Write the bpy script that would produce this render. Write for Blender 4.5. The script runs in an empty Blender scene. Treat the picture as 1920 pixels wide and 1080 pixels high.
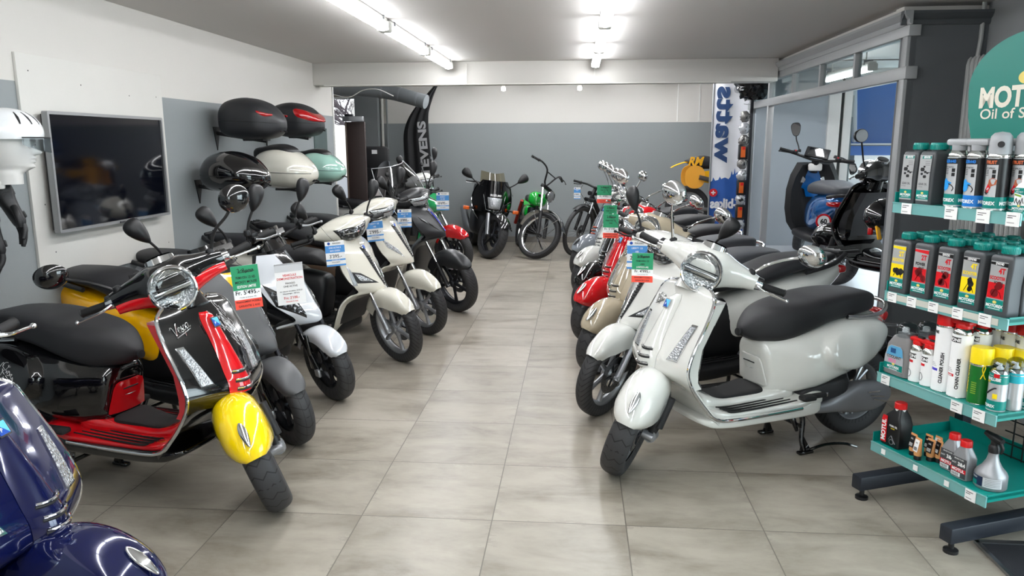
import bpy, bmesh, math, random
from mathutils import Matrix, Vector, geometry
random.seed(7)
PI = math.pi
SC = bpy.context.scene
COL = SC.collection
def T(x, y, z): return Matrix.Translation((x, y, z))
def RX(a): return Matrix.Rotation(math.radians(a), 4, 'X')
def RY(a): return Matrix.Rotation(math.radians(a), 4, 'Y')
def RZ(a): return Matrix.Rotation(math.radians(a), 4, 'Z')
def S(x, y, z): return Matrix.Diagonal((x, y, z, 1))
I4 = Matrix.Identity(4)
def frame(o, x, y, z=None):
    """matrix with axes x, y, z at o"""
    x = Vector(x).normalized(); y = Vector(y)
    z = Vector(z).normalized() if z is not None else x.cross(y).normalized()
    y = z.cross(x).normalized()
    return Matrix(((x[0], y[0], z[0], o[0]), (x[1], y[1], z[1], o[1]), (x[2], y[2], z[2], o[2]), (0, 0, 0, 1)))
def lin(c):
    def f(v):
        v = v / 255.0
        return v / 12.92 if v <= 0.04045 else ((v + 0.055) / 1.055) ** 2.4
    return (f(c[0]), f(c[1]), f(c[2]), 1.0)
# ---------------------------------------------------------------- splines
def spl(pts):
    """monotone cubic through (x, y) pairs"""
    pts = sorted(pts)
    xs = [p[0] for p in pts]; ys = [p[1] for p in pts]; n = len(xs)
    d = [(ys[i + 1] - ys[i]) / (xs[i + 1] - xs[i]) for i in range(n - 1)]
    m = [0.0] * n
    m[0] = d[0]; m[-1] = d[-1]
    for i in range(1, n - 1):
        if d[i - 1] * d[i] <= 0: m[i] = 0.0
        else:
            h0 = xs[i] - xs[i - 1]; h1 = xs[i + 1] - xs[i]
            w1 = 2 * h1 + h0; w2 = h1 + 2 * h0
            m[i] = (w1 + w2) / (w1 / d[i - 1] + w2 / d[i])
    def f(x):
        if x <= xs[0]: return ys[0]
        if x >= xs[-1]: return ys[-1]
        i = 0
        while x > xs[i + 1]: i += 1
        h = xs[i + 1] - xs[i]; t = (x - xs[i]) / h
        return ((1 + 2 * t) * (1 - t) ** 2 * ys[i] + t * (1 - t) ** 2 * h * m[i] + t * t * (3 - 2 * t) * ys[i + 1] + t * t * (t - 1) * h * m[i + 1])
    return f
def crom(pts, n=6, closed=False):
    """Catmull-Rom resample of 3D points"""
    P = [Vector(p) for p in pts]; out = []; k = len(P)
    rng = k if closed else k - 1
    for i in range(rng):
        if closed: a, b, c, d = P[(i - 1) % k], P[i], P[(i + 1) % k], P[(i + 2) % k]
        else:
            b, c = P[i], P[i + 1]
            a = P[i - 1] if i > 0 else b * 2 - c
            d = P[i + 2] if i + 2 < k else c * 2 - b
        for j in range(n):
            t = j / n
            out.append(0.5 * ((2 * b) + (c - a) * t + (2 * a - 5 * b + 4 * c - d) * t * t + (3 * b - a - 3 * c + d) * t ** 3))
    if not closed: out.append(P[-1].copy())
    return out
def sgp(v, p): return math.copysign(abs(v) ** p, v)
def sring(w, h, n=2.5, seg=32):
    """superellipse outline in 2D, counter-clockwise"""
    return [(w * sgp(math.cos(2 * PI * i / seg), 2 / n), h * sgp(math.sin(2 * PI * i / seg), 2 / n)) for i in range(seg)]
def rrect(w, h, r, k=4):
    """rounded rectangle outline, half sizes w, h"""
    o = []
    for cx, cy, a0 in ((w - r, h - r, 0), (-w + r, h - r, 90), (-w + r, -h + r, 180), (w - r, -h + r, 270)):
        for i in range(k + 1):
            a = math.radians(a0 + 90 * i / k); o.append((cx + r * math.cos(a), cy + r * math.sin(a)))
    return o
# ---------------------------------------------------------------- glyphs
GLY = {}; GLYB = {}
def load_glyphs():
    chars = sorted(set("ABCDEFGHIJKLMNOPQRSTUVWXYZabcdefghijklmnopqrstuvwxyz0123456789.,-':/()°%+&@é"))
    made = []
    for c in chars:
        for s, of in ((c, .012), (c + '|', .012), ('|', .012), (c + ' ', .042)):
            cu = bpy.data.curves.new('g', 'FONT'); cu.body = s; cu.resolution_u = 4; cu.offset = of
            o = bpy.data.objects.new('g', cu); COL.objects.link(o); made.append((c, s, o))
    dg = bpy.context.evaluated_depsgraph_get(); dg.update()
    tmp = {}
    for c, s, o in made:
        me = o.evaluated_get(dg).to_mesh()
        vs = [v.co.copy() for v in me.vertices]; fs = [tuple(p.vertices) for p in me.polygons]
        tmp.setdefault(c, {})[s] = (vs, fs, max([v.x for v in vs] or [0.0]))
        o.evaluated_get(dg).to_mesh_clear()
    for c in chars:
        vs, fs, mx = tmp[c][c]
        GLY[c] = ([(v.x, v.y) for v in vs], fs, tmp[c][c + '|'][2] - tmp[c]['|'][2])
        bv, bf, _ = tmp[c][c + ' ']; GLYB[c] = ([(v.x, v.y) for v in bv], bf)
    for c, s, o in made:
        cu = o.data; bpy.data.objects.remove(o); bpy.data.curves.remove(cu)
load_glyphs()
# ---------------------------------------------------------------- mesh builder
class MB:
    def __init__(self):
        self.v = []; self.f = []; self.mi = []; self.mats = []; self.uv = {}; self.M = I4
    def m(self, mat):
        if mat not in self.mats: self.mats.append(mat)
        return self.mats.index(mat)
    def add(self, vs, fs, mat, M=None, uv=None):
        M = self.M @ M if M is not None else self.M
        b = len(self.v); k = self.m(mat)
        flip = M.determinant() < 0
        self.v.extend([tuple(M @ Vector(p)) for p in vs])
        for j, f in enumerate(fs):
            g = [b + i for i in f]
            if flip: g.reverse()
            if uv is not None:
                u = [uv[i] for i in f]
                if flip: u.reverse()
                self.uv[len(self.f)] = u
            self.f.append(g); self.mi.append(k)
    def box(self, c, s, mat, M=None, bev=0.0, seg=2):
        """box centre c, full sizes s, optional rounded edges"""
        if bev <= 0:
            x, y, z = s[0] / 2, s[1] / 2, s[2] / 2
            vs = [(c[0] + a * x, c[1] + b * y, c[2] + d * z) for a, b, d in ((-1, -1, -1), (1, -1, -1), (1, 1, -1), (-1, 1, -1), (-1, -1, 1), (1, -1, 1), (1, 1, 1), (-1, 1, 1))]
            self.add(vs, [(0, 3, 2, 1), (4, 5, 6, 7), (0, 1, 5, 4), (1, 2, 6, 5), (2, 3, 7, 6), (3, 0, 4, 7)], mat, M); return
        bm = bmesh.new(); bmesh.ops.create_cube(bm, size=1)
        for v in bm.verts: v.co = Vector((v.co.x * s[0], v.co.y * s[1], v.co.z * s[2]))
        bmesh.ops.bevel(bm, geom=bm.edges[:], offset=min(bev, min(s) * 0.49), segments=seg, affect='EDGES', profile=0.5)
        bm.verts.index_update()
        self.add([tuple(v.co + Vector(c)) for v in bm.verts], [[v.index for v in f.verts] for f in bm.faces], mat, M); bm.free()
    def rings(self, R, mat, M=None, cap=(True, True), closed=False, uv=None):
        """skin consecutive rings of equal length; ring order must turn counter-clockwise seen from the far end"""
        n = len(R[0]); vs = [p for r in R for p in r]; fs = []
        K = len(R)
        for i in range(K if closed else K - 1):
            a, b = i * n, ((i + 1) % K) * n
            for j in range(n):
                k = (j + 1) % n; fs.append((a + j, a + k, b + k, b + j))
        if not closed:
            if cap[0]: fs.append(tuple(reversed(range(n))))
            if cap[1]: fs.append(tuple(range((K - 1) * n, K * n)))
        self.add(vs, fs, mat, M)
    def tube(self, pts, r, mat, M=None, seg=10, closed=False, cap=(True, True), sm=0, flat=1.0, up=None):
        """tube along points; r number or list; sm resamples with Catmull-Rom; flat squashes the section"""
        P = [Vector(p) for p in pts]
        rr = list(r) if isinstance(r, (list, tuple)) else [r] * len(P)
        if sm:
            Q = crom(P, sm, closed); m = len(Q)
            if isinstance(r, (list, tuple)):
                k = len(rr)
                rr = []
                for i in range(m):
                    t = i / sm; a = min(int(t), k - 1); b = (a + 1) % k if closed else min(a + 1, k - 1)
                    rr.append(r[a] + (r[b] - r[a]) * (t - a))
            else: rr = [rr[0]] * m
            P = Q
        n = len(P); R = []
        tan = []
        for i in range(n):
            a = P[(i - 1) % n] if (closed or i > 0) else P[i]; b = P[(i + 1) % n] if (closed or i < n - 1) else P[i]
            d = b - a
            tan.append(d.normalized() if d.length > 1e-9 else Vector((0, 0, 1)))
        u = Vector(up) if up is not None else (Vector((0, 0, 1)) if abs(tan[0].z) < 0.9 else Vector((1, 0, 0)))
        for i in range(n):
            t = tan[i]
            u = u - t * u.dot(t)
            if u.length < 1e-6: u = t.orthogonal()
            u.normalize(); w = t.cross(u)
            R.append([tuple(P[i] + u * (rr[i] * math.cos(2 * PI * j / seg)) + w * (rr[i] * flat * math.sin(2 * PI * j / seg))) for j in range(seg)])
        self.rings(R, mat, M, cap, closed)
    def lathe(self, prof, mat, M=None, seg=32, cap=(False, False), a0=0, a1=360, uvr=None):
        """profile (r, h) turned about local z; going up the profile with the outside on the right"""
        full = abs(a1 - a0) >= 359.9; n = seg if full else seg + 1
        vs = []; uvs = [] if uvr else None
        for r, h in prof:
            for j in range(n):
                a = math.radians(a0 + (a1 - a0) * j / seg); vs.append((r * math.cos(a), r * math.sin(a), h))
        fs = []
        for i in range(len(prof) - 1):
            for j in range(seg):
                k = (j + 1) % n; fs.append((i * n + j, i * n + k, (i + 1) * n + k, (i + 1) * n + j))
        if cap[0]: fs.append(tuple(reversed(range(n))))
        if cap[1]: fs.append(tuple(range((len(prof) - 1) * n, len(prof) * n)))
        b = len(self.f)
        self.add(vs, fs, mat, M)
        if uvr:
            q = b
            for i in range(len(prof) - 1):
                for j in range(seg):
                    u0, u1 = uvr * j / seg, uvr * (j + 1) / seg
                    self.uv[q] = [(u0, prof[i][1]), (u1, prof[i][1]), (u1, prof[i + 1][1]), (u0, prof[i + 1][1])]; q += 1
    def grid(self, G, mat, M=None, thick=0.0, closed_u=False, flip=False):
        """surface from rows of points; thick > 0 gives it a back face and edges"""
        nr, nc = len(G), len(G[0]); vs = [Vector(p) for r in G for p in r]; fs = []
        for i in range(nr - 1):
            for j in range(nc if closed_u else nc - 1):
                k = (j + 1) % nc
                f = (i * nc + j, i * nc + k, (i + 1) * nc + k, (i + 1) * nc + j); fs.append(tuple(reversed(f)) if flip else f)
        if thick:
            N = [Vector((0, 0, 0)) for _ in vs]
            for f in fs:
                a, b, c, d = (vs[i] for i in f); nn = (c - a).cross(d - b)
                for i in f: N[i] += nn
            m = len(vs)
            back = [vs[i] - N[i].normalized() * thick if N[i].length > 0 else vs[i] for i in range(m)]
            edge = {}
            for f in fs:
                for a, b in zip(f, f[1:] + f[:1]): edge[(a, b)] = True
            ef = [(b, a, a + m, b + m) for (a, b) in edge if (b, a) not in edge]
            fs = fs + [tuple(i + m for i in reversed(f)) for f in fs] + ef
            vs = vs + back
        self.add([tuple(v) for v in vs], fs, mat, M)
    def poly(self, out, th, mat, M=None, holes=(), both=True):
        """flat outline (2D, counter-clockwise) pushed th along local +z"""
        loops = [list(out)] + [list(h) for h in holes]
        tri = geometry.tessellate_polygon([[Vector((p[0], p[1], 0)) for p in l] for l in loops])
        flat = [p for l in loops for p in l]; n = len(flat)
        def up(t):
            a, b, c = (flat[i] for i in t)
            return t if (b[0] - a[0]) * (c[1] - a[1]) - (b[1] - a[1]) * (c[0] - a[0]) > 0 else (t[2], t[1], t[0])
        tri = [up(tuple(t)) for t in tri]
        if not th:
            self.add([(p[0], p[1], 0) for p in flat], tri, mat, M); return
        vs = [(p[0], p[1], 0) for p in flat] + [(p[0], p[1], th) for p in flat]
        fs = [tuple(i + n for i in t) for t in tri]
        if both: fs += [tuple(reversed(t)) for t in tri]
        b = 0
        for l in loops:
            k = len(l)
            for i in range(k):
                j = (i + 1) % k; fs.append((b + i, b + j, b + j + n, b + i + n))
            b += k
        self.add(vs, fs, mat, M)
    def blob(self, x0, x1, top, bot, w, mat, M=None, n=2.5, ends=(4, 4), N=40, seg=36, disp=None, yc=None, nt=None):
        """organic body along x: top(x), bot(x), half width w(x), rounded ends"""
        R = []; xm = (x0 + x1) / 2; hl = (x1 - x0) / 2
        fn = n if callable(n) else (lambda x: n)
        for i in range(N + 1):
            s = 0.5 - 0.5 * math.cos(PI * (0.012 + 0.976 * i / N)); x = x0 + (x1 - x0) * s
            q = (x - xm) / hl; p = ends[1] if q > 0 else ends[0]
            e = max(0.0, 1 - abs(q) ** p) ** (1 / p) if p else 1.0
            t, b = top(x), bot(x); zc = (t + b) / 2; hh = (t - b) / 2 * e; ww = w(x) * e; ring = []
            for (a, c) in sring(1, 1, fn(x), seg):
                y = a * ww; z = zc + c * hh
                if disp: d = disp(x, y, z, a, c); pt = (x + d[0], y + d[1], z + d[2])
                else: pt = (x, y, z)
                if yc: pt = (pt[0], pt[1] + yc(x), pt[2])
                ring.append(pt)
            R.append(ring)
        self.rings(R, mat, M)
    def text(self, s, size, mat, M, align='C', th=0.0, shear=0.0, sx=1.0, bold=0, track=0.0):
        """lettering in the local xy plane, baseline at y = 0"""
        adv = 0.0; pen = []
        for c in s:
            if c in GLY: pen.append((c, adv)); adv += GLY[c][2] + track
            else: adv += 0.3
        off = {'C': -adv / 2, 'L': 0.0, 'R': -adv}[align]
        for c, a in pen:
            vs, fs, _ = GLY[c]
            if bold > .015: vs, fs = GLYB[c]
            for db in (0,):
                pv = [((a + off + x + y * shear + db) * size * sx, y * size, (0 if not db else (.00012 if db > 0 else .00024))) for x, y in vs]
                if th:
                    n = len(pv)
                    self.add([(p[0], p[1], th) for p in pv], fs, mat, M)
                else: self.add(pv, fs, mat, M)
    def text_w(self, s): return sum(GLY[c][2] if c in GLY else 0.3 for c in s)
    def build(self, name, parent=None, angle=35, label=None):
        me = bpy.data.meshes.new(name)
        me.from_pydata(self.v, [], self.f)
        for mt in self.mats: me.materials.append(mt)
        me.polygons.foreach_set('material_index', self.mi)
        me.polygons.foreach_set('use_smooth', [True] * len(self.f))
        if self.uv:
            ul = me.uv_layers.new(name='UVMap')
            for pi, us in self.uv.items():
                p = me.polygons[pi]
                for k, li in enumerate(p.loop_indices): ul.data[li].uv = us[k]
        me.set_sharp_from_angle(angle=math.radians(angle))
        me.update()
        o = bpy.data.objects.new(name, me); COL.objects.link(o)
        if parent is not None: o.parent = parent
        if label: o['label'] = label
        return o
def thing(name, label, cat, loc=(0, 0, 0), rz=0.0, group=None):
    o = bpy.data.objects.new(name, None); COL.objects.link(o); o.empty_display_size = 0.1
    o.location = loc; o.rotation_euler = (0, 0, math.radians(rz))
    return tag(o, label, cat, group)
def tag(o, label, cat, group=None, kind=None):
    o['label'] = label; o['category'] = cat
    if group: o['group'] = group
    if kind: o['kind'] = kind
    return o
def struct(o):
    o['kind'] = 'structure'; return o
def kids(o): return [c for c in bpy.data.objects if c.parent == o]
def dup_tree(o, parent=None, children=None):
    if children is None:
        children = {}
        for c in bpy.data.objects:
            if c.parent: children.setdefault(c.parent.name, []).append(c)
    c = o.copy(); COL.objects.link(c)
    if parent is not None: c.parent = parent
    for ch in children.get(o.name, []): dup_tree(ch, c, children)
    return c
# ---------------------------------------------------------------- materials
MC = {}
def new_mat(name):
    m = bpy.data.materials.new(name); m.use_nodes = True
    nt = m.node_tree; b = nt.nodes['Principled BSDF']
    return m, nt, b
def node(nt, t, **kw):
    n = nt.nodes.new(t)
    for k, v in kw.items(): setattr(n, k, v)
    return n
def math_n(nt, op, a, b=None, c=None, clamp=False):
    n = nt.nodes.new('ShaderNodeMath'); n.operation = op; n.use_clamp = clamp
    for i, q in enumerate((a, b, c)):
        if q is None: continue
        if isinstance(q, (int, float)): n.inputs[i].default_value = q
        else: nt.links.new(q, n.inputs[i])
    return n.outputs[0]
def mix_c(nt, fac, a, b):
    n = nt.nodes.new('ShaderNodeMix'); n.data_type = 'RGBA'
    for s, q in ((n.inputs[0], fac), (n.inputs[6], a), (n.inputs[7], b)):
        if isinstance(q, (int, float)): s.default_value = q
        elif isinstance(q, tuple): s.default_value = q
        else: nt.links.new(q, s)
    return n.outputs[2]
def mat(name, col, rough=0.4, metal=0.0, coat=0.0, spec=0.5, grain=0.0, gscale=300.0, var=0.04, vscale=6.0, trans=0.0, ior=1.45, emit=None, estr=0.0, sheen=0.0, alpha=1.0):
    """procedural principled material: colour with slow noise variation and optional surface grain"""
    if name in MC: return MC[name]
    m, nt, b = new_mat(name); c = lin(col)
    tc = node(nt, 'ShaderNodeTexCoord')
    nz = node(nt, 'ShaderNodeTexNoise'); nz.inputs['Scale'].default_value = vscale; nz.inputs['Detail'].default_value = 3
    nt.links.new(tc.outputs['Object'], nz.inputs['Vector'])
    lo = tuple(x * (1 - var) for x in c[:3]) + (1,); hi = tuple(min(1, x * (1 + var)) for x in c[:3]) + (1,)
    nt.links.new(mix_c(nt, nz.outputs['Fac'], lo, hi), b.inputs['Base Color'])
    b.inputs['Roughness'].default_value = rough; b.inputs['Metallic'].default_value = metal
    b.inputs['Specular IOR Level'].default_value = spec; b.inputs['IOR'].default_value = ior
    if coat: b.inputs['Coat Weight'].default_value = coat; b.inputs['Coat Roughness'].default_value = 0.03
    if trans: b.inputs['Transmission Weight'].default_value = trans
    if sheen: b.inputs['Sheen Weight'].default_value = sheen
    if alpha < 1: b.inputs['Alpha'].default_value = alpha
    if emit: b.inputs['Emission Color'].default_value = lin(emit); b.inputs['Emission Strength'].default_value = estr
    if grain:
        g = node(nt, 'ShaderNodeTexNoise'); g.inputs['Scale'].default_value = gscale; g.inputs['Detail'].default_value = 2
        nt.links.new(tc.outputs['Object'], g.inputs['Vector'])
        bp = node(nt, 'ShaderNodeBump'); bp.inputs['Strength'].default_value = grain; bp.inputs['Distance'].default_value = 0.002
        nt.links.new(g.outputs['Fac'], bp.inputs['Height']); nt.links.new(bp.outputs['Normal'], b.inputs['Normal'])
    MC[name] = m; return m
def paint(name, col, flake=0.0): return mat(name, col, rough=0.10, metal=flake, coat=1.0, var=0.015)
def glass_mat(name, col=(235, 240, 240), rough=0.0, fac=0.9):
    """thin clear pane: mostly see-through with a mirror reflection at grazing angles"""
    if name in MC: return MC[name]
    m, nt, b = new_mat(name); out = nt.nodes['Material Output']
    tr = node(nt, 'ShaderNodeBsdfTransparent'); tr.inputs[0].default_value = lin(col)
    gl = node(nt, 'ShaderNodeBsdfGlossy'); gl.inputs['Roughness'].default_value = rough
    lw = node(nt, 'ShaderNodeLayerWeight'); lw.inputs['Blend'].default_value = 0.5
    fr_ = math_n(nt, 'MULTIPLY_ADD', math_n(nt, 'POWER', lw.outputs['Facing'], 4.0), 0.55, 0.05)
    mx = node(nt, 'ShaderNodeMixShader')
    nz = node(nt, 'ShaderNodeTexNoise'); nz.inputs['Scale'].default_value = 2.0
    bp = node(nt, 'ShaderNodeBump'); bp.inputs['Strength'].default_value = 0.004
    nt.links.new(nz.outputs['Fac'], bp.inputs['Height']); nt.links.new(bp.outputs['Normal'], gl.inputs['Normal'])
    nt.links.new(fr_, mx.inputs[0]); nt.links.new(tr.outputs[0], mx.inputs[1]); nt.links.new(gl.outputs[0], mx.inputs[2])
    nt.links.new(mx.outputs[0], out.inputs['Surface'])
    nt.nodes.remove(b); MC[name] = m; return m
def tyre_mat(name, kind):
    if name in MC: return MC[name]
    m, nt, b = new_mat(name)
    uv = node(nt, 'ShaderNodeUVMap'); sp = node(nt, 'ShaderNodeSeparateXYZ'); nt.links.new(uv.outputs[0], sp.inputs[0])
    u, v = sp.outputs[0], sp.outputs[1]
    av = math_n(nt, 'ABSOLUTE', v)
    if kind == 'block':
        a = math_n(nt, 'LESS_THAN', math_n(nt, 'FRACT', math_n(nt, 'MULTIPLY', u, 42.0)), 0.3)
        c = math_n(nt, 'LESS_THAN', math_n(nt, 'FRACT', math_n(nt, 'MULTIPLY', math_n(nt, 'ADD', v, 5.006), 60.0)), 0.2)
        g = math_n(nt, 'MAXIMUM', a, c)
    else:
        sk = {'vee': 1.3, 'road': 0.75, 'zig': 0.9}[kind]; fr = {'vee': 30.0, 'road': 17.0, 'zig': 17.0}[kind]; wd = {'vee': 0.2, 'road': 0.10, 'zig': 0.11}[kind]
        bend = math_n(nt, 'MULTIPLY', math_n(nt, 'POWER', math_n(nt, 'MULTIPLY', av, 20.0), 1.4), 0.05 * sk)
        if kind == 'zig': bend = math_n(nt, 'MULTIPLY', math_n(nt, 'PINGPONG', math_n(nt, 'ADD', v, 1.0), 0.026), 0.9)
        d1 = math_n(nt, 'FRACT', math_n(nt, 'MULTIPLY', math_n(nt, 'ADD', u, bend), fr))
        a = math_n(nt, 'LESS_THAN', d1, wd)
        lim = math_n(nt, 'GREATER_THAN', av, 0.004 if kind == 'vee' else 0.0)
        g = math_n(nt, 'MULTIPLY', a, lim)
        if kind != 'vee':
            ln = math_n(nt, 'LESS_THAN', math_n(nt, 'ABSOLUTE', math_n(nt, 'SUBTRACT', av, 0.016)), 0.0011)
            if kind == 'road': g = math_n(nt, 'MAXIMUM', g, ln)
    wall = math_n(nt, 'LESS_THAN', av, 0.052)
    g = math_n(nt, 'MULTIPLY', g, wall)
    nt.links.new(mix_c(nt, g, lin((48, 48, 50)), lin((10, 10, 11))), b.inputs['Base Color'])
    b.inputs['Roughness'].default_value = 0.6
    bp = node(nt, 'ShaderNodeBump'); bp.inputs['Strength'].default_value = 0.7; bp.inputs['Distance'].default_value = 0.004; bp.invert = True
    nt.links.new(g, bp.inputs['Height']); nt.links.new(bp.outputs['Normal'], b.inputs['Normal'])
    MC[name] = m; return m
BLK = mat('black_plastic', (24, 24, 26), 0.42, grain=0.15, gscale=500)
MBLK = mat('matt_black', (30, 30, 32), 0.55, grain=0.25, gscale=700)
GBLK = paint('gloss_black', (10, 10, 12))
RUB = mat('rubber', (22, 22, 23), 0.7, grain=0.2)
CHR = mat('chrome', (225, 226, 228), 0.06, 1.0)
ALU = mat('brushed_aluminium', (170, 172, 176), 0.32, 1.0, grain=0.05)
STL = mat('steel', (120, 122, 126), 0.38, 1.0)
DST = mat('dark_steel', (52, 53, 57), 0.42, 0.8)
SIL = mat('silver_paint', (168, 170, 174), 0.32, 0.75)
WHT = mat('white_plastic', (235, 235, 232), 0.35)
SEAT = mat('seat_vinyl', (31, 31, 34), 0.5, grain=0.35, gscale=900)
SEATG = mat('grey_seat_vinyl', (72, 74, 79), 0.5, grain=0.35, gscale=900)
LENS = mat('lamp_lens', (245, 248, 250), 0.03, trans=1.0, ior=1.3, var=0)
REFL = mat('lamp_reflector', (205, 208, 212), 0.12, 1.0)
REDL = mat('red_lens', (170, 10, 16), 0.08, coat=1.0)
ORL = mat('orange_lens', (225, 95, 10), 0.12, coat=1.0)
MIR = mat('mirror_glass', (200, 205, 210), 0.02, 1.0)
TY_R = tyre_mat('tyre_road_tread', 'road'); TY_V = tyre_mat('tyre_vee_tread', 'vee'); TY_B = tyre_mat('tyre_block_tread', 'block'); TY_Z = tyre_mat('tyre_zigzag_tread', 'zig')
BLUE_D = mat('badge_blue', (20, 70, 160), 0.3); BLUE_L = mat('badge_light_blue', (95, 185, 225), 0.3)
# ================================================================ camera (26.6 mm lens, pitched down, 1.5 m up)
def camera():
    th, ps, ro = 0.188657742, 0.0848249198, 0.00262589550
    fw = Vector((-math.sin(ps) * math.cos(th), math.cos(ps) * math.cos(th), -math.sin(th)))
    r = Vector((math.cos(ps), math.sin(ps), 0)); d = fw.cross(r); c, s = math.cos(ro), math.sin(ro)
    r, d = r * c + d * s, d * c - r * s
    cam = bpy.data.cameras.new('camera'); o = bpy.data.objects.new('camera', cam); COL.objects.link(o)
    cam.sensor_width = 36; cam.lens = 1418.0258 * 36 / 1920; cam.clip_start = 0.05
    o.matrix_world = Matrix(((r.x, -d.x, -fw.x, 0), (r.y, -d.y, -fw.y, 0), (r.z, -d.z, -fw.z, 1.5), (0, 0, 0, 1)))
    SC.camera = o
camera()
# ================================================================ wall / floor materials
def floor_mat():
    m, nt, b = new_mat('stone_tile_floor')
    tc = node(nt, 'ShaderNodeTexCoord'); sp = node(nt, 'ShaderNodeSeparateXYZ'); nt.links.new(tc.outputs['Object'], sp.inputs[0])
    t = 0.5383
    u = math_n(nt, 'DIVIDE', math_n(nt, 'SUBTRACT', sp.outputs[0], -0.8617), t); v = math_n(nt, 'DIVIDE', math_n(nt, 'SUBTRACT', sp.outputs[1], 2.8174), t)
    fu, fv = math_n(nt, 'FLOOR', u), math_n(nt, 'FLOOR', v)
    du = math_n(nt, 'ABSOLUTE', math_n(nt, 'SUBTRACT', math_n(nt, 'FRACT', u), 0.5)); dv = math_n(nt, 'ABSOLUTE', math_n(nt, 'SUBTRACT', math_n(nt, 'FRACT', v), 0.5))
    edge = math_n(nt, 'MAXIMUM', du, dv)
    joint = math_n(nt, 'GREATER_THAN', edge, 0.4958)
    cx = node(nt, 'ShaderNodeCombineXYZ'); nt.links.new(fu, cx.inputs[0]); nt.links.new(fv, cx.inputs[1])
    wn = node(nt, 'ShaderNodeTexWhiteNoise'); wn.noise_dimensions = '3D'; nt.links.new(cx.outputs[0], wn.inputs['Vector'])
    off = node(nt, 'ShaderNodeVectorMath'); off.operation = 'MULTIPLY_ADD'; nt.links.new(wn.outputs['Color'], off.inputs[0]); off.inputs[1].default_value = (40, 40, 0); nt.links.new(tc.outputs['Object'], off.inputs[2])
    st = node(nt, 'ShaderNodeMapping'); st.inputs['Scale'].default_value = (0.55, 1.3, 1); nt.links.new(off.outputs[0], st.inputs['Vector'])
    n1 = node(nt, 'ShaderNodeTexNoise'); n1.inputs['Scale'].default_value = 3.2; n1.inputs['Detail'].default_value = 9; n1.inputs['Roughness'].default_value = 0.62; n1.inputs['Distortion'].default_value = 0.5
    n2 = node(nt, 'ShaderNodeTexNoise'); n2.inputs['Scale'].default_value = 11; n2.inputs['Detail'].default_value = 8; n2.inputs['Roughness'].default_value = 0.7
    for n in (n1, n2): nt.links.new(st.outputs[0], n.inputs['Vector'])
    cr = node(nt, 'ShaderNodeValToRGB'); e = cr.color_ramp.elements
    e[0].position = 0.33; e[0].color = lin((113, 105, 93)); e[1].position = 0.62; e[1].color = lin((157, 150, 138))
    k = cr.color_ramp.elements.new(0.47); k.color = lin((140, 133, 121))
    nt.links.new(n1.outputs['Fac'], cr.inputs[0])
    cloud = mix_c(nt, math_n(nt, 'MULTIPLY', math_n(nt, 'SUBTRACT', n2.outputs['Fac'], 0.42, clamp=True), 1.6, clamp=True), cr.outputs[0], lin((166, 159, 147)))
    wear = math_n(nt, 'MULTIPLY', math_n(nt, 'MULTIPLY', math_n(nt, 'SUBTRACT', edge, 0.38, clamp=True), 6.5, clamp=True), math_n(nt, 'GREATER_THAN', n2.outputs['Fac'], 0.54))
    c2 = mix_c(nt, math_n(nt, 'MULTIPLY', wear, 0.5), cloud, lin((112, 104, 94)))
    tone = math_n(nt, 'MULTIPLY_ADD', wn.outputs['Value'], 0.14, 0.93)
    hs = node(nt, 'ShaderNodeHueSaturation'); nt.links.new(tone, hs.inputs['Value']); nt.links.new(c2, hs.inputs['Color'])
    nt.links.new(mix_c(nt, joint, hs.outputs[0], lin((98, 92, 84))), b.inputs['Base Color'])
    nt.links.new(math_n(nt, 'MULTIPLY_ADD', n1.outputs['Fac'], 0.3, 0.2), b.inputs['Roughness'])
    bp = node(nt, 'ShaderNodeBump'); bp.inputs['Strength'].default_value = 0.35; bp.inputs['Distance'].default_value = 0.002; bp.invert = True
    nt.links.new(math_n(nt, 'MULTIPLY_ADD', n2.outputs['Fac'], -0.15, joint), bp.inputs['Height']); nt.links.new(bp.outputs['Normal'], b.inputs['Normal'])
    return m
WALL_W = mat('wall_white_paint', (203, 200, 195), 0.75, grain=0.25, gscale=60, var=0.02, vscale=1.2)
WALL_G = mat('wall_grey_paint', (134, 139, 141), 0.6, grain=0.35, gscale=40, var=0.035, vscale=1.0)
WALL_D = mat('wall_dark_grey_paint', (88, 91, 94), 0.6, grain=0.25, gscale=60, var=0.03)
CEIL_M = mat('ceiling_paint', (204, 201, 198), 0.85, grain=0.15, gscale=50, var=0.02, vscale=0.8)
FRM = mat('grey_frame_paint', (150, 152, 153), 0.4, grain=0.1, var=0.03)
PANEL = mat('pale_blue_grey_panel', (176, 186, 194), 0.5, var=0.02)
GLASS = glass_mat('window_glass', (240, 246, 246))
XL, YB, ZC, XP = -2.72, 11.62, 2.315, 1.97
ZB = 1.805
def wallbox(x0, x1, y0, y1, name, zt=ZC + 0.25, split=ZB, lo=WALL_G, hi=WALL_W, z0=0.0):
    b = MB()
    if split:
        b.box(((x0 + x1) / 2, (y0 + y1) / 2, (z0 + split) / 2), (x1 - x0, y1 - y0, split - z0), lo)
        b.box(((x0 + x1) / 2, (y0 + y1) / 2, (zt + split) / 2), (x1 - x0, y1 - y0, zt - split), hi)
    else: b.box(((x0 + x1) / 2, (y0 + y1) / 2, (zt + z0) / 2), (x1 - x0, y1 - y0, zt - z0), hi)
    return struct(b.build(name))
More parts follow.
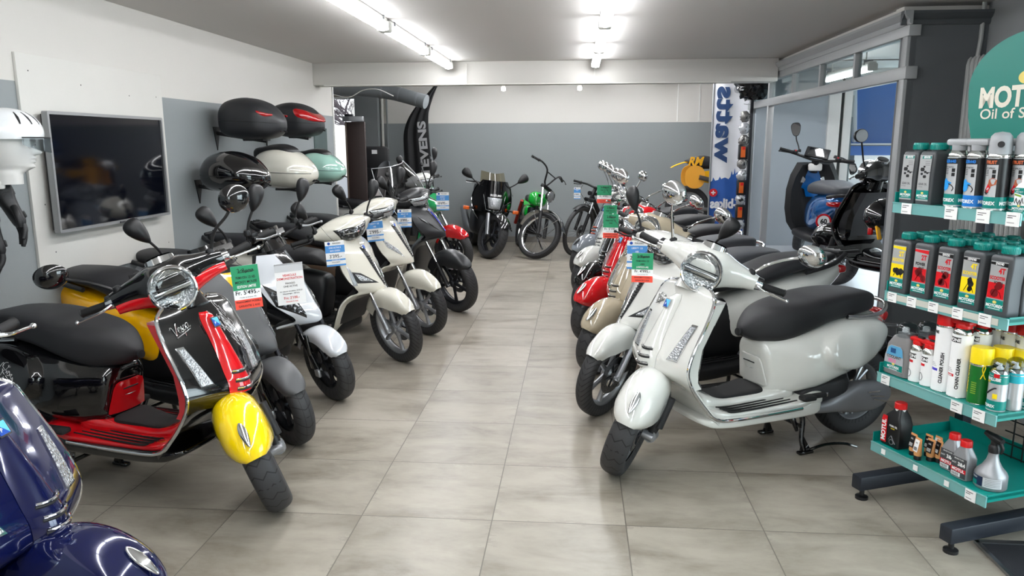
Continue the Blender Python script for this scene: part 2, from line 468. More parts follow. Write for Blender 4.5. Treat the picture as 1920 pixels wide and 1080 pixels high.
b = MB(); b.add([(-5, -4.2, 0), (4.65, -4.2, 0), (4.65, 11.8, 0), (-5, 11.8, 0), (-5, -4.2, -0.1), (4.65, -4.2, -0.1), (4.65, 11.8, -0.1), (-5, 11.8, -0.1)],
    [(0, 1, 2, 3), (7, 6, 5, 4), (0, 4, 5, 1), (1, 5, 6, 2), (2, 6, 7, 3), (3, 7, 4, 0)], floor_mat()); struct(b.build('floor'))
wallbox(XL - 0.16, XL, -4.2, 8.44, 'wall_left')
b = MB(); b.box((XL - 0.08, 8.452, 1.1), (0.19, 0.024, 2.2), WHT, bev=0.004); struct(b.build('trim_1'))
wallbox(-3.0, 3.32, YB, YB + 0.15, 'wall_back')
wallbox(2.93, 3.05, 9.18, 9.75, 'wall_back_return')
wallbox(3.05, 3.32, 9.68, 9.75, 'wall_back_step')
wallbox(3.22, 3.32, 9.75, YB, 'wall_back_right')
for k_, x_ in enumerate((1.47, 1.79)):
    b = MB(); b.box((x_, YB - .004, 2.13), (.012, .008, .62), WHT); struct(b.build('trim_%d' % (8 + k_)))
wallbox(-3.35, -3.0, YB - .16, YB + 0.15, 'wall_back_pier', split=None, hi=mat('wall_pier_grey_paint', (118, 122, 124), .6, grain=.25, gscale=60))
b = MB(); b.box((-4.2, YB + 0.07, 2.40), (1.8, 0.15, 0.42), mat('beige_lintel', (150, 142, 136), 0.7)); b.box((-4.2, YB - 0.02, 2.19), (1.8, 0.05, 0.03), WHT); struct(b.build('wall_back_lintel'))
b = MB(); b.box((-2.96, YB - 0.03, 1.1), (0.035, 0.035, 2.2), mat('white_pipe_paint', (205, 203, 198), 0.4), bev=0.01); b.box((-2.89, YB - 0.02, 1.1), (0.02, 0.02, 2.2), WALL_G); struct(b.build('trim_2'))
wallbox(-5.0, -4.85, 8.4, 11.8, 'wall_alcove', split=None, hi=WALL_D)
wallbox(-5.0, XL - 0.16, 8.28, 8.44, 'wall_alcove_near', split=None, hi=WALL_D)
b = MB(); b.box((0.0, YB - 0.008, 0.045), (5.7, 0.016, 0.09), mat('tile_skirting', (118, 114, 108), 0.4)); struct(b.build('baseboard_back'))
b = MB(); b.box((XL + 0.008, 2.1, 0.045), (0.016, 12.6, 0.09), mat('tile_skirting', (118, 114, 108), 0.4)); struct(b.build('baseboard_left'))
# ceiling, beam
b = MB(); b.box((0.1, 2.0, ZC + 0.05), (10.2, 12.4, 0.1), CEIL_M); struct(b.build('ceiling'))
b = MB(); b.box((-1.0, 9.95, 2.5), (8.0, 3.7, 0.1), CEIL_M); b.box((3.4, 8.65, ZC + .05), (2.6, 1.1, 0.1), CEIL_M); struct(b.build('ceiling_rear'))
b = MB(); b.box(((-2.72 + 1.95) / 2, 7.98, (2.095 + ZC) / 2), (4.67, 0.26, ZC - 2.095), WALL_W, bev=0.006); struct(b.build('beam'))
b = MB(); b.tube([(-2.6, 7.84, 2.09), (1.5, 7.84, 2.09)], 0.006, mat('cable_white', (222, 220, 215), 0.5), seg=8)
for x in (-1.12, 0.165): b.tube([(x, 7.83, 2.09), (x, 7.83, 2.29)], 0.004, mat('cable_white', (222, 220, 215), 0.5), seg=8)
struct(b.build('trim_3'))
# front of the shop, behind the viewer: piers and a window added for daylight
wallbox(XL, -.7, -4.2, -4.05, 'wall_front_pier', split=None); wallbox(.7, 2.6, -4.2, -4.05, 'wall_front_jamb', split=None)
b = MB(); b.box((0, -4.12, 2.3), (1.5, 0.15, 0.3), WALL_W); struct(b.build('wall_front_lintel'))
b = MB()
for x in (-0.67, 0, 0.67): b.box((x, -4.12, 1.08), (0.06, 0.08, 2.15), FRM)
for z in (0.03, 2.13): b.box((0, -4.12, z), (1.4, 0.08, 0.06), FRM)
w = struct(b.build('window_front_added')); b = MB(); b.box((0, -4.12, 1.08), (1.3, 0.01, 2.05), GLASS); b.build('pane', w)
# right wall towards the viewer, with the street door
wallbox(2.43, 2.6, 2.75, 4.95, 'wall_right', split=None, hi=mat('wall_mid_grey_paint', (124, 126, 128), 0.6, grain=0.25, gscale=60))
wallbox(2.43, 2.6, -4.2, 0.2, 'wall_right_near', split=None)
b = MB(); b.box((2.515, 1.48, 2.3), (0.17, 2.55, 0.35), WALL_W); struct(b.build('wall_right_lintel'))
b = MB()
for y in (0.23, 1.45, 2.72): b.box((2.52, y, 1.06), (0.07, 0.06, 2.12), FRM)
for z in (0.03, 2.1): b.box((2.52, 1.475, z), (0.07, 2.5, 0.06), FRM)
w = struct(b.build('window_2')); b = MB(); b.box((2.52, 1.475, 1.06), (0.01, 2.4, 2.02), GLASS); b.build('pane', w)
# dark end wall of the partition, cornice, strip of white wall above
wallbox(XP + 0.02, 2.6, 4.93, 5.08, 'wall_partition_end', split=None, hi=WALL_D, zt=2.2)
b = MB(); b.box((2.29, 5.1, 2.35), (0.62, 0.12, 0.3), WALL_W); b.box((2.06, 6.62, 2.35), (0.12, 3.1, 0.3), WALL_W); struct(b.build('wall_partition_head'))
b = MB()
def cornice(bm, p0, p1, out):
    P0, P1, o = Vector(p0), Vector(p1), Vector(out)
    prof = [(0.0, 0.0), (0.012, 0.0), (0.02, 0.012), (0.02, 0.03), (0.034, 0.04), (0.05, 0.062), (0.05, 0.078), (0.0, 0.078)]
    R = [[tuple(P + o * a + Vector((0, 0, c))) for a, c in prof] for P in (P0, P1)]
    bm.rings(R, FRM)
cornice(b, (XP, 9.2, 2.19), (XP, 4.87, 2.19), (-1, 0, 0)); struct(b.build('trim_4'))
b = MB()
def cornice2(bm):
    prof = [(0.0, 0.0), (0.012, 0.0), (0.02, 0.012), (0.02, 0.03), (0.034, 0.04), (0.05, 0.062), (0.05, 0.078), (0.0, 0.078)]
    R = [[(x, 4.93 - a, 2.19 + c) for a, c in prof] for x in (XP - 0.05, 2.43)]
    bm.rings(R, mat('dark_cornice', (76, 79, 82), 0.5))
cornice2(b); struct(b.build('trim_5'))
# partition: posts, rails, transom panes
b = MB()
yp = [(4.93, 0.075), (8.25, 0.06), (9.1, 0.06)]
for y, w in yp: b.box((XP + 0.03, y + w / 2, 1.1), (0.06, w, 2.2), FRM, bev=0.004)
b.box((XP + 0.03, 7.05, 1.915), (0.07, 4.3, 0.075), FRM, bev=0.004); b.box((XP + 0.03, 7.05, 2.16), (0.07, 4.3, 0.065), FRM, bev=0.004)
tr = [4.99, 5.83, 6.62, 7.42, 8.2]
for y in tr[1:-1]: b.box((XP + 0.03, y, 2.04), (0.05, 0.035, 0.2), FRM, bev=0.003)
w = struct(b.build('window_3'))
b = MB(); b.box((XP + 0.035, 7.05, 2.04), (0.006, 4.2, 0.19), GLASS); b.build('pane', w)
# side room behind the partition: panel wall, jamb, window to the street
wallbox(XP + 0.06, 2.82, 9.05, 9.18, 'wall_side_room', split=None, hi=PANEL)
wallbox(2.82, 2.95, 9.01, 9.18, 'wall_side_room_jamb', split=None, hi=WHT)
wallbox(4.5, 4.65, 5.0, 9.18, 'wall_side_room_right', split=None, hi=WHT)
wallbox(2.6, 4.65, 4.93, 5.08, 'wall_side_room_near', split=None, hi=WHT)
b = MB(); b.box((2.975, 9.09, 1.15), (0.035, 0.06, 2.3), GBLK)
for x in (3.05, 4.45): b.box((x, 9.11, 1.15), (0.09, 0.07, 2.3), WHT, bev=0.004)
b.box((3.75, 9.11, 0.04), (1.45, 0.07, 0.08), WHT); b.box((3.75, 9.11, 2.28), (1.45, 0.07, 0.08), WHT)
w = struct(b.build('window_4')); b = MB(); b.box((3.75, 9.11, 1.15), (1.32, 0.008, 2.2), GLASS); b.build('pane', w)
wallbox(XP + 0.15, XP + 0.22, 9.18, 9.7, 'wall_goods', split=None, hi=WALL_D)
# black door mat recess threshold at the street door
b = MB(); b.box((1.975, 1.9, 0.004), (0.87, 1.76, 0.008), mat('door_mat_pile', (28, 30, 36), 0.95, grain=0.8, gscale=260), bev=0.003)
b.box((1.535, 1.9, 0.006), (0.016, 1.78, 0.012), ALU); b.box((1.975, 2.785, 0.006), (0.89, 0.025, 0.012), ALU)
tag(b.build('door_mat'), 'dark blue-black entrance mat with metal edge strip below the oil rack', 'mat')
# ================================================================ outside
b = MB(); b.box((3, 16, -0.35), (40, 46, 0.3), mat('pale_paving', (190, 190, 190), 0.8, grain=0.3, gscale=20)); struct(b.build('ground_outside'))
b = MB(); b.box((-3.6, 22, 1.2), (5, 3, 2.9), mat('pale_render', (232, 230, 226), 0.8)); b.box((-3.6, 20.45, 1.4), (1.0, 0.1, 1.0), mat('dark_window', (60, 66, 74), 0.1)); struct(b.build('house_outside'))
def bare_tree():
    t = thing('bare_tree', 'bare pale winter tree of fine twigs seen through the rear left doorway', 'tree', (-4.9, 17.2, -0.2))
    tr_, tw = MB(), MB(); m = mat('bark', (116, 108, 112), 0.9); rnd = random.Random(5)
    tr_.tube([(0, 0, 0), (0.03, 0.02, 1.2), (0, 0, 2.3)], [0.12, 0.1, 0.07], m, sm=4)
    def br(p, d, L, r, k):
        q = p + d * L
        (tw if k < 3 else tr_).tube([p, (p + q) / 2 + Vector((rnd.uniform(-.05, .05), 0, rnd.uniform(-.05, .05))), q], [r, r * .8, r * .55], m, seg=4)
        if k == 0: return
        for i in range(4 if k > 1 else 5):
            n = (d + Vector((rnd.uniform(-1, 1), rnd.uniform(-1, 1), rnd.uniform(-.5, .8)))).normalized()
            br(p + d * L * rnd.uniform(.55, 1), n, L * rnd.uniform(.5, .75), r * .55, k - 1)
    for i in range(6):
        a = i * 1.05; br(Vector((0, 0, 1.5 + i * .15)), Vector((math.cos(a), math.sin(a), .6)).normalized(), 0.9, 0.045, 4)
    tr_.build('trunk', t); tw.build('twigs', t)
bare_tree()
# ================================================================ fluorescent battens
TUBE = mat('lit_diffuser', (255, 255, 255), 0.4, emit=(250, 252, 255), estr=27.0, var=0)
HOUS = mat('batten_housing', (228, 227, 222), 0.4)
def batten(x, y0, y1, label, zt=ZC):
    L = y1 - y0; t = thing('ceiling_light', label, 'ceiling light', (x, (y0 + y1) / 2, zt), 0, 'fluorescent battens on the ceiling')
    b = MB(); b.box((0, 0, -0.028), (0.062, L - 0.03, 0.05), HOUS, bev=0.006)
    for s in (-1, 1): b.box((0, s * (L / 2 - 0.018), -0.052), (0.084, 0.036, 0.066), HOUS, bev=0.012)
    b.build('housing', t)
    b = MB(); sec = [(0.038 * math.cos(math.radians(a)), -0.052 + 0.034 * math.sin(math.radians(a))) for a in range(180, 361, 18)]
    R = [[(x_, y, z_) for x_, z_ in sec] for y in (L / 2 - 0.036, -L / 2 + 0.036)]
    b.rings(R, TUBE); b.build('diffuser', t)
    for s in (-0.4, 0.4): b = MB(); b.box((0, s * L, -0.004), (0.075, 0.012, 0.04), STL); b.build('clip', t)
    return t
YS = [(6.56, 7.76), (5.19, 6.52), (3.84, 5.15), (2.5, 3.8), (1.16, 2.46), (-0.2, 1.12), (-1.6, -0.24), (-3.0, -1.64)]
LBL = ['end batten of the {} lamp row, touching the white beam', 'second batten from the white beam in the {} lamp row', 'third batten from the white beam in the {} lamp row', 'fourth batten from the white beam in the {} lamp row']
for side, x in (('left', -1.285), ('middle', 0.17)):
    for i, (y0, y1) in enumerate(YS):
        batten(x, y0, y1, ('lit white fluorescent ' + LBL[i].format(side)) if i < 4 else 'lit white fluorescent batten of the %s lamp row, %s from the beam' % (side, ['', '', '', '', 'fifth', 'sixth', 'seventh', 'eighth'][i]))
for x, w in ((-1.7, 'leftmost'), (-.7, 'second'), (.3, 'third'), (1.3, 'rightmost')):  # bright back wall implies lamps here; extra unseen ones added to brighten it
    batten(x, 9.9, 11.2, 'unseen lit fluorescent batten near the back wall behind the beam, %s of four' % w, 2.45); batten(x, 8.4, 9.7, 'unseen lit fluorescent batten added right behind the beam, %s of four' % w, 2.45)
sb = batten(2.5, 6.9, 8.15, 'lit white fluorescent batten in the side room seen through the transom panes', 2.185)
for y in (-.45, .45): b = MB(); b.tube([(0, y, -.01), (0, y, .13)], .006, HOUS, seg=8); b.build('hanger', sb)
for x, w in ((-0.82, 'left'), (0.02, 'right')):
    b = MB(); b.lathe([(0.0, -0.05), (0.022, -0.045), (0.026, -0.02), (0.018, 0.0)], mat('lit_bulb', (255, 250, 240), 0.3, emit=(255, 248, 235), estr=6.0, var=0), T(x, 8.6, 2.12), seg=16); b.box((x, 8.6, 2.29), (0.03, 0.03, 0.34), HOUS)
    tag(b.build('spot_lamp'), 'small lit round bulb below the beam, %s one of the pair' % w, 'lamp')
# ================================================================ shared vehicle parts
W_AX = RX(-90)          # lathe axis along local +y
CLEAR = None
def clear_lamp():
    m, nt, b = new_mat('clear_facetted_lens')
    tc = node(nt, 'ShaderNodeTexCoord'); vo = node(nt, 'ShaderNodeTexVoronoi'); vo.inputs['Scale'].default_value = 120
    nt.links.new(tc.outputs['Object'], vo.inputs['Vector'])
    bp = node(nt, 'ShaderNodeBump'); bp.inputs['Strength'].default_value = 0.8; bp.inputs['Distance'].default_value = 0.004
    nt.links.new(vo.outputs['Distance'], bp.inputs['Height']); nt.links.new(bp.outputs['Normal'], b.inputs['Normal'])
    nt.links.new(mix_c(nt, vo.outputs['Distance'], lin((200, 203, 206)), lin((128, 132, 136))), b.inputs['Base Color'])
    b.inputs['Metallic'].default_value = 0.55; b.inputs['Roughness'].default_value = 0.12; b.inputs['Coat Weight'].default_value = 1.0; b.inputs['Coat Roughness'].default_value = 0.02
    MC['clear_facetted_lens'] = m; return m
CLEAR = clear_lamp()
def led_lamp():
    m, nt, b = new_mat('dark_facetted_lens')
    tc = node(nt, 'ShaderNodeTexCoord'); vo = node(nt, 'ShaderNodeTexVoronoi'); vo.inputs['Scale'].default_value = 45
    nt.links.new(tc.outputs['Object'], vo.inputs['Vector'])
    bp = node(nt, 'ShaderNodeBump'); bp.inputs['Strength'].default_value = 1.0; bp.inputs['Distance'].default_value = 0.012
    nt.links.new(vo.outputs['Distance'], bp.inputs['Height']); nt.links.new(bp.outputs['Normal'], b.inputs['Normal'])
    nt.links.new(mix_c(nt, math_n(nt, 'GREATER_THAN', vo.outputs['Distance'], 0.42), lin((120, 125, 130)), lin((40, 42, 46))), b.inputs['Base Color'])
    b.inputs['Metallic'].default_value = 0.8; b.inputs['Roughness'].default_value = 0.14; b.inputs['Coat Weight'].default_value = 1.0; b.inputs['Coat Roughness'].default_value = 0.02
    MC['dark_facetted_lens'] = m; return m
LEDL = led_lamp()
def wheel(parent, M, R, w, rr, spokes=5, style='cast', tm=None, rim=None, name='wheel', disc=0.0, stripe=None, hubm=None):
    """wheel with axle along local y, centred at M; children tyre and brake_disc"""
    tm = tm or TY_R; rim = rim or SIL; hw = w / 2
    b = MB(); b.M = M @ W_AX
    bw = hw * 0.62
    b.lathe([(rr + 0.006, -bw), (rr - 0.004, -bw + 0.003), (rr - 0.013, -bw * 0.6), (rr - 0.02, 0), (rr - 0.013, bw * 0.6), (rr - 0.004, bw - 0.003), (rr + 0.006, bw), (rr + 0.004, bw - 0.008), (rr - 0.006, 0), (rr + 0.004, -bw + 0.008), (rr + 0.006, -bw)][::-1], rim, seg=48)
    hr = 0.035 if style != 'wire' else 0.026
    b.lathe([(0.0, -hw * 0.7), (hr * 0.7, -hw * 0.7), (hr, -hw * 0.5), (hr, hw * 0.5), (hr * 0.7, hw * 0.7), (0.0, hw * 0.7)], hubm or rim, seg=24)
    if style == 'wire':
        n = spokes; 
        for i in range(n):
            s = 1 if i % 2 else -1; a = 2 * PI * i / n; a2 = a + (0.32 if (i // 2) % 2 else -0.32)
            b.tube([(hr * math.cos(a), hr * math.sin(a), s * hw * 0.45), ((rr - 0.012) * math.cos(a2), (rr - 0.012) * math.sin(a2), s * hw * 0.08)], 0.0016, STL, seg=4)
    else:
        for i in range(spokes):
            for da, k in (((-0.16, 1), (0.16, 1)) if style == 'twin' else ((0, 1.6),)):
                a = 2 * PI * i / spokes + 0.3; a2 = a + da
                c0 = (hr * 0.8 * math.cos(a + da * 0.6), hr * 0.8 * math.sin(a + da * 0.6), 0); c1 = ((rr - 0.01) * math.cos(a2), (rr - 0.01) * math.sin(a2), 0)
                mid = tuple((p + q) / 2 for p, q in zip(c0, c1))
                b.tube([c0, mid, c1], [0.011 * k, 0.008 * k, 0.011 * k], rim, seg=8, up=(0, 0, 1))
    o = b.build(name, parent)
    t = MB(); t.M = M @ W_AX
    prof = []
    for i in range(17):
        a = -PI / 2 * 1.28 + PI * 1.28 * i / 16
        r = R - (R - rr) * 0.56 + (R - rr) * 0.56 * sgp(math.cos(a), 0.75) if abs(a) < PI / 2 else R - (R - rr) * 0.56 - (R - rr) * 0.44 * (abs(a) - PI / 2) / (PI * 0.14)
        prof.append((r, hw * sgp(math.sin(a), 0.8) if abs(a) < PI / 2 else hw * math.copysign(1 - 0.28 * (abs(a) - PI / 2) / (PI * 0.14), a)))
    t.lathe(prof, tm, seg=72, uvr=2 * PI * R)
    if stripe:
        for s in (-1, 1): t.lathe([(R * 0.9505, s * hw * 0.93 - 0.002), (R * 0.9515, s * hw * 0.93 + 0.002)], stripe, seg=48)
    t.build('tyre', o, angle=60)
    if disc:
        d = MB(); d.M = M @ W_AX; s = math.copysign(1, disc); z = s * (hw * 0.78); r1 = abs(disc); r0 = r1 * 0.62
        d.lathe([(r0, z - 0.002), (r1, z - 0.002), (r1, z + 0.002), (r0, z + 0.002), (r0, z - 0.002)], STL, seg=40)
        for i in range(5):
            a = 2 * PI * i / 5; d.tube([(0.02 * math.cos(a), 0.02 * math.sin(a), z), (r0 * 1.05 * math.cos(a), r0 * 1.05 * math.sin(a), z)], 0.006, DST, seg=6)
        for i in range(20):
            a = 2 * PI * i / 20; rm = r0 + (r1 - r0) * (0.35 + 0.3 * (i % 2)); d.lathe([(0, 0.0024), (0.0035, 0.0024), (0.0035, -0.0024), (0, -0.0024)], DST, T(rm * math.cos(a), rm * math.sin(a), z), seg=8)
        d.build('brake_disc', o)
    return o
def mirror(parent, Ms, base, pts, head, nrm, rx, rz, m_stem, m_head, style='round', sr=0.0065, upv=(0, 0, 1)):
    """mirror: stem from base over pts to head; nrm is the way the glass looks"""
    b = MB(); b.M = Ms
    path = [base] + list(pts) + [head]
    b.tube(path, sr, m_stem, seg=10, sm=5)
    b.lathe([(0, -0.006), (0.017, -0.006), (0.019, 0.008), (0.013, 0.024), (0.0, 0.026)], BLK, T(*base), seg=16)
    o = b.build('mirror_stem', parent)
    n = Vector(nrm).normalized(); up = Vector(upv); u = up - n * up.dot(n); u.normalize(); r = u.cross(n)
    if style in ('leaf', 'drop'):
        r = Vector(head) - Vector(path[-2]); r = (r - n * r.dot(n)).normalized(); u = n.cross(r); head = tuple(Vector(head) + r * rx * .8)
    F = frame(head, r, u, n)
    h = MB(); h.M = Ms @ F
    ex = 2.0 if style == 'round' else 2.6
    R = []
    for z, k in ((0.006, 1.0), (0.003, 1.03), (-0.006, 1.0), (-0.018, 0.86), (-0.030, 0.58), (-0.036, 0.2)):
        ring = []
        for x, y in sring(rx * k, rz * k, ex, 36):
            if style == 'drop': x += 0.0; y *= (1.0 + 0.22 * (x / rx))
            if style == 'leaf': y *= max(0.2, 1.0 + 0.5 * (x / rx) - .2 * (x / rx) ** 2)
            ring.append((x, y, z))
        R.append(ring)
    h.rings(list(reversed(R)), m_head)
    ho = h.build('mirror_head', o)
    g = MB(); g.M = Ms @ F
    out = []
    for x, y in sring(rx * 0.92, rz * 0.92, ex, 36):
        if style == 'drop': y *= (1.0 + 0.22 * (x / rx))
        if style == 'leaf': y *= max(0.2, 1.0 + 0.5 * (x / rx) - .2 * (x / rx) ** 2)
        out.append((x, y))
    g.poly(out, 0.002, MIR, T(0, 0, 0.006)); g.build('mirror_glass', o)
    return o
SCRIPT = [[(0, .60), (.05, .70), (.11, .62), (.16, .32), (.19, .06), (.27, .30), (.36, .62), (.43, .74)],
          [(.37, .24), (.47, .32), (.51, .42), (.46, .47), (.41, .34), (.42, .16), (.49, .09), (.58, .22)],
          [(.58, .22), (.67, .44), (.66, .30), (.69, .17), (.65, .08), (.59, .12)],
          [(.77, .42), (.74, .10), (.69, -.22)], [(.75, .28), (.82, .43), (.88, .34), (.86, .15), (.77, .11)],
          [(1.09, .40), (1.0, .43), (.93, .30), (.95, .13), (1.03, .13), (1.10, .38), (1.08, .16), (1.14, .09), (1.2, .16)],
          [(.16, -.06), (.6, -.04), (1.12, .0)]]
def script_logo(mb, fn, m, r=0.0022, k=0.0):
    """handwritten scooter lettering as raised strokes; fn maps (u, v) in units of the lettering to a point"""
    for s in SCRIPT: mb.tube([fn(u + k * v, v) for u, v in s], r, m, seg=6, sm=4)
def grip(mb, p0, p1, m=None, r=0.0165):
    P0, P1 = Vector(p0), Vector(p1); d = (P1 - P0)
    k = [0, .02, .06, .94, .97, 1.0]; rr = [r * 1.35, r * 1.35, r, r * 0.96, r * 1.12, r * 0.9]
    mb.tube([P0 + d * t for t in k], rr, m or RUB, seg=16)
def lever(mb, p, m=None, r=0.0058):
    mb.tube(p, [r * 1.3, r, r, r * 0.9][:len(p)] if len(p) <= 4 else r, m or CHR, seg=10, sm=6, flat=0.75)
    e = Vector(p[-1]); mb.blob(-0.011, 0.011, lambda x: 0.009, lambda x: -0.009, lambda x: 0.009, m or CHR, T(*e), n=2, ends=(2, 2), N=8, seg=12)
def steer_m(M0, delta, rake=27, gx=0.07):
    ax = Vector((-math.sin(math.radians(rake)), 0, math.cos(math.radians(rake)))); p = Vector((gx, 0, 0))
    return M0 @ T(*p) @ Matrix.Rotation(math.radians(delta), 4, ax) @ T(*(-p))
def lerp(a, b, t): return a + (b - a) * t
def sstep(a, b, x):
    t = max(0.0, min(1.0, (x - a) / (b - a))); return t * t * (3 - 2 * t)
# ================================================================ rounded retro scooter
VOFF = 0.667
V_xc = spl([(.87, -.285), (.80, -.248), (.70, -.188), (.60, -.133), (.54, -.103), (.50, -.098), (.465, -.14), (.42, -.215), (.36, -.26), (.30, -.30), (.24, -.345)])
V_xe = spl([(.87, -.315), (.80, -.288), (.70, -.235), (.60, -.182), (.53, -.160), (.46, -.180), (.38, -.235), (.30, -.305), (.24, -.37)])
V_w = spl([(.872, .10), (.866, .145), (.855, .172), (.83, .203), (.79, .215), (.70, .226), (.60, .230), (.53, .231), (.46, .229), (.38, .222), (.30, .218), (.24, .196)])
def v_shield(z, y):
    w = V_w(z); q = min(1.0, abs(y) / w); xc, xe = V_xc(z), V_xe(z)
    return xc + (xe - xc) * (q ** 1.6)
def vespa(name, label, c, loc, rz, steer=0.0, mirrors=None, hset='Vespa', tilt=0.0):
    t = thing(name, label, 'scooter', loc, rz)
    if tilt: t.rotation_euler[0] = math.radians(tilt)
    M0 = T(VOFF, 0, 0); Ms = steer_m(M0, steer)
    body, fen, tie, inner, seatm = c['body'], c.get('fender', c['body']), c.get('tie', c['body']), c.get('inner', c['body']), c.get('seat', SEAT)
    trim = c.get('trim', CHR); rimm = c.get('rim', SIL); metal = c.get('metal', CHR)
    # --- wheels
    wheel(t, Ms @ T(0, 0, .232), .232, .112, .152, 5, 'twin', c.get('tyre', TY_Z), rimm, 'front_wheel', disc=0.098, stripe=c.get('stripe'))
    wheel(t, M0 @ T(-1.335, 0, .238), .236, .122, .152, 5, 'twin', TY_V, rimm, 'rear_wheel')
    # --- fork
    b = MB(); b.M = Ms
    b.tube([(-.09, .0, .48), (-.085, .06, .44), (-.06, .088, .37), (-.035, .09, .29), (-.02, .088, .245)], [.03, .03, .028, .026, .022], BLK, seg=14, sm=5)
    b.tube([(-.075, .108, .42), (-.025, .108, .28)], .02, MBLK, seg=12)
    b.build('fork', t)
    b = MB(); b.M = Ms
    b.tube([(-.10, .092, .20), (-.05, .095, .222), (.0, .09, .232)], [.018, .026, .03], SIL, seg=12)
    b.blob(-.13, -.055, lambda x: .25, lambda x: .17, lambda x: .022, SIL, T(0, .082, 0), n=3, N=12, seg=20)
    b.lathe([(0, -.02), (.02, -.02), (.02, .03), (.012, .036), (0, .036)], SIL, T(0, .075, .232) @ W_AX, seg=20)
    b.build('caliper', t)
    # --- front mudguard
    w_a = spl([(32, .042), (35, .060), (43, .080), (55, .094), (85, .102), (120, .102), (150, .09), (165, .08)])
    rt_a = spl([(32, .270), (36, .278), (45, .285), (60, .293), (90, .298), (120, .298), (165, .285)])
    G = []
    for i in range(41):
        a = 32 + 133 * i / 40; ar = math.radians(a); rt = rt_a(a); w = w_a(a)
        rs = min(rt - 0.02, max(.095, .112 / max(.05, math.sin(ar)))) if a < 120 else lerp(.09, .2, (a - 120) / 45)
        row = []
        for j in range(25):
            u = -1 + 2 * j / 24; ph = u * PI / 2
            r = rs + (rt - rs) * (max(0, math.cos(ph)) ** 0.62); y = w * sgp(math.sin(ph), 0.85)
            row.append((r * math.cos(ar), y, .232 + r * math.sin(ar)))
        G.append(row)
    b = MB(); b.M = Ms; b.grid(G, fen, thick=0.005); f = b.build('front_mudguard', t, angle=50)
    b = MB(); b.M = Ms @ T(0, 0, .232) @ RY(-52) @ T(.292, 0, 0) @ RY(90)
    b.blob(-.055, .055, lambda x: .014, lambda x: -.004, lambda x: .016 * (1 - .35 * x / .055), metal, n=2, ends=(1.6, 2.2), N=18, seg=16)
    b.build('mudguard_crest', f)
    # --- leg shield outer
    zs = [.24 + .632 * (i / 56) for i in range(57)]
    G = [[(v_shield(z, V_w(z) * (-1 + 2 * j / 36)), V_w(z) * (-1 + 2 * j / 36), z) for j in range(37)] for z in zs]
    b = MB(); b.M = M0; b.grid(G, body, thick=0.014)
    b.tube([(-.315, 0, .83), (-.352, 0, .905)], [.075, .058], body, seg=20)
    sh = b.build('leg_shield', t, angle=60)
    # inner face, glove box
    G = [[(min(v_shield(z, y := V_w(z) * .985 * (-1 + 2 * j / 24)), V_xe(z) + .012) - .016 - .012 * (1 - (y / V_w(z)) ** 2), y, z) for j in range(25)] for z in [.29 + .575 * i / 30 for i in range(31)]]
    b = MB(); b.M = M0; b.grid(G, inner, thick=0.006)
    gb = spl([(.40, -.36), (.5, -.375), (.7, -.39), (.80, -.40)])
    b.rings([[(V_xe(z) - .02 + a * (-(.10) * (1 if z > .46 else .75)), yy, z) for a, yy in ((0, -.19), (.7, -.18), (1, -.15), (1.06, 0), (1, .15), (.7, .18), (0, .19))] for z in (.42, .45, .5, .6, .7, .78, .80)], inner)
    b.build('inner_shield', t)
    # chrome edging round the shield and along the floor
    for s in (-1, 1):
        pts = [(v_shield(z, V_w(z)) - .006, s * (V_w(z) + .001), z) for z in (.872, .866, .855, .83, .79, .72, .65, .58, .52, .46, .40, .34, .295)]
        pts = [(-.292, 0, .879), (-.296, s * .07, .879)] + pts + [(-.375, s * .207, .268), (-.45, s * .208, .262), (-.60, s * .209, .262), (-.83, s * .209, .268)]
        b = MB(); b.M = M0; b.tube(pts, .0078, trim, seg=10, sm=4); b.build('edge_trim', t)
    # horn cover (tie) with slots and badge
    tw = spl([(.495, .063), (.525, .062), (.56, .06), (.65, .048), (.74, .038), (.80, .032), (.825, .022)])
    G = []
    for i in range(29):
        z = .495 + .33 * i / 28; w = tw(z); row = []
        for j in range(17):
            u = -1 + 2 * j / 16; e = (1 - abs(u) ** 2.6) * min(1, (z - .489) / .012, (.829 - z) / .012)
            row.append((v_shield(z, w * u) + .002 + .036 * e, w * u, z))
        G.append(row)
    b = MB(); b.M = M0; b.grid(G, tie); h = b.build('horn_cover', t, angle=50)
    b = MB(); b.M = M0
    for k in range(3):
        z = .518 + .034 * k; w = tw(z) * .80
        pts = [(v_shield(z, w * u) + .003 + .036 * (1 - abs(u * .8) ** 2.6), w * u, z + .002 * u * u) for u in (-.9, -.5, 0, .5, .9)]
        b.tube(pts, .0052, MBLK, seg=8, sm=3, flat=1.0)
        b.tube([(p[0] + .003, p[1], p[2] + .0085) for p in pts], .0038, c.get('slot', metal), seg=8, sm=3)
    b.build('horn_slots', h)
    z = .785; b = MB(); b.M = M0 @ T(v_shield(z, 0) + .0405, 0, z) @ RY(-27) @ RZ(90) @ RX(90)
    o2 = [(-.016, -.019), (.017, -.019), (.017, .019), (-.017, .019)]
    b.poly([(x * 1.25, y * 1.2) for x, y in o2], .002, CHR); b.poly([(-.017, -.018), (.017, -.018), (-.017, .018)], .0032, BLUE_D); b.poly([(.017, -.018), (.017, .018), (-.017, .018)], .0032, BLUE_L)
    b.text('P', .016, WHT, T(-.007, -.010, .0036)); b.build('badge', t)
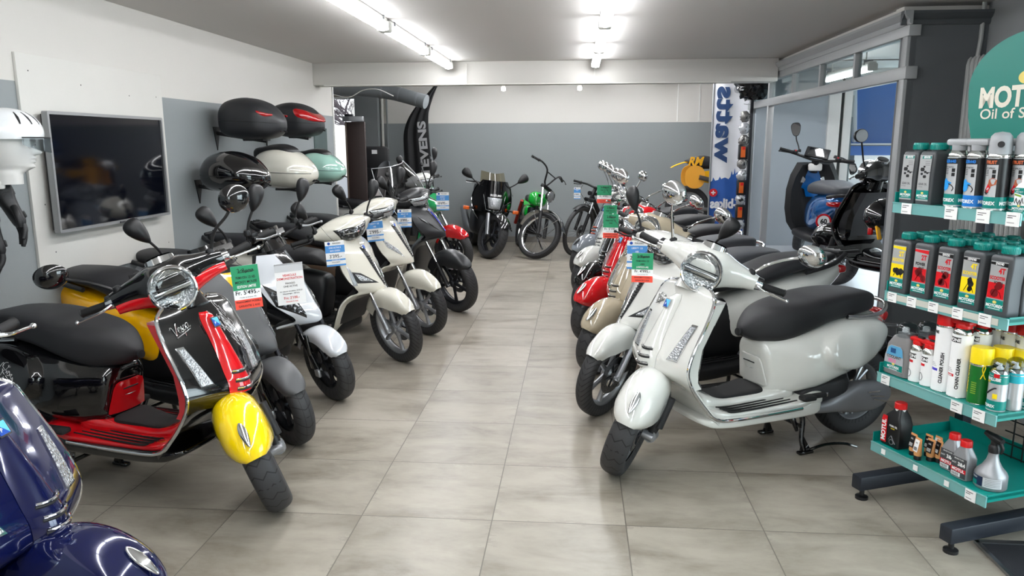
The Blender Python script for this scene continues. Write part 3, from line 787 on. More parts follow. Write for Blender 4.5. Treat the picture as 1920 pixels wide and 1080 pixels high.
    # indicators
    for s in (-1, 1):
        def ind(a, kk, off):
            z = .712 - .145 * a; yi = lerp(.168, .126, a) - kk * .005; yo = lerp(.190, .174, a) + kk * .005
            return [(v_shield(zz, y) + off, s * y, zz) for y, zz in ((yi, z), (lerp(yi, yo, .33), z), (lerp(yi, yo, .66), z + .0), (yo, z))]
        def patch(kk, off, mt, name, z0, z1):
            G = [ind(lerp(z0, z1, i / 10), kk, off) for i in range(11)]
            b = MB(); b.M = M0; b.grid(G, mt, thick=.010, flip=(s > 0)); return b.build(name, t)
        patch(1, .004, metal if c.get('ind_rim', True) else BLK, 'indicator_bezel', -.05, 1.05); patch(0, .008, CLEAR, 'indicator', .0, 1.0)
    # lettering on the right side of the shield
    b = MB(); b.M = M0
    def fn(u, v):
        y = -.180 + .075 * u; z = .752 + .022 * u + .058 * v; y = max(y, -V_w(z) + .01)
        return (v_shield(z, y) + .003, y, z)
    script_logo(b, fn, metal, .0022); b.build('lettering', t)
    if 'scribble' in c:
        def scrib(nm, fn, n, seed):
            b = MB(); b.M = M0; rnd = random.Random(seed)
            for k in range(n):
                r0, a0 = math.sqrt(rnd.random()) * .85, rnd.uniform(0, 6.28); px, py = r0 * math.cos(a0), r0 * math.sin(a0); pts = []
                for q in range(6): px += rnd.uniform(-.2, .2); py += rnd.uniform(-.2, .2); pts.append(fn(px, py))
                b.tube(pts, .0009, c['scribble'], seg=4, sm=3)
            b.build(nm, t)
        def f1(u, v): x = -1.10 + .085 * u; z = .50 + .085 * v; return (x, -c['_sy'](x, z), z)
        def f2(u, v): z = .73 + .11 * v; y = .10 + .045 * u - .35 * (z - .78); y = max(.03, min(y, V_w(z) - .02)); return (v_shield(z, y) + .002, y, z)
        SCR = (scrib, f1, f2)
    # --- floor
    b = MB(); b.M = M0
    b.blob(-1.0, -.27, spl([(-1.0, .31), (-.9, .31), (-.8, .282), (-.3, .282)]), spl([(-1.0, .225), (-.9, .205), (-.5, .205), (-.36, .215), (-.27, .25)]), spl([(-1.0, .19), (-.93, .212), (-.8, .203), (-.4, .200), (-.27, .198)]), body, n=4.5, ends=(7, 7), N=40, seg=44)
    b.build('side_skirt', t, angle=50)
    b = MB(); b.M = M0
    b.blob(-1.0, -.345, spl([(-1.0, .33), (-.93, .335), (-.82, .30), (-.45, .292), (-.39, .30), (-.345, .31)]), lambda x: .262, spl([(-1.0, .18), (-.95, .208), (-.8, .202), (-.345, .19)]), inner, n=5, ends=(8, 8), N=40, seg=44)
    b.blob(-.86, -.345, spl([(-.86, .39), (-.72, .345), (-.5, .318), (-.42, .335), (-.345, .37)]), lambda x: .27, spl([(-.86, .14), (-.5, .095), (-.345, .11)]), inner, n=3.2, ends=(8, 8), N=30, seg=32)
    fl = b.build('floorboard', t, angle=50)
    b = MB(); b.M = M0
    b.blob(-.70, -.345, spl([(-.70, .356), (-.6, .34), (-.5, .327), (-.40, .338), (-.345, .352)]), lambda x: .31, spl([(-.70, .10), (-.5, .07), (-.345, .075)]), RUB, n=4, ends=(10, 10), N=24, seg=28)
    b.build('floor_mat', fl)
    for s in (-1, 1):
        for k in range(4):
            y = .112 + .024 * k; b = MB(); b.M = M0
            b.tube([(-.40 - .004 * k, s * (y + .012), .303), (-.45, s * (y + .01), .2955), (-.58, s * (y + .004), .2935), (-.76 - .02 * k, s * (y - .004), .2995)], [.003, .0055, .0055, .003], RUB, seg=8, sm=4, flat=0.7); b.build('floor_strip', fl)
        b = MB(); b.M = M0; b.box((-.885, s * .212, .322), (.15, .03, .022), RUB, RZ(0), bev=.008); b.box((-.845, s * .222, .322), (.075, .05, .026), RUB, bev=.01); b.build('footpeg', t)
    # --- rear body
    ww = spl([(-1.50, .05), (-1.44, .105), (-1.36, .155), (-1.25, .198), (-1.12, .222), (-1.0, .222), (-.90, .205), (-.82, .172), (-.76, .14), (-.70, .122)])
    tp = spl([(-1.50, .63), (-1.42, .665), (-1.3, .685), (-1.1, .675), (-.95, .645), (-.82, .61), (-.70, .585)])
    bt = spl([(-1.50, .54), (-1.42, .49), (-1.3, .425), (-1.15, .368), (-1.02, .332), (-.92, .31), (-.8, .30), (-.70, .30)])
    def dsp(x, y, z, a, cc):
        fx = sstep(-.98, -.72, x); dx = fx * (.22 * (z - .42) + .5 * max(0, .38 - z))
        r = math.hypot((x + 1.16) / (.235 if x > -1.16 else .275), (z - .545 - .05 * (-x - 1.16)) / .125)
        dy = math.copysign(.028 * (1 - sstep(.86, 1.0, r)), y) if abs(y) > .05 else 0.0
        return (dx, dy, 0)
    b = MB(); b.M = M0
    b.blob(-1.50, -.70, tp, bt, ww, body, n=spl([(-1.5, 2.2), (-1.2, 2.5), (-.9, 2.8), (-.6, 3.2)]), ends=(3.5, 9), N=84, seg=72, disp=dsp)
    rb = b.build('rear_body', t, angle=60)
    b = MB(); b.M = M0 @ T(-.693, 0, .43) @ RY(10)
    b.grid([[(.006 - 1.4 * y * y, y, z) for y in [w * (-1 + 2 * j / 10) for j in range(11)]] for z, w in ((-.07, .095), (-.04, .092), (0, .085), (.04, .078), (.062, .068), (.07, .05))], inner, thick=.01, flip=True)
    b.tube([(.012, -.04, .035), (.015, 0, .037), (.012, .04, .035)], .004, MBLK, seg=8); b.tube([(.012, -.03, .005), (.015, 0, .004), (.012, .03, .005)], .003, c.get('slot', metal), seg=8)
    b.build('access_panel', t)
    b = MB(); b.M = M0
    def fn2(u, v): x = -1.36 - .11 * u; return (x, -(ww(x) + .0) - .012, .50 + .05 * v + .03 * u)
    def fn3(u, v): x = -1.40 + .10 * u; return (x, ww(x) * 1.02 + .006, .505 + .05 * v - .01 * u)
    script_logo(b, fn3, DST, .0018); b.build('side_lettering', t)
    if 'scribble' in c:
        def side_y(x, z):
            zc, hh = (tp(x) + bt(x)) / 2, (tp(x) - bt(x)) / 2; q = max(-.98, min(.98, (z - zc) / hh)); return ww(x) * (1 - abs(q) ** 2.5) ** (1 / 2.5) + .0295
        c['_sy'] = side_y; SCR[0]('scribble_pattern', SCR[1], 46, 3); SCR[0]('scribble_pattern', SCR[2], 40, 5)
    # seat
    s_t = spl([(-1.365, .765), (-1.3, .780), (-1.15, .785), (-1.0, .775), (-.90, .757), (-.80, .75), (-.72, .742), (-.66, .72), (-.605, .68)])
    s_b = spl([(-1.365, .675), (-1.2, .665), (-1.05, .648), (-.92, .61), (-.82, .57), (-.74, .547), (-.66, .545), (-.605, .56)])
    s_w = spl([(-1.365, .10), (-1.28, .13), (-1.1, .155), (-.95, .163), (-.82, .156), (-.72, .135), (-.65, .108), (-.605, .085)])
    b = MB(); b.M = M0
    b.blob(-1.365, -.605, s_t, s_b, s_w, seatm, n=spl([(-1.4, 4.2), (-1.0, 4.0), (-.78, 3.3), (-.6, 2.6)]), ends=(7, 2.7), N=56, seg=48)
    b.build('seat', t, angle=60)
    b = MB(); b.M = M0
    b.lathe([(0, .006), (.018, .004), (.02, -.004)], MBLK, T(-.598, 0, .615) @ RY(84), seg=20); b.build('seat_lock', t)
    # grab rail, tail lamp, plate carrier
    b = MB(); b.M = M0
    b.tube([(-1.12, .150, .675), (-1.22, .158, .668), (-1.34, .15, .68), (-1.42, .09, .708), (-1.44, 0, .716), (-1.42, -.09, .708), (-1.34, -.15, .68), (-1.22, -.158, .668), (-1.12, -.150, .675)], .0105, metal, seg=12, sm=5); b.build('grab_rail', t)
    b = MB(); b.M = M0 @ T(-1.475, 0, .628) @ RY(-20); b.blob(-.032, .03, lambda x: .032, lambda x: -.032, lambda x: .055, REDL, n=3, ends=(2.4, 8), N=14, seg=28); b.build('tail_lamp', t)
    b = MB(); b.M = M0
    b.tube([(-1.40, 0, .52), (-1.52, 0, .46), (-1.585, 0, .34)], [.05, .06, .05], BLK, seg=12, flat=.35, sm=4, up=(0, 1, 0)); b.box((-1.575, 0, .43), (.012, .18, .14), BLK, RY(0), bev=.005); b.build('plate_carrier', t)
    for s in (-1, 1):
        b = MB(); b.M = M0 @ T(-1.425, s * .125, .60) @ RZ(-s * 42); b.blob(-.04, .04, lambda x: .014, lambda x: -.014, lambda x: .010, ORL if s < 0 else mat('smoked_lens', (70, 66, 68), .1, coat=1), n=3, N=10, seg=18); b.build('rear_indicator', t)
    # engine, transmission case, exhaust, spring
    b = MB(); b.M = M0
    b.blob(-1.25, -.84, lambda x: .40, lambda x: .21, lambda x: .095, DST, n=4, N=16, seg=24)
    b.tube([(-1.33, -.12, .33), (-1.30, -.13, .55)], .024, DST, seg=12); b.build('engine', t)
    b = MB(); b.M = M0 @ T(0, .135, 0)
    b.blob(-1.46, -.86, spl([(-1.46, .31), (-1.38, .335), (-1.24, .335), (-1.12, .30), (-1.0, .265), (-.86, .265)]), spl([(-1.46, .18), (-1.36, .165), (-1.22, .175), (-1.1, .195), (-.86, .215)]), spl([(-1.46, .035), (-1.2, .045), (-.86, .05)]), mat('warm_silver_case', (150, 150, 154), .38, .7), n=3.2, ends=(2.6, 6), N=36, seg=32)
    for k in range(3): b.tube([(-1.40 + .03 * k, .046, .22 + .03 * k), (-1.30 + .02 * k, .048, .245 + .02 * k)], .004, CHR, seg=6)
    tc_ = b.build('transmission_case', t)
    b = MB(); b.M = M0 @ T(0, .128, 0)
    b.blob(-1.16, -.86, spl([(-1.16, .38), (-.86, .345)]), spl([(-1.16, .285), (-.86, .25)]), lambda x: .045, MBLK, n=5, N=16, seg=24)
    b.box((-.98, .049, .305), (.06, .004, .022), CHR, bev=.002); b.build('air_box', t)
    b = MB(); b.M = M0 @ T(0, -.15, 0)
    b.blob(-1.50, -1.02, spl([(-1.5, .33), (-1.02, .29)]), spl([(-1.5, .22), (-1.02, .21)]), lambda x: .05, DST, n=2.4, ends=(4, 3), N=20, seg=24); b.tube([(-1.02, 0, .24), (-.9, .06, .22)], .018, DST, seg=10); b.build('exhaust', t)
    # centre stand
    b = MB(); b.M = M0
    for s in (-1, 1):
        b.tube([(-.90, s * .085, .235), (-.93, s * .105, .17), (-.915, s * .125, .07), (-.92, s * .14, .018)], [.014, .013, .012, .012], GBLK, seg=10, sm=4)
        b.box((-.925, s * .145, .009), (.085, .032, .016), GBLK, bev=.006)
        b.add([(-.90, s * .135, .02), (-.96, s * .135, .02), (-.925, s * .125, .085), (-.90, s * .14, .02), (-.96, s * .14, .02), (-.925, s * .13, .085)], [(0, 1, 2), (5, 4, 3), (0, 3, 4, 1), (1, 4, 5, 2), (2, 5, 3, 0)], GBLK)
    b.tube([(-.92, -.12, .13), (-.92, .12, .13)], .010, GBLK, seg=8)
    b.tube([(-.95, .15, .02), (-1.02, .175, .045), (-1.10, .21, .052), (-1.16, .235, .035)], .0075, GBLK, seg=8, sm=4)
    b.build('centre_stand', t)
    b = MB(); b.M = M0; b.tube([(-.86, .10, .225), (-.84, .135, .20), (-.86, .15, .13)], [.02, .015, .008], GBLK, seg=10, sm=3); b.build('side_stand', t)
    # --- headset
    hx = spl([(-.26, -.425), (-.2, -.412), (-.12, -.385), (-.06, -.365), (0, -.36), (.06, -.365), (.12, -.385), (.2, -.412), (.26, -.425)])
    hz = spl([(-.26, .948), (-.15, .958), (0, .962), (.15, .958), (.26, .948)])
    def arm(f):
        return spl([(-.26, f[3]), (-.2, f[2]), (-.12, f[1]), (-.05, f[0]), (.05, f[0]), (.12, f[1]), (.2, f[2]), (.26, f[3])])
    ha, hb = arm((.092, .060, .037, .027)), arm((.086, .062, .040, .028))
    def bar(mb, mt, ka, kb, dz, dx, y0, y1, n=2.3):
        R = []
        for i in range(41):
            y = y0 + (y1 - y0) * i / 40; k = 1.0
            R.append([(hx(y) + dx + p * ha(y) * ka, y, hz(y) + dz + q * hb(y) * kb) for p, q in sring(1, 1, n, 32)])
        mb.rings([list(reversed(r)) for r in R], mt)
    b = MB(); b.M = Ms; bar(b, body, 1, 1, 0, 0, -.228, .228)
    b.lathe([(.086, 0), (.09, -.02), (.088, -.06), (.07, -.12)], body, Ms.inverted() @ Ms @ T(-.265, 0, .958) @ RY(82), seg=36)
    hs = b.build('headset', t, angle=60)
    if 'bar2' in c:
        b = MB(); b.M = Ms; bar(b, c['bar2'], .80, .62, -.030, .018, -.224, -.085); bar(b, c['bar2'], .80, .62, -.030, .018, .085, .224); b.build('headset_lower_cover', t, angle=60)
    HL = T(-.259, 0, .958) @ RY(82)
    b = MB(); b.M = Ms @ HL
    b.lathe([(.098, -.032), (.099, -.012), (.096, .004), (.088, .010), (.082, .007), (.080, -.002)][::-1] if False else [(.090, -.05), (.0945, -.02), (.094, -.004), (.090, .006), (.085, .008), (.080, .003), (.080, -.006)], metal, seg=48)
    hl = b.build('headlamp_ring', t)
    b = MB(); b.M = Ms @ HL
    b.lathe([(.081, -.003), (.06, -.014), (.03, -.02), (0, -.022)], CLEAR, seg=40)
    b.box((.004, 0, -.004), (.016, .15, .014), REFL, bev=.003); b.box((.020, 0, -.008), (.004, .145, .008), DST); b.box((-.012, 0, -.008), (.004, .148, .008), DST)
    b.build('reflector', hl)
    b = MB(); b.M = Ms @ HL
    b.lathe([(.082, .002), (.07, .0085), (.045, .0135), (.02, .0155), (0, .016)], glass_mat('headlamp_glass', (250, 252, 252)), seg=40); b.build('lens', hl)
    b = MB(); b.M = Ms @ T(-.40, 0, 1.045) @ RY(-28)
    b.lathe([(0, .012), (.045, .012), (.058, .006), (.062, -.02)][::-1], metal, S(.75, 1, 1), seg=32); b.lathe([(.05, .0135), (0, .0145)], mat('dial_face', (30, 32, 36), .15), S(.75, 1, 1), seg=32); b.build('speedometer', t)
    for s in (-1, 1):
        b = MB(); b.M = Ms
        b.tube([(hx(.22), s * .218, .949), (hx(.24) - .005, s * .25, .947)], [.027, .022], metal if c.get('switch', True) else BLK, seg=14)
        b.box((hx(.22) - .02, s * .236, .962), (.035, .035, .03), BLK, bev=.008); b.build('switch_block', t)
        b = MB(); b.M = Ms; grip(b, (hx(.24) - .004, s * .25, .947), (hx(.26) - .04, s * .355, .942)); b.build('grip', t)
        b = MB(); b.M = Ms; lever(b, [(hx(.22) + .018, s * .236, .948), (hx(.25) + .035, s * .27, .942), (hx(.25) + .018, s * .33, .934), (hx(.25) + .002, s * .378, .928)], metal); b.build('brake_lever', t)
    for mi in (mirrors if mirrors is not None else VM): mirror(t, Ms, *mi)
    return t
VM = [((-.41, s * .19, .985), [(-.40, s * .215, 1.05), (-.385, s * .28, 1.15)], (-.375, s * .315, 1.21), (-.95, -s * .05, .0), .062, .055, CHR, CHR) for s in (1, -1)]
# ================================================================ modern step-through scooter (three front shapes)
def patch(mb, fn, q, off, mt, n=6, th=.006, M=None, flip=False):
    """raised patch over a surface x = fn(y, z); q = four corners (y, z): a b c d"""
    (ay, az), (by, bz), (cy, cz), (dy, dz) = q; G = []
    for i in range(n + 1):
        v = i / n; row = []
        for j in range(n + 1):
            u = j / n
            y = (ay * (1 - u) + by * u) * (1 - v) + (dy * (1 - u) + cy * u) * v; z = (az * (1 - u) + bz * u) * (1 - v) + (dz * (1 - u) + cz * u) * v
            e = min(1.0, 6 * u + .3, 6 * (1 - u) + .3, 6 * v + .3, 6 * (1 - v) + .3)
            row.append((fn(y, z) + off * e, y, z))
        G.append(row)
    mb.grid(G, mt, M, thick=th, flip=flip)
KIND = {
 'one': dict(R=.222, wb=1.22, tw=.10, rr=.135, xc=[(.18, -.42), (.30, -.34), (.38, -.30), (.44, -.2), (.475, -.07), (.50, -.045), (.6, -.105), (.7, -.165), (.8, -.225), (.87, -.30)],
   xe=[(.18, -.42), (.30, -.36), (.38, -.33), (.44, -.27), (.475, -.17), (.5, -.155), (.6, -.25), (.7, -.315), (.8, -.35), (.87, -.37)],
   w=[(.18, .13), (.30, .17), (.38, .165), (.44, .13), (.475, .10), (.5, .105), (.55, .15), (.62, .19), (.7, .205), (.78, .19), (.87, .14)], top=.87, p=1.35),
 'lib': dict(R=.255, wb=1.33, tw=.088, rr=.185, xc=[(.18, -.44), (.25, -.38), (.34, -.34), (.42, -.30), (.48, -.20), (.505, -.085), (.54, -.092), (.6, -.13), (.68, -.18), (.76, -.23), (.82, -.28), (.86, -.33)],
   xe=[(.18, -.43), (.25, -.37), (.34, -.33), (.42, -.30), (.48, -.25), (.505, -.21), (.54, -.215), (.6, -.25), (.68, -.285), (.76, -.31), (.82, -.335), (.86, -.355)],
   w=[(.18, .18), (.25, .215), (.34, .235), (.42, .23), (.48, .20), (.505, .15), (.54, .18), (.6, .215), (.68, .235), (.76, .228), (.82, .20), (.86, .15)], top=.86, p=1.5),
}
KIND['bev'] = dict(KIND['lib'], R=.275, wb=1.5, tw=.115, rr=.195)
def modern(name, label, kind, c, loc, rz, steer=0.0, zmap=None, scale=1.0, rear='mono'):
    K = KIND[kind]; R = K['R']; wb = K['wb']; off = wb / 2
    t = thing(name, label, 'scooter', loc, rz); t.scale = (scale,) * 3
    M0 = T(off, 0, 0); Ms = steer_m(M0, steer, 26, .07)
    zm = spl(zmap) if zmap else (lambda z: z)
    body, fen = c['body'], c.get('fender', c['body']); low = c.get('low', BLK); acc = c.get('accent', body)
    xc, xe, w = spl(K['xc']), spl(K['xe']), spl(K['w'])
    def ax(y, z):
        q = min(1.15, abs(y) / w(z)); return xc(z) + (xe(z) - xc(z)) * q ** K['p']
    wheel(t, Ms @ T(0, 0, R), R, K['tw'], K['rr'], 6 if kind == 'lib' else 5, 'cast', TY_V if kind != 'one' else TY_R, c.get('rim', SIL), 'front_wheel', disc=.11)
    wheel(t, M0 @ T(-wb, 0, R * .96), R * .96, K['tw'] * 1.15, K['rr'] * .94, 5, 'cast', TY_V, c.get('rim', SIL), 'rear_wheel')
    # fork legs
    fk = c.get('fork', SIL); hw = K['tw'] / 2 + .024
    for s in (-1, 1):
        b = MB(); b.M = Ms
        b.tube([(.012, s * hw, R - .015), (-.10, s * hw, R + .21)], [.021, .019], fk, seg=14); b.tube([(-.09, s * hw, R + .19), (-.22, s * hw, R + .42)], .0135, CHR if kind != 'one' else DST, seg=12)
        b.lathe([(0, -.012), (.016, -.012), (.016, .014), (0, .014)], SIL, T(.01, s * hw, R) @ W_AX, seg=14)
        if kind == 'one': b.box((-.04, s * (hw + .006), R + .11), (.035, .022, .22), GBLK, RY(0), bev=.01); b.box((.015, s * (hw + .012), R - .01), (.05, .02, .05), SIL, bev=.008)
        b.build('fork_leg', t)
    b = MB(); b.M = Ms; b.box((-.085, hw * .8, R + .05), (.07, .03, .09), DST, bev=.012); b.build('brake_caliper', t)
    # mudguard
    rt0 = R + (.024 if kind == 'one' else .034); G = []; a0 = 33 if kind == 'one' else 38
    wa = spl([(a0, .035), (a0 + 6, K['tw'] * .5 + .006), (a0 + 22, K['tw'] * .5 + .018), (90, K['tw'] * .5 + (.022 if kind == 'one' else .032)), (150, K['tw'] * .5 + .025)])
    for i in range(31):
        a = a0 + (152 - a0) * i / 30; ar = math.radians(a); rs = max(R * .80, (R * .62 if 50 < a < 120 else R * .85)) if kind == 'one' else R * lerp(.86, .68, sstep(a0, a0 + 35, a))
        row = []
        for j in range(21):
            u = -1 + 2 * j / 20; ph = u * PI / 2
            r = rs + (rt0 - rs) * (max(0, math.cos(ph)) ** .55); row.append((r * math.cos(ar), wa(a) * sgp(math.sin(ph), .8), R + r * math.sin(ar)))
        G.append(row)
    b = MB(); b.M = Ms; b.grid(G, fen, thick=.004); b.build('front_mudguard', t, angle=50)
    # front apron
    z0 = .44 if kind == 'one' else .18
    zs = [lerp(z0, K['top'], i / 60) for i in range(61)]
    G = [[(ax(y, z), y, zm(z)) for y in [w(z) * (-1 + 2 * j / 32) for j in range(33)]] for z in zs]
    b = MB(); b.M = M0; b.grid(G, body, thick=.012); ap = b.build('front_apron', t, angle=55)
    if kind == 'one':
        zs = [lerp(.18, .45, i / 16) for i in range(17)]
        b = MB(); b.M = M0; b.grid([[(ax(y, z) - .004, y, z) for y in [w(z) * (-1 + 2 * j / 20) for j in range(21)]] for z in zs], low, thick=.012); b.build('lower_apron', t)
    fn = lambda y, z: ax(y, z)
    def zpatch(mb, q, o, mt, **k):
        mb_ = MB(); patch(mb_, fn, q, o, mt, **k); mb_.v = [(p[0], p[1], zm(p[2])) for p in mb_.v]
        mb.add(mb_.v, mb_.f, mt)
    # lamps in the apron
    for s in (-1, 1):
        fl = s > 0
        if kind == 'one':
            q = [(s * .192, .715), (s * .172, .585), (s * .068, .508), (s * .078, .605)]
            qi = [(s * .180, .685), (s * .164, .592), (s * .076, .522), (s * .083, .597)]
            b = MB(); b.M = M0; zpatch(b, q, .006, GBLK, flip=fl); hb = b.build('headlamp_housing', t)
            b = MB(); b.M = M0; zpatch(b, qi, .012, LEDL, flip=fl); b.build('headlamp_lens', hb)
            b = MB(); b.M = M0; zpatch(b, [(s * .150, .638), (s * .146, .622), (s * .092, .59), (s * .10, .602)], .016, CHR, flip=fl); b.build('lamp_fin', hb)
        elif c.get('lamp') == 'leaf':
            q = [(s * .19, .72), (s * .17, .64), (s * .075, .555), (s * .095, .62)]
            b = MB(); b.M = M0; zpatch(b, q, .008, CLEAR, flip=fl); b.build('front_indicator', t)
        elif kind == 'bev':
            q = [(s * .185, .76), (s * .165, .69), (s * .05, .57), (s * .075, .61)]; b = MB(); b.M = M0; zpatch(b, q, .006, GBLK, flip=fl); hb = b.build('indicator_housing', t)
            b = MB(); b.M = M0; zpatch(b, [(s * .178, .748), (s * .162, .70), (s * .115, .635), (s * .125, .665)], .011, CLEAR, flip=fl); b.build('indicator_lens', hb)
        else:
            q = [(s * .195, .655), (s * .17, .575), (s * .04, .565), (s * .13, .64)]; b = MB(); b.M = M0; zpatch(b, q, .005, BLK, flip=fl); hb = b.build('indicator_housing', t)
            b = MB(); b.M = M0; zpatch(b, [(s * .172, .64), (s * .155, .586), (s * .065, .575), (s * .125, .622)], .010, CLEAR, flip=fl); b.build('indicator_lens', hb)
            b = MB(); b.M = M0; zpatch(b, [(s * .205, .70), (s * .196, .56), (s * .172, .56), (s * .186, .67)], .007, SIL, flip=fl); b.build('side_blade', t)
    # centre strip and badge
    b = MB(); b.M = M0
    if kind == 'one':
        qs = [(-.05, .87), (-.045, .755), (.045, .755), (.05, .87)]; cap = c.get('cap', GBLK)
        zpatch(b, qs, .008, cap, flip=False, n=8); zpatch(b, [(-.045, .757), (0.0, .70), (0.0, .70), (.045, .757)], .008, cap, n=8)
        st = b.build('nose_cap', t)
    else:
        m = MB(); 
        q = [(-.030, .80), (-.0055, .545), (.0055, .545), (.030, .80)]
        zpatch(b, q, .006, c.get('strip', BLK), n=12)
        for i in range(13):
            z = .56 + .015 * i; ww = .004 + .018 * (z - .55) / .25
            b.tube([(ax(ww, z) + .009, -ww, zm(z)), (ax(0, z) + .011, 0, zm(z - .004)), (ax(ww, z) + .009, ww, zm(z))], .0026, MBLK, seg=6)
        st = b.build('grille_strip', t)
        if 'glow' in c:
            b = MB(); b.M = M0; b.tube([(ax(.0, z) + .010, .012 + .01 * (z - .56), zm(z)) for z in (.56, .64, .72, .78)], .004, c['glow'], seg=8); b.build('coloured_edge', st)
    zb = .745 if kind == 'one' else .80; 
    b = MB(); b.M = M0 @ T(ax(0, zb) + .013, 0, zm(zb)) @ RY(62)
    b.lathe([(0, .004), (.016, .003), (.019, 0), (.019, -.004)][::-1], CHR, seg=24); b.lathe([(.0145, .0042), (0, .0048)], BLUE_D, seg=24); b.build('badge', t)
    # inner leg panel and floor
    b = MB(); b.M = M0
    b.rings([[(xe(z) - .012 - d, y, zm(z)) for y, d in ((-w(z) * .95, 0), (-w(z) * .7, .05), (0, .08), (w(z) * .7, .05), (w(z) * .95, 0), (w(z) * .5, -.02 + .0), (-w(z) * .5, -.02))][::-1] for z in [lerp(.28, K['top'] - .01, i / 14) for i in range(15)]], low); b.build('inner_panel', t, angle=50)
    fy = .20 if kind != 'one' else .17; xb = -wb * .70
    b = MB(); b.M = M0
    b.blob(xb - .1, -.36, spl([(xb - .1, .36), (xb, .34), (-.7, .285), (-.5, .28), (-.36, .33)]), spl([(xb - .1, .24), (-.5, .18), (-.36, .20)]), lambda x: fy, low, n=4, ends=(7, 7), N=24, seg=36)
    for s in (-1, 1):
        for k in range(4): b.tube([(-.46, s * (.06 + .032 * k), .283), (xb + .1, s * (.06 + .032 * k), .30)], .004, RUB, seg=6)
    b.build('floorboard', t, angle=50)
    b = MB(); b.M = M0
    b.blob(-wb * .80, -wb * .40, spl([(-wb * .8, .66), (-wb * .40, .60)]), lambda x: .27, spl([(-wb * .8, .15), (-wb * .55, .13), (-wb * .40, .095)]), low, n=3, ends=(8, 8), N=20, seg=32, disp=lambda x, y, z, a, e: (.14 * (z - .42) * sstep(-wb * .7, -wb * .5, x), 0, 0)); b.build('seat_column', t, angle=50)
    # tail body
    x1 = -wb * .46; x0 = -wb - .26
    b = MB(); b.M = M0
    b.blob(x0, x1, spl([(x0, .80), (-wb, .755), (-wb * .7, .70), (x1, .60)]), spl([(x0, .70), (-wb, .58), (-wb * .75, .46), (-wb * .6, .36), (x1, .33)]), spl([(x0, .06), (-wb, .15), (-wb * .78, .185), (-wb * .6, .165), (x1, .10)]), acc, n=2.8, ends=(5, 4), N=40, seg=44); b.build('tail_body', t, angle=55)
    b = MB(); b.M = M0 @ T(x0 + .02, 0, .745); b.blob(-.04, .04, lambda x: .03, lambda x: -.028, lambda x: .075, REDL, n=3, ends=(2.4, 6), N=12, seg=24); b.build('tail_lamp', t)
    b = MB(); b.M = M0; b.tube([(x0 + .09, 0, .64), (x0 - .02, 0, .52), (x0 - .07, 0, .36)], [.05, .05, .045], BLK, seg=12, flat=.3, up=(0, 1, 0), sm=3); b.box((x0 - .055, 0, .46), (.012, .18, .14), BLK, bev=.004); b.build('plate_carrier', t)
    xs0, xs1 = x0 + .06, -wb * .40
    b = MB(); b.M = M0
    b.blob(xs0, xs1, spl([(xs0, .86), (xs0 + .35, .85), (lerp(xs0, xs1, .55), .80), (lerp(xs0, xs1, .62), .775), (xs1 - .1, .775), (xs1, .70)]), spl([(xs0, .80), (xs0 + .35, .75), (lerp(xs0, xs1, .55), .70), (xs1 - .1, .65), (xs1, .63)]), spl([(xs0, .09), (xs0 + .3, .145), (lerp(xs0, xs1, .6), .15), (xs1 - .08, .115), (xs1, .08)]), c.get('seat', SEAT), n=3, ends=(4, 3.4), N=40, seg=40); b.build('seat', t, angle=60)
    b = MB(); b.M = M0
    for s in (-1, 1):
        b.tube([(xs0 + .32, s * .155, .76), (xs0 + .12, s * .15, .80), (xs0 - .02, s * .09, .845)], [.013, .014, .016], BLK, seg=10, sm=4)
    b.box((xs0 - .06, 0, .852), (.17, .17, .022), BLK, bev=.009)
    for k in (-1, 0, 1): b.box((xs0 - .08, k * .05, .866), (.12, .012, .008), MBLK, bev=.003)
    b.build('rear_rack', t)
    # engine, silencer, stand
    b = MB(); b.M = M0
    b.blob(-wb - .14, -wb * .6, lambda x: .36, lambda x: .19, lambda x: .045, SIL if kind != 'one' else DST, T(0, .12, 0), n=3, ends=(2.5, 5), N=20, seg=24); b.blob(-wb * .95, -wb * .6, lambda x: .42, lambda x: .2, lambda x: .09, DST, n=4, N=10, seg=20)
    b.tube([(-wb, -.13, .30), (-wb * .93, -.15, .62)], .022, DST, seg=10); b.build('engine', t)
    if kind != 'one':
        b = MB(); b.M = M0; b.blob(-wb - .2, -wb * .78, lambda x: .38, lambda x: .25, lambda x: .05, DST, T(0, -.15, 0), n=2.4, N=16, seg=20); b.build('exhaust', t)
    b = MB(); b.M = M0
    for s in (-1, 1):
        b.tube([(-wb * .66, s * .08, .22), (-wb * .69, s * .12, .08), (-wb * .69, s * .14, .014)], .012, GBLK, seg=8, sm=3); b.box((-wb * .69, s * .145, .008), (.07, .03, .014), GBLK, bev=.005)
    b.tube([(-wb * .68, -.1, .12), (-wb * .68, .1, .12)], .009, GBLK, seg=8); b.build('centre_stand', t)
    # handlebar
    dz = zm(K['top']) - .86
    hx = lambda y: -.395 - .35 * abs(y) ** 1.5
    zg = (.945 if kind == 'one' else .912) + dz
    if kind == 'one':
        b = MB(); b.M = Ms; b.tube([(hx(y) - .01, y, zg + .0 - .03 * (1 - abs(y) / .3)) for y in (-.36, -.24, -.12, 0, .12, .24, .36)], .0115, BLK, seg=10, sm=3); b.tube([(-.36, 0, .80), (-.40, 0, .93)], .03, BLK, seg=14); b.build('handlebar', t)
        b = MB(); b.M = Ms @ T(-.372, 0, .955) @ RY(-25)
        b.poly([(-.05, -.13), (.055, -.085), (.055, .085), (-.05, .13)][::1], .03, GBLK); b.box((-.005, 0, .032), (.075, .12, .004), mat('dial_face', (30, 32, 36), .15)); b.build('dash_display', t)
        b = MB(); b.M = Ms; G = []
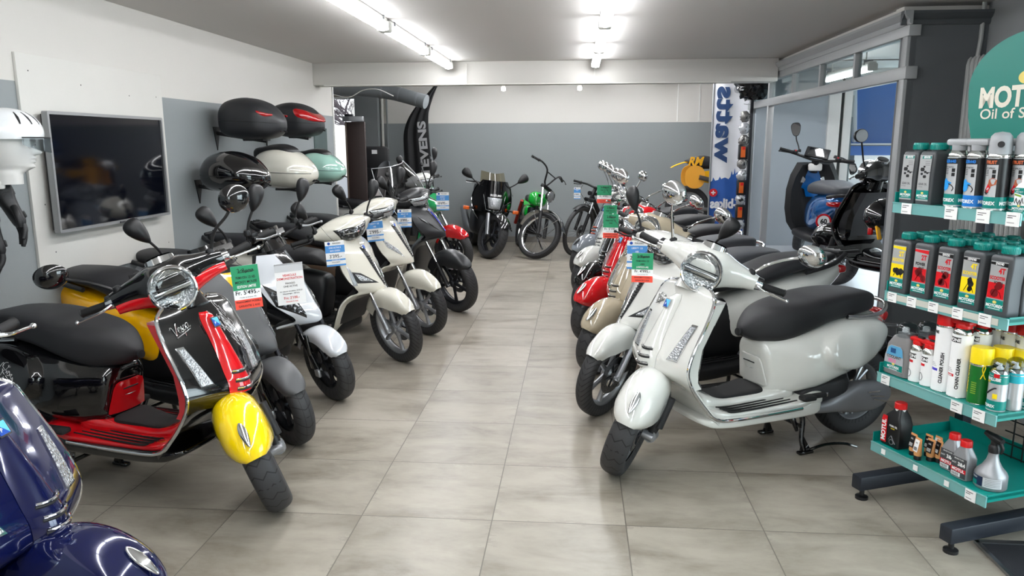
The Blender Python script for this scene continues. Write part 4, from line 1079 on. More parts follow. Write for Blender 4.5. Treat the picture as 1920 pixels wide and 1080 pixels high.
        for i in range(13):
            v = i / 12; ww_ = lerp(.13, .10, v)
            G.append([(-.305 - .075 * v - .10 * abs(u) ** 2 * (1.2 - .6 * v), ww_ * u, .885 + .115 * v + .015 * (1 - u * u)) for u in [-1 + 2 * j / 16 for j in range(17)]])
        b.grid(G, GBLK, thick=.006); b.tube([(-.345, -.10, .93), (-.33, -.06, .945), (-.352, -.045, .985)], .003, CHR, seg=6); b.tube([(-.345, .10, .93), (-.33, .06, .945), (-.352, .045, .985)], .003, CHR, seg=6); b.build('front_cowl', t)
    else:
        def ha(y): return .018 + .095 * max(0, 1 - (abs(y) / .24) ** 1.7)
        def hb(y): return .018 + .074 * max(0, 1 - (abs(y) / .24) ** 1.7)
        b = MB(); b.M = Ms
        b.rings([[(hx(y) + .025 * max(0, 1 - abs(y) / .2) + p * ha(y), y, zg + .01 + q * hb(y)) for p, q in sring(1, 1, 2.3, 28)][::-1] for y in [-.25 + .5 * i / 36 for i in range(37)]], c.get('headset', body)); hs = b.build('headset', t, angle=60)
        def hf(y, z):
            q = max(-1, min(1, (z - zg - .01) / hb(y))); return hx(y) + .025 * max(0, 1 - abs(y) / .2) + ha(y) * max(0.02, 1 - abs(q) ** 2.3) ** (1 / 2.3)
        lm = CLEAR if c.get('lamp') == 'leaf' or kind == 'bev' else LEDL
        b = MB(); b.M = Ms; patch(b, hf, [(-.135, zg + .042), (-.085, zg - .052), (.085, zg - .052), (.135, zg + .042)], .006, GBLK, n=14, th=.008); hl = b.build('headlamp_housing', t)
        b = MB(); b.M = Ms; patch(b, hf, [(-.122, zg + .036), (-.078, zg - .045), (.078, zg - .045), (.122, zg + .036)], .011, lm, n=14, th=.006); b.build('headlamp_lens', hl)
        b = MB(); b.M = Ms; patch(b, hf, [(-.10, zg + .012), (-.09, zg + .002), (.09, zg + .002), (.10, zg + .012)], .014, GBLK if lm is CLEAR else CHR, n=14, th=.004); b.build('lamp_fin', hl)
        b = MB(); b.M = Ms; b.tube([(-.34, 0, zg - .14), (-.385, 0, zg - .02)], [.055, .04], BLK, seg=16); b.build('steering_neck', t)
    for s in (-1, 1):
        b = MB(); b.M = Ms; b.tube([(hx(.24), s * .235, zg), (hx(.26), s * .265, zg)], [.026, .022], BLK, seg=12); b.box((hx(.24) + .0, s * .25, zg + .022), (.04, .04, .03), BLK, bev=.009); b.build('switch_block', t)
        b = MB(); b.M = Ms; grip(b, (hx(.26), s * .265, zg), (hx(.30) - .02, s * .385, zg - .006)); b.build('grip', t)
        b = MB(); b.M = Ms; lever(b, [(hx(.24) + .02, s * .25, zg - .002), (hx(.25) + .045, s * .29, zg - .008), (hx(.3) + .03, s * .35, zg - .016), (hx(.3) + .02, s * .39, zg - .02)], ALU if kind == 'one' else BLK); b.build('brake_lever', t)
        h = c.get('mir', .16)
        mirror(t, Ms, (hx(.2), s * .215, zg + .035), [(hx(.2) + .01, s * .235, zg + .10)], (hx(.2) + .02, s * .27, zg + h), (-.93, -s * .12, .0), .072, .038, BLK, BLK, 'leaf')
    if 'screen' in c:
        G = []
        for i in range(21):
            v = i / 20; z = zg - .10 + .40 * v; x = -.285 - .22 * v - .05 * v * v; ww_ = lerp(.19, .235, sstep(0, .4, v)) * (1 - .38 * max(0, v - .6) ** 1.4 * 2.2)
            G.append([(x - .13 * (abs(u) ** 2.2), ww_ * u, z + (.0 if v < .9 else 0)) for u in [-1 + 2 * j / 18 for j in range(19)]])
        b = MB(); b.M = Ms; b.grid(G, c['screen']); b.tube([r[0] for r in G] + G[-1][1:-1] + [r[-1] for r in reversed(G)], .0035, mat('screen_edge_highlight', (190, 192, 196), .1, coat=1), seg=6); sc = b.build('windscreen', t)  # pale tube paints the bright highlights along the screen's edge
        for s in (-1, 1):
            b = MB(); b.M = Ms
            for z, x, y in ((zg + .08, -.36, .185), (zg + .27, -.445, .205)): b.lathe([(0, .012), (.014, .01), (.02, 0), (.02, -.006)][::-1], BLK, T(x, s * y, z) @ RY(70), seg=20)
            b.tube([(-.40, s * .15, zg), (-.40, s * .19, zg + .10), (-.46, s * .20, zg + .27)], .006, BLK, seg=8, sm=3); b.build('screen_mount', sc)
    return t
# ================================================================ oil rack
RK = frame((1.289, 3.206, 0), (0.37599, -0.92662, 0), (0.92662, 0.37599, 0), (0, 0, 1))
RKZ = math.degrees(math.atan2(-0.92662, 0.37599))
TEAL = mat('teal_sheet_metal', (0, 132, 122), .38, grain=.03); TEALC = mat('teal_cap', (0, 134, 124), .35); TEALS = mat('teal_sign', (0, 118, 106), .45, var=.01)
FASC = mat('clear_ticket_strip', (112, 168, 166), .12, coat=.6); TICK = mat('ticket_card', (238, 238, 236), .6); INK = mat('black_ink', (20, 20, 22), .6); GREYI = mat('grey_ink', (120, 120, 122), .6)
CREAM = mat('sign_cream', (226, 220, 204), .5); LEAF = mat('logo_yellow', (226, 205, 110), .5); LEAFG = mat('logo_green', (120, 160, 50), .5)
BOT = mat('charcoal_bottle', (72, 74, 77), .4, grain=.06, gscale=300); BOTS = mat('silver_label', (176, 177, 178), .35, .3); ANTH = mat('anthracite_metal', (38, 42, 50), .45, .2, grain=.1)
LW, LR, LY, LB, LK = mat('label_white', (240, 240, 240), .35), mat('label_red', (206, 18, 30), .35), mat('label_yellow', (248, 218, 20), .35), mat('label_blue', (26, 120, 205), .35), mat('label_black', (18, 18, 20), .35)
LT = mat('label_teal', (0, 128, 118), .35); LGN = mat('label_green', (14, 104, 34), .35); CANS = mat('can_silver', (196, 197, 199), .3, .5); CANM = mat('can_rim', (215, 215, 212), .15, 1.0)
ZS = dict(a=1.262, b=.897, c=.546, d=.236); RL = .561
b0 = thing('oil_rack', 'teal and black shop rack of oil and care products on the right', 'display rack', RK @ Vector((0, 0, 0)), RKZ)
def shelf(key, dep, nick, tick, paper=False):
    z = ZS[key]; b = MB()
    b.box((RL / 2, dep / 2, z - .006), (RL, dep, .012), TEAL)
    b.box((.002, dep / 2, z + .018), (.004, dep, .048), TEAL); b.box((RL - .002, dep / 2, z - .008), (.004, dep, .028), TEAL); b.box((RL / 2, dep - .003, z + .03), (RL, .006, .07), TEAL)
    s = b.build('shelf', b0)
    b = MB(); b.box((RL / 2, -.004, z - .02), (RL, .006, .042), FASC, RX(0)); b.box((RL / 2, -.008, z + .0), (RL, .004, .004), FASC)
    if paper: b.box((RL / 2 - .01, -.0085, z - .018), (RL - .05, .002, .024), mat('ticket_liner', (196, 196, 186), .5))
    b.build('ticket_strip', s)
    for u, w, h in tick:
        b = MB(); b.box((u, -.0105, z - .020), (w, .002, h), TICK)
        if w > .03:
            for k, l in ((.012, .7), (.005, .45), (-.012, .6)): b.box((u - w * (.42 - l / 2), -.0118, z - .020 + k), (w * l * .9, .0006, .0022), INK if k != -.012 else GREYI)
        b.build('price_ticket', s)
shelf('a', .30, 'top', [(.075, .05, .042), (.285, .055, .046), (.42, .055, .048), (.535, .05, .048)])
shelf('b', .36, 'second', [(.045, .045, .04), (.145, .045, .04), (.25, .045, .04), (.36, .045, .042), (.475, .05, .044)], True)
shelf('c', .36, 'third', [(.05, .045, .04), (.40, .05, .042), (.495, .05, .044)])
shelf('d', .42, 'bottom', [(.075, .022, .022), (.245, .022, .022), (.395, .022, .022), (.50, .045, .042)])
for u in (.045, .50):
    b = MB(); b.box((u, .20, .078), (.055, .62, .062), ANTH, bev=.006)
    b.lathe([(0, 0), (.026, 0), (.026, .012), (.010, .016), (.010, .05)], BLK, T(u, -.075, 0), seg=18); b.lathe([(0, 0), (.026, 0), (.026, .012), (.010, .016), (.010, .05)], BLK, T(u, .47, 0), seg=18); b.build('foot_beam', b0)
for u in (.045, .515):
    b = MB(); b.box((u, .44, .74), (.045, .05, 1.30), ANTH, bev=.004); b.build('upright', b0)
b = MB()
for i in range(13): b.tube([(.30 + .02 + i * .045, .40, .12), (.30 + .02 + i * .045, .40, 1.30)], .0032, BLK, seg=6)
for i in range(24): b.tube([(.28, .402, .14 + i * .05), (.92, .402, .14 + i * .05)], .0032, BLK, seg=6)
b.build('wire_grid', b0)
# header sign
out = [(RL / 2 + .28 * math.cos(math.radians(a)), 1.717 + .2 * math.sin(math.radians(a))) for a in range(-4, 185, 6)]
out += [(.012, 1.60), (.04, 1.50), (.07, 1.32), (.08, 1.25), (RL - .08, 1.25), (RL - .07, 1.32), (RL - .04, 1.50), (RL - .012, 1.60)]
b = MB(); MS = T(0, .335, 0) @ RX(90)
b.poly(out, .012, TEALS, MS); MT = MS @ T(0, 0, .0135)
b.text('MOTOREX', .106, CREAM, MT @ T(.055, 1.638, 0), sx=.84, bold=.04, align='L'); b.text('Oil of Switzerland', .055, CREAM, MT @ T(.066, 1.592, 0), align='L', sx=1.15)
b.lathe([(.030, 0), (0, 0.0005)], LEAF, MT @ T(.255, 1.742, 0) @ S(1.25, .85, 1), seg=28); b.lathe([(.012, .0008), (0, .001)], LEAFG, MT @ T(.262, 1.742, 0) @ S(.8, 1.2, 1), seg=16)
b.build('header_sign', b0, label='teal sign with cream oil maker lettering')
# ---------------------------------------------------------------- items
def cyl_text(mb, s, size, m, R, z, ang=0.0, sx=1.0, bold=0, vert=False, align='C', arc=None):
    """lettering wrapped round a cylinder that faces local -y; ang in degrees to the right"""
    t = MB(); t.text(s, size, m, I4, align, sx=sx, bold=bold)
    vs = []
    for x, y, zz in t.v:
        if vert: x, y = -y, x
        a = math.radians(ang) + x / R; r = R + .0006 + zz
        vs.append((r * math.sin(a), -r * math.cos(a), z + y))
    mb.add(vs, t.f, m)
def arcband(mb, R, z0, z1, a0, a1, m, n=10):
    G = [[(R * math.sin(math.radians(a0 + (a1 - a0) * j / n)), -R * math.cos(math.radians(a0 + (a1 - a0) * j / n)), z) for j in range(n + 1)] for z in (z0, z1)]
    mb.grid(G, m)
def logo(mb, M, k=1.0, name='MOTOREX'):
    mb.text(name, .0155 * k, LW, M, sx=.92, bold=.03); mb.box((0, -.006 * k, .0003), (.05 * k, .002 * k, .0004), LW, M)
    mb.lathe([(.007 * k, 0), (0, .0006)], LEAF, M @ T(0, .019 * k, 0) @ S(1.2, .8, 1), seg=14)
PR_ = {}
def place(proto, name, label, u, v, key, group=None, rz=0.0, cat=None):
    """first call places the model itself, later calls place copies of it and of its parts"""
    if not proto.get('used'): o = proto['o']; proto['used'] = True
    else: o = dup_tree(proto['o'], None, proto['kids'])
    o.location = RK @ Vector((u, v, ZS[key])); o.rotation_euler = (0, 0, math.radians(RKZ + rz)); o['label'] = label
    if group: o['group'] = group
    elif 'group' in o: del o['group']
    return o
def proto(name, cat, parts):
    """parts: list of (part name, MB, [sub parts])"""
    o = thing(name, '', cat); ch = {}
    for pn, mb, subs in parts:
        p = mb.build(pn, o, angle=40); ch.setdefault(o.name, []).append(p)
        for sn, smb in subs: ch.setdefault(p.name, []).append(smb.build(sn, p, angle=40))
    return dict(o=o, kids=ch)
def oil_bottle(w, d, h, labf):
    b = MB(); R = []
    tb = [(0, .96, .96, 0), (.006, 1, 1, 0), (.05, 1, 1, -.0), (h * .5, .90, .97, .004), (h * .8, .98, .98, .006), (h * .94, 1, .98, .006), (h * .975, .96, .94, .006), (h, .86, .80, .006)]
    for z, kw, kd, ox in tb: R.append([(x + ox, y, z) for x, y in rrect(w / 2 * kw, d / 2 * kd, .009)])
    b.rings(R, BOT)
    b.lathe([(.022, 0), (.022, .012)], BOT, T(.008, .004, h), seg=24)
    c = MB(); c.M = T(.008, .004, h + .006)
    c.lathe([(.0275, 0), (.0275, .021), (.025, .026), (.021, .026), (.021, .023), (0, .023)], TEALC, seg=32)
    for i in range(32): a = 2 * PI * i / 32; c.box((.0277 * math.cos(a), .0277 * math.sin(a), .010), (.0012, .0022, .017), TEALC, None)
    l = MB(); l.M = T(0, -d / 2 - .0012, 0) @ RX(90)
    labf(l, w, h)
    return [('bottle_body', b, []), ('cap', c, []), ('label', l, [])]
def lab_oil(top, l1, c1, l2, c2, pic, txt2=None):
    def f(l, w, h):
        W = w * .39
        l.poly([(-W, .022), (W * .9, .022), (W * .86, h * .5), (W, h * .90), (-W * .86, h * .90), (-W * .93, h * .5)], .0008, BOTS)
        l.poly([(-W, .020), (W * .9, .020), (W * .88, .058), (-W * .99, .058)], .0012, LT); logo(l, T(-.001, .031, .0016), .95)
        l.poly([(-W * .97, .062), (W * .86, .062), (W * .84, .118), (-W * .93, .118)], .0012, pic)
        rnd = random.Random(len(l1 + l2) * 7 + len(top))
        dk = INK if pic is LY else mat('dark_red_print', (110, 8, 16), .4)
        for k in range(4):
            cx_, cy_ = rnd.uniform(-.5, .5) * W, .075 + .035 * rnd.random(); r = rnd.uniform(.006, .013)
            l.poly([(cx_ + r * (1 + .4 * rnd.random()) * math.cos(q * .7), cy_ + r * (1 + .5 * rnd.random()) * math.sin(q * .7)) for q in range(9)], .0016, dk)
        l.tube([(-W * .5, .068, .0015), (-W * .1, .095, .0015), (W * .4, .085, .0015), (W * .6, .066, .0015)], .0022, dk, seg=5, flat=.3)
        tc = LR if top == 'RED' else (LY if top == 'YEL' else LK)
        l.poly([(-W * .86, h * .845), (W * .97, h * .82), (W * .99, h * .885), (-W * .85, h * .885)], .0013, tc)
        if tc is LK: l.text(top, .0125, LW, T(W * .1, h * .845, .0017), sx=.9, bold=.02)
        l.text(l1, .027, c1, T(W * .42, h * .705, .0014), bold=.04, sx=.85); l.text(l2, .0165 if len(l2) < 8 else .0135, c2, T(0, h * .60, .0014), bold=.03, sx=.8)
        if txt2: l.text(txt2, .0125, INK, T(.006, h * .53, .0014), bold=.02, sx=.85)
    return f
G2 = 'grey oil bottles with teal caps on the second shelf'
cols = [(.047, 'YEL', '2T', LY, 'SCOOTER', LY, LY, None, 'grey two-stroke oil bottle with yellow label at the left end of the second shelf'),
        (.159, 'RED', '2T', LR, 'POWER', INK, LR, 'SYNT', 'grey two-stroke oil bottle with red picture, second from left on the second shelf'),
        (.271, '0W/30', '4T', LR, 'SCOOTER', LR, LR, 'FORZA', 'grey 0W 30 four-stroke oil bottle with red picture in the middle of the second shelf'),
        (.383, '10W/40', '4T', LY, 'SCOOTER', LY, LY, None, 'grey 10W 40 four-stroke oil bottle with yellow picture, second from right on the second shelf'),
        (.496, '5W/40', '4T', LR, 'SCOOTER', LR, LR, 'FORZA', 'grey 5W 40 oil bottle with red picture, right front of the second shelf')]
hid = None
for u, top, l1, c1, l2, c2, pic, t2, lb in cols:
    p = proto('oil_bottle', 'oil bottle', oil_bottle(.092, .064, .215, lab_oil(top, l1, c1, l2, c2, pic, t2)))
    place(p, 'oil_bottle', lb, u, .035, 'b', G2)
    for k in range(1, 5):
        place(p, 'oil_bottle', 'grey teal-capped oil bottle in the ranks behind the front row, second shelf', u, .035 + k * .069, 'b', G2)
def lab_gear(l, w, h):
    W = w * .42
    l.poly([(-W, .014), (W * .9, .014), (W * .82, h * .5), (W, h * .93), (-W * .84, h * .93), (-W * .93, h * .5)], .0008, BOTS)
    l.poly([(-W, .020), (W * .9, .020), (W * .88, .055), (-W * .99, .055)], .0012, LT); logo(l, T(-.001, .030, .0016), .75)
    l.poly([(-W * .5, h * .86), (W * .9, h * .86), (W * .92, h * .91), (-W * .4, h * .91)], .0012, LT); l.text('80W/90', .011, LW, T(W * .25, h * .87, .0016), sx=.8, bold=.02)
    l.text('GEAR OIL', .0115, INK, T(-W * .1, .075, .001), sx=.8); l.text('HYPOID', .006, GREYI, T(-W * .45, .066, .001))
    for k, (x, y, r) in enumerate(((-.010, .135, .010), (-.012, .118, .006), (.002, .108, .008), (.014, .122, .005), (-.002, .146, .005), (.004, .126, .006))):
        l.poly([(x + r * math.cos(q * .79), y + r * (.7 + .3 * (q % 2)) * math.sin(q * .79)) for q in range(8)], .0012, INK if k % 2 == 0 else DST)
    l.box((.012, .124, .001), (.026, .003, .001), INK)
    for k in range(3): l.box((W * .4, h * .81 - k * .007, .001), (W * .7, .0018, .0006), GREYI)
G1 = 'gear oil bottles on the top shelf'
p = proto('gear_oil_bottle', 'oil bottle', oil_bottle(.074, .085, .205, lab_gear))
place(p, 'gear_oil_bottle', 'silver gear oil bottle at the left end of the top shelf', .045, .052, 'a', G1)
place(p, 'gear_oil_bottle', 'silver gear oil bottle next to the first blue-pictured spray can on the top shelf', .128, .052, 'a', G1)
for u in (.05, .133): place(p, 'gear_oil_bottle', 'silver gear oil bottle with teal cap, hidden behind the front two on the top shelf', u, .145, 'a', G1)
# ---- spray cans
def can_body(mb, R, h, m, neck=True):
    mb.lathe([(0, 0), (R * .96, 0), (R, .003), (R * .985, .006), (R * .985, h - .02)], CANM if False else m, seg=40)
    mb.lathe([(R * .985, .0), (R * 1.01, .002), (R * .985, .005)], CANM, seg=40)
    mb.lathe([(R * .985, h - .02), (R * 1.01, h - .017), (R * .95, h - .008), (R * .78, h + .002), (R * .60, h + .006), (0, h + .006)], CANM, seg=40)
def bar440(kind):
    R, h = .0365, .205; b = MB(); can_body(b, R, h, CANS); l = MB(); R2 = R * .985 + .0004
    arcband(l, R2, .008, .048, -180, 180, LT if kind != 'b2' else LB, 48); arcband(l, R2, .048, h - .022, 40, 130, LK, 14); arcband(l, R2, .048, h - .022, -200, -95, LK, 14)
    for a in (-18, 120, -130): cyl_text(l, 'MOTOREX', .017, LW, R2 + .0004, .020, a, .9, .03)
    arcband(l, R2 + .0003, h - .045, h - .024, -75, 130, LK, 24)
    if kind == 'rust':
        cyl_text(l, 'INTRUST', .0155, mat('label_orange', (214, 110, 70), .35), R2 + .0006, h - .041, -10, .85, .03); cyl_text(l, 'RUST SPRAY', .008, INK, R2 + .0004, h - .060, -8)
        for pts, m_ in ((((-.016, .070), (-.004, .062), (.006, .082), (-.004, .094)), LR), (((-.004, .094), (.004, .084), (.022, .092), (.024, .108), (.010, .116), (-.002, .108)), mat('label_copper', (176, 92, 60), .4)), (((-.018, .062), (-.008, .056), (.0, .064), (-.012, .074)), INK)):
            l.add([((R2 + .0008) * math.sin(x / R2 + .05), -(R2 + .0008) * math.cos(x / R2 + .05), z) for x, z in pts], [tuple(range(len(pts)))], m_)
    else:
        cyl_text(l, 'FORKER440'[2:], .0155, LB, R2 + .0006, h - .041, -8, .85, .03); cyl_text(l, 'SYNTHETIC', .008, INK, R2 + .0004, h - .060, -8)
        pts = ((-.022, .066), (-.008, .058), (.006, .066), (.010, .082), (.020, .090), (.004, .096), (-.004, .108), (-.014, .100), (-.022, .104))
        l.add([((R2 + .0008) * math.sin(x / R2 - .2), -(R2 + .0008) * math.cos(x / R2 - .2), z) for x, z in pts], [tuple(range(len(pts)))], mat('label_sky', (40, 150, 225), .35))
        q = [((R2 + .001) * math.sin(x / R2 - .2), -(R2 + .001) * math.cos(x / R2 - .2), z) for x, z in ((.008, .086), (.020, .080), (.026, .070), (.022, .060))]; l.tube(q, .0016, INK, seg=5, sm=3)
    for z, a in ((.130, 22), (.114, 22)): arcband(l, R2 + .0004, z, z + .013, a - 9, a + 9, LK, 4)
    for k in range(4): arcband(l, R2 + .0004, .122 + k * .006, .1238 + k * .006, -32, -8, INK, 4)
    c = MB(); z0 = h + .004; gm = mat('grey_spray_cap', (158, 160, 163), .4)
    if kind == 'rust':
        c.lathe([(R * .97, -.012), (R * .97, .030), (R * .9, .050), (R * .62, .062), (0, .066)], gm, T(0, 0, z0), seg=36); c.lathe([(0, 0), (.011, 0), (.011, .006), (0, .006)], BLK, T(.026, -.030, z0 + .022) @ RZ(40) @ RX(90), seg=16)
    else:
        c.box((.006, 0, z0 + .030), (.095, .050, .026), gm, bev=.010); c.lathe([(.024, -.004), (.026, .02)], gm, T(0, 0, z0), seg=28); c.box((.046, 0, z0 + .012), (.010, .012, .035), gm, bev=.003)
    return [('can_body', b, [('label', l)]), ('spray_cap', c, [])]
GS = 'motor care spray cans on the top shelf'
p = proto('spray_can', 'spray can', bar440('b1'))
place(p, 'spray_can', 'silver spray can with sky-blue picture and teal foot band on the top shelf', .238, .050, 'a', GS)
p2 = proto('spray_can', 'spray can', bar440('b2'))
place(p2, 'spray_can', 'silver spray can with sky-blue picture and blue foot band on the top shelf', .322, .050, 'a', GS)
place(p, 'spray_can', 'silver spray can with blue picture half hidden behind the rust spray can', .375, .125, 'a', GS)
place(p, 'spray_can', 'silver spray can hidden behind the first blue-pictured can on the top shelf', .245, .135, 'a', GS)
p = proto('rust_spray_can', 'spray can', bar440('rust'))
place(p, 'rust_spray_can', 'rust spray can with copper bolt picture in front on the top shelf', .412, .045, 'a', GS)
place(p, 'rust_spray_can', 'rust spray can second in line behind the front rust can on the top shelf', .468, .098, 'a', GS)
place(p, 'rust_spray_can', 'rust spray can third in line at the right back of the top shelf', .515, .155, 'a', GS)
def small_bottle():
    b = MB(); b.rings([[(x, y, z) for x, y in rrect(.024 * k, .016 * k, .006)] for z, k in ((0, .95), (.003, 1), (.085, 1), (.098, .7), (.104, .45), (.112, .45))], LW)
    l = MB(); l.M = T(0, -.0168, 0) @ RX(90); l.poly([(-.022, .004), (.022, .004), (.022, .026), (-.022, .026)], .0006, LT); logo(l, T(0, .012, .001), .7)
    l.poly([(-.022, .070), (.022, .060), (.022, .086), (-.022, .086)], .0006, LT); l.text('WET', .008, LW, T(-.012, .077, .001)); l.text('PROTECT', .006, LW, T(-.002, .070, .001)); l.poly([(-.02, .060), (.004, .055), (.006, .060), (-.018, .066)], .0008, LEAFG)
    for x, y in ((-.012, .045), (.0, .04), (.010, .046)): l.tube([(x - .005, y - .012, .001), (x, y + .006, .001), (x + .005, y - .012, .001)], .0012, INK, seg=5)
    c = MB(); c.lathe([(.010, .108), (.010, .125), (.005, .132), (.004, .146), (0, .147)], LW, seg=18); return [('bottle_body', b, [('label', l)]), ('nozzle', c, [])]
p = proto('chain_oil_bottle', 'bottle', small_bottle()); place(p, 'x', 'small white and teal dropper bottle at the right front corner of the top shelf', .532, .03, 'a')
# ---- third shelf
def coolant():
    b = MB(); R = []
    for z, w, d, ox in ((0, .060, .036, 0), (.004, .064, .040, 0), (.05, .064, .040, 0), (.13, .058, .038, .006), (.165, .045, .034, .016), (.18, .028, .026, .022)): R.append([(x + ox, y, z) for x, y in rrect(w, d, .02)])
    b.rings(R, mat('coolant_grey', (126, 124, 124), .38))
    c = MB(); c.lathe([(.042, 0), (.044, .01), (.042, .035), (.030, .054), (.012, .060), (0, .060)], glass_mat('clear_cap', (215, 220, 222)), T(.018, 0, .168), seg=28); c.lathe([(.014, 0), (.014, .03), (.010, .034), (0, .034)], LW, T(.012, -.004, .172), seg=16)
    c.box((.018, 0, .180), (.06, .05, .012), mat('coolant_grey', (126, 124, 124), .38), bev=.005)
    l = MB(); l.M = T(0, -.0415, 0) @ RX(90)
    l.poly([(-.052, .022), (.05, .022), (.048, .08), (.04, .118), (.03, .128), (-.02, .128), (-.034, .118), (-.048, .08)], .0006, mat('coolant_label', (170, 172, 178), .3)); l.poly([(-.042, .084), (.046, .084), (.04, .116), (.03, .126), (-.018, .126), (-.032, .116)], .001, mat('coolant_blue', (90, 160, 200), .3))
    l.box((-.006, .106, .0016), (.026, .020, .001), mat('coolant_dark', (36, 80, 130), .3)); l.poly([(-.05, .024), (.048, .024), (.047, .050), (-.051, .050)], .0012, LT); logo(l, T(0, .032, .0016), .9)
    l.text('COOLANT', .017, INK, T(0, .074, .0014), sx=.9); l.text('M3.0', .020, mat('label_pink', (226, 120, 160), .35), T(-.008, .056, .0014), bold=.03)
    return [('bottle_body', b, [('label', l)]), ('cap', c, [])]
GC = 'coolant bottles'
p = proto('coolant_bottle', 'bottle', coolant()); place(p, 'x', 'grey coolant bottle with clear domed cap, front left end of the third shelf', .060, .055, 'c', GC); place(p, 'x', 'grey coolant bottle with clear domed cap directly behind the front one on the third shelf', .075, .145, 'c', GC)
p = proto('oil_bottle', 'oil bottle', oil_bottle(.09, .064, .19, lambda l, w, h: l.poly([(-.03, .02), (.03, .02), (.03, .15), (-.03, .15)], .0008, BOTS)))
for u in (.10, .19): place(p, 'x', 'grey oil bottle with teal cap at the back left of the third shelf', u, .285, 'c', 'oil bottles at the back of the third shelf')
def ipone(R, h, trig, s1, s2, c2, plain=False):
    b = MB(); can_body(b, R, h, LW); l = MB(); R2 = R * .985 + .0005
    if trig: arcband(l, R2, h - .050, h - .030, -40, 34, LK, 12); cyl_text(l, 'IPONE', .017, LW, R2 + .0004, h - .046, -4, 1, .03)
    else: cyl_text(l, 'IPONE', .016, INK, R2, h - .045, -36, 1, .03)
    if s1: cyl_text(l, s1, .0165, INK, R2, .035, 42, .95, .02, vert=True, align='L')
    arcband(l, R2, .082, .092, -45, 12, c2, 8)
    if s2: cyl_text(l, s2, .0085, LW, R2 + .0004, .0837, -18, 1, .03)
    for k in range(3): arcband(l, R2, .100 + k * .006, .1015 + k * .006, -40, 5 - k * 6, GREYI, 6)
    if R < .033: 
        G = [((R2 + .0004) * math.sin(-.5 + .014 / R2 * math.cos(q * .4)), -(R2 + .0004) * math.cos(-.5 + .014 / R2 * math.cos(q * .4)), .036 + .016 * math.sin(q * .4)) for q in range(16)]; l.tube(G, .0012, GREYI, seg=5, closed=True)
    c = MB(); rc = mat('red_cap', (205, 22, 24), .35)
    if trig:
        c.lathe([(R * .72, .0), (R * .80, .012), (R * .7, .020), (0, .022)], rc, T(0, 0, h), seg=28); c.box((-.004, 0, h + .024), (R * 2.3, R * 1.05, .018), rc, RY(0) @ T(0, 0, 0), bev=.007); c.box((.012, 0, h + .034), (R * 1.0, R * .6, .010), BLK, bev=.004)
    else: c.lathe([(R * 1.0, -.012), (R * 1.0, .050), (R * .9, .058), (0, .059)], rc, T(0, 0, h), seg=32)
    return [('can_body', b, [('label', l)]), ('spray_cap', c, [])]
GI = 'small white spray cans with red triggers'
p = proto('chain_spray_can', 'spray can', ipone(.027, .150, True, None, '', LR))
place(p, 'x', 'small white spray can with red trigger beside the front coolant bottle', .150, .042, 'c', GI); place(p, 'x', 'small white spray can with red trigger beside the tall white cleaner can', .208, .042, 'c', GI)
place(p, 'x', 'small white spray can with red trigger in the row behind on the third shelf', .165, .12, 'c', GI)
place(p, 'x', 'small white spray can with red trigger at the back row near the teal caps', .222, .125, 'c', GI)
GT = 'tall white cleaner cans on the third shelf'
p = proto('cleaner_can', 'spray can', ipone(.0365, .275, False, 'CLEANER POLISH', '', mat('label_violet', (70, 60, 190), .35)))
place(p, 'x', 'tall white cleaner polish can with straight red cap, third shelf front row', .268, .050, 'c', GT)
for u, v in ((.36, .20), (.42, .20), (.48, .20)): place(p, 'x', 'tall white can in the back row of the third shelf, behind the yellow caps', u, v, 'c', GT)
p = proto('cleaner_can', 'spray can', ipone(.0365, .265, True, 'CHAIN CLEANER', 'CHAIN', LR))
place(p, 'x', 'tall white chain cleaner can with red trigger beside the green yellow-capped can', .345, .047, 'c', GT); place(p, 'x', 'tall white chain cleaner can with red trigger behind the front one', .355, .125, 'c', GT)
def velo():
    R, h = .037, .165; b = MB(); can_body(b, R, h, LGN); l = MB(); R2 = R * .985 + .0006
    t = MB(); t.text('VELOPUROL', .025, LY, I4, 'C', sx=.9, bold=.02)
    vs = []
    for x, y, z in t.v:
        a = .55 + x / .10; rr = .085 + y
        px, pz = .012 - .08 + rr * math.cos(a - .3), .015 + .10 * .0 + rr * math.sin(a - .3) + .02
        vs.append((R2 * math.sin(px / R2 - .1), -R2 * math.cos(px / R2 - .1), max(.02, pz)))
    cyl_text(l, 'VELOPUROL', .024, LY, R2, .035, -28, .95, .03, vert=True, align='L')
    for k in range(6): arcband(l, R2, .04 + k * .008, .044 + k * .008, -4, 26, LEAFG, 5)
    q = [((R2 + .0005) * math.sin(a), -(R2 + .0005) * math.cos(a), z) for a, z in ((.75, .10), (.95, .12), (1.1, .145), (.95, .15), (.85, .135), (1.05, .11), (1.2, .10))]; l.tube(q, .0018, LY, seg=5, sm=4)
    c = MB(); c.lathe([(R * 1.02, -.012), (R * 1.02, .040), (R * .94, .048), (0, .049)], LY, T(0, 0, h), seg=32); return [('can_body', b, [('label', l)]), ('cap', c, [])]
GV = 'green cans with yellow caps'
p = proto('bike_cleaner_can', 'spray can', velo()); place(p, 'x', 'green can with yellow cap in front on the third shelf', .425, .058, 'c', GV); place(p, 'x', 'green can with yellow cap, middle one of the three yellow caps', .447, .135, 'c', GV); place(p, 'x', 'green can with yellow cap, rearmost of the three yellow caps', .50, .175, 'c', GV)
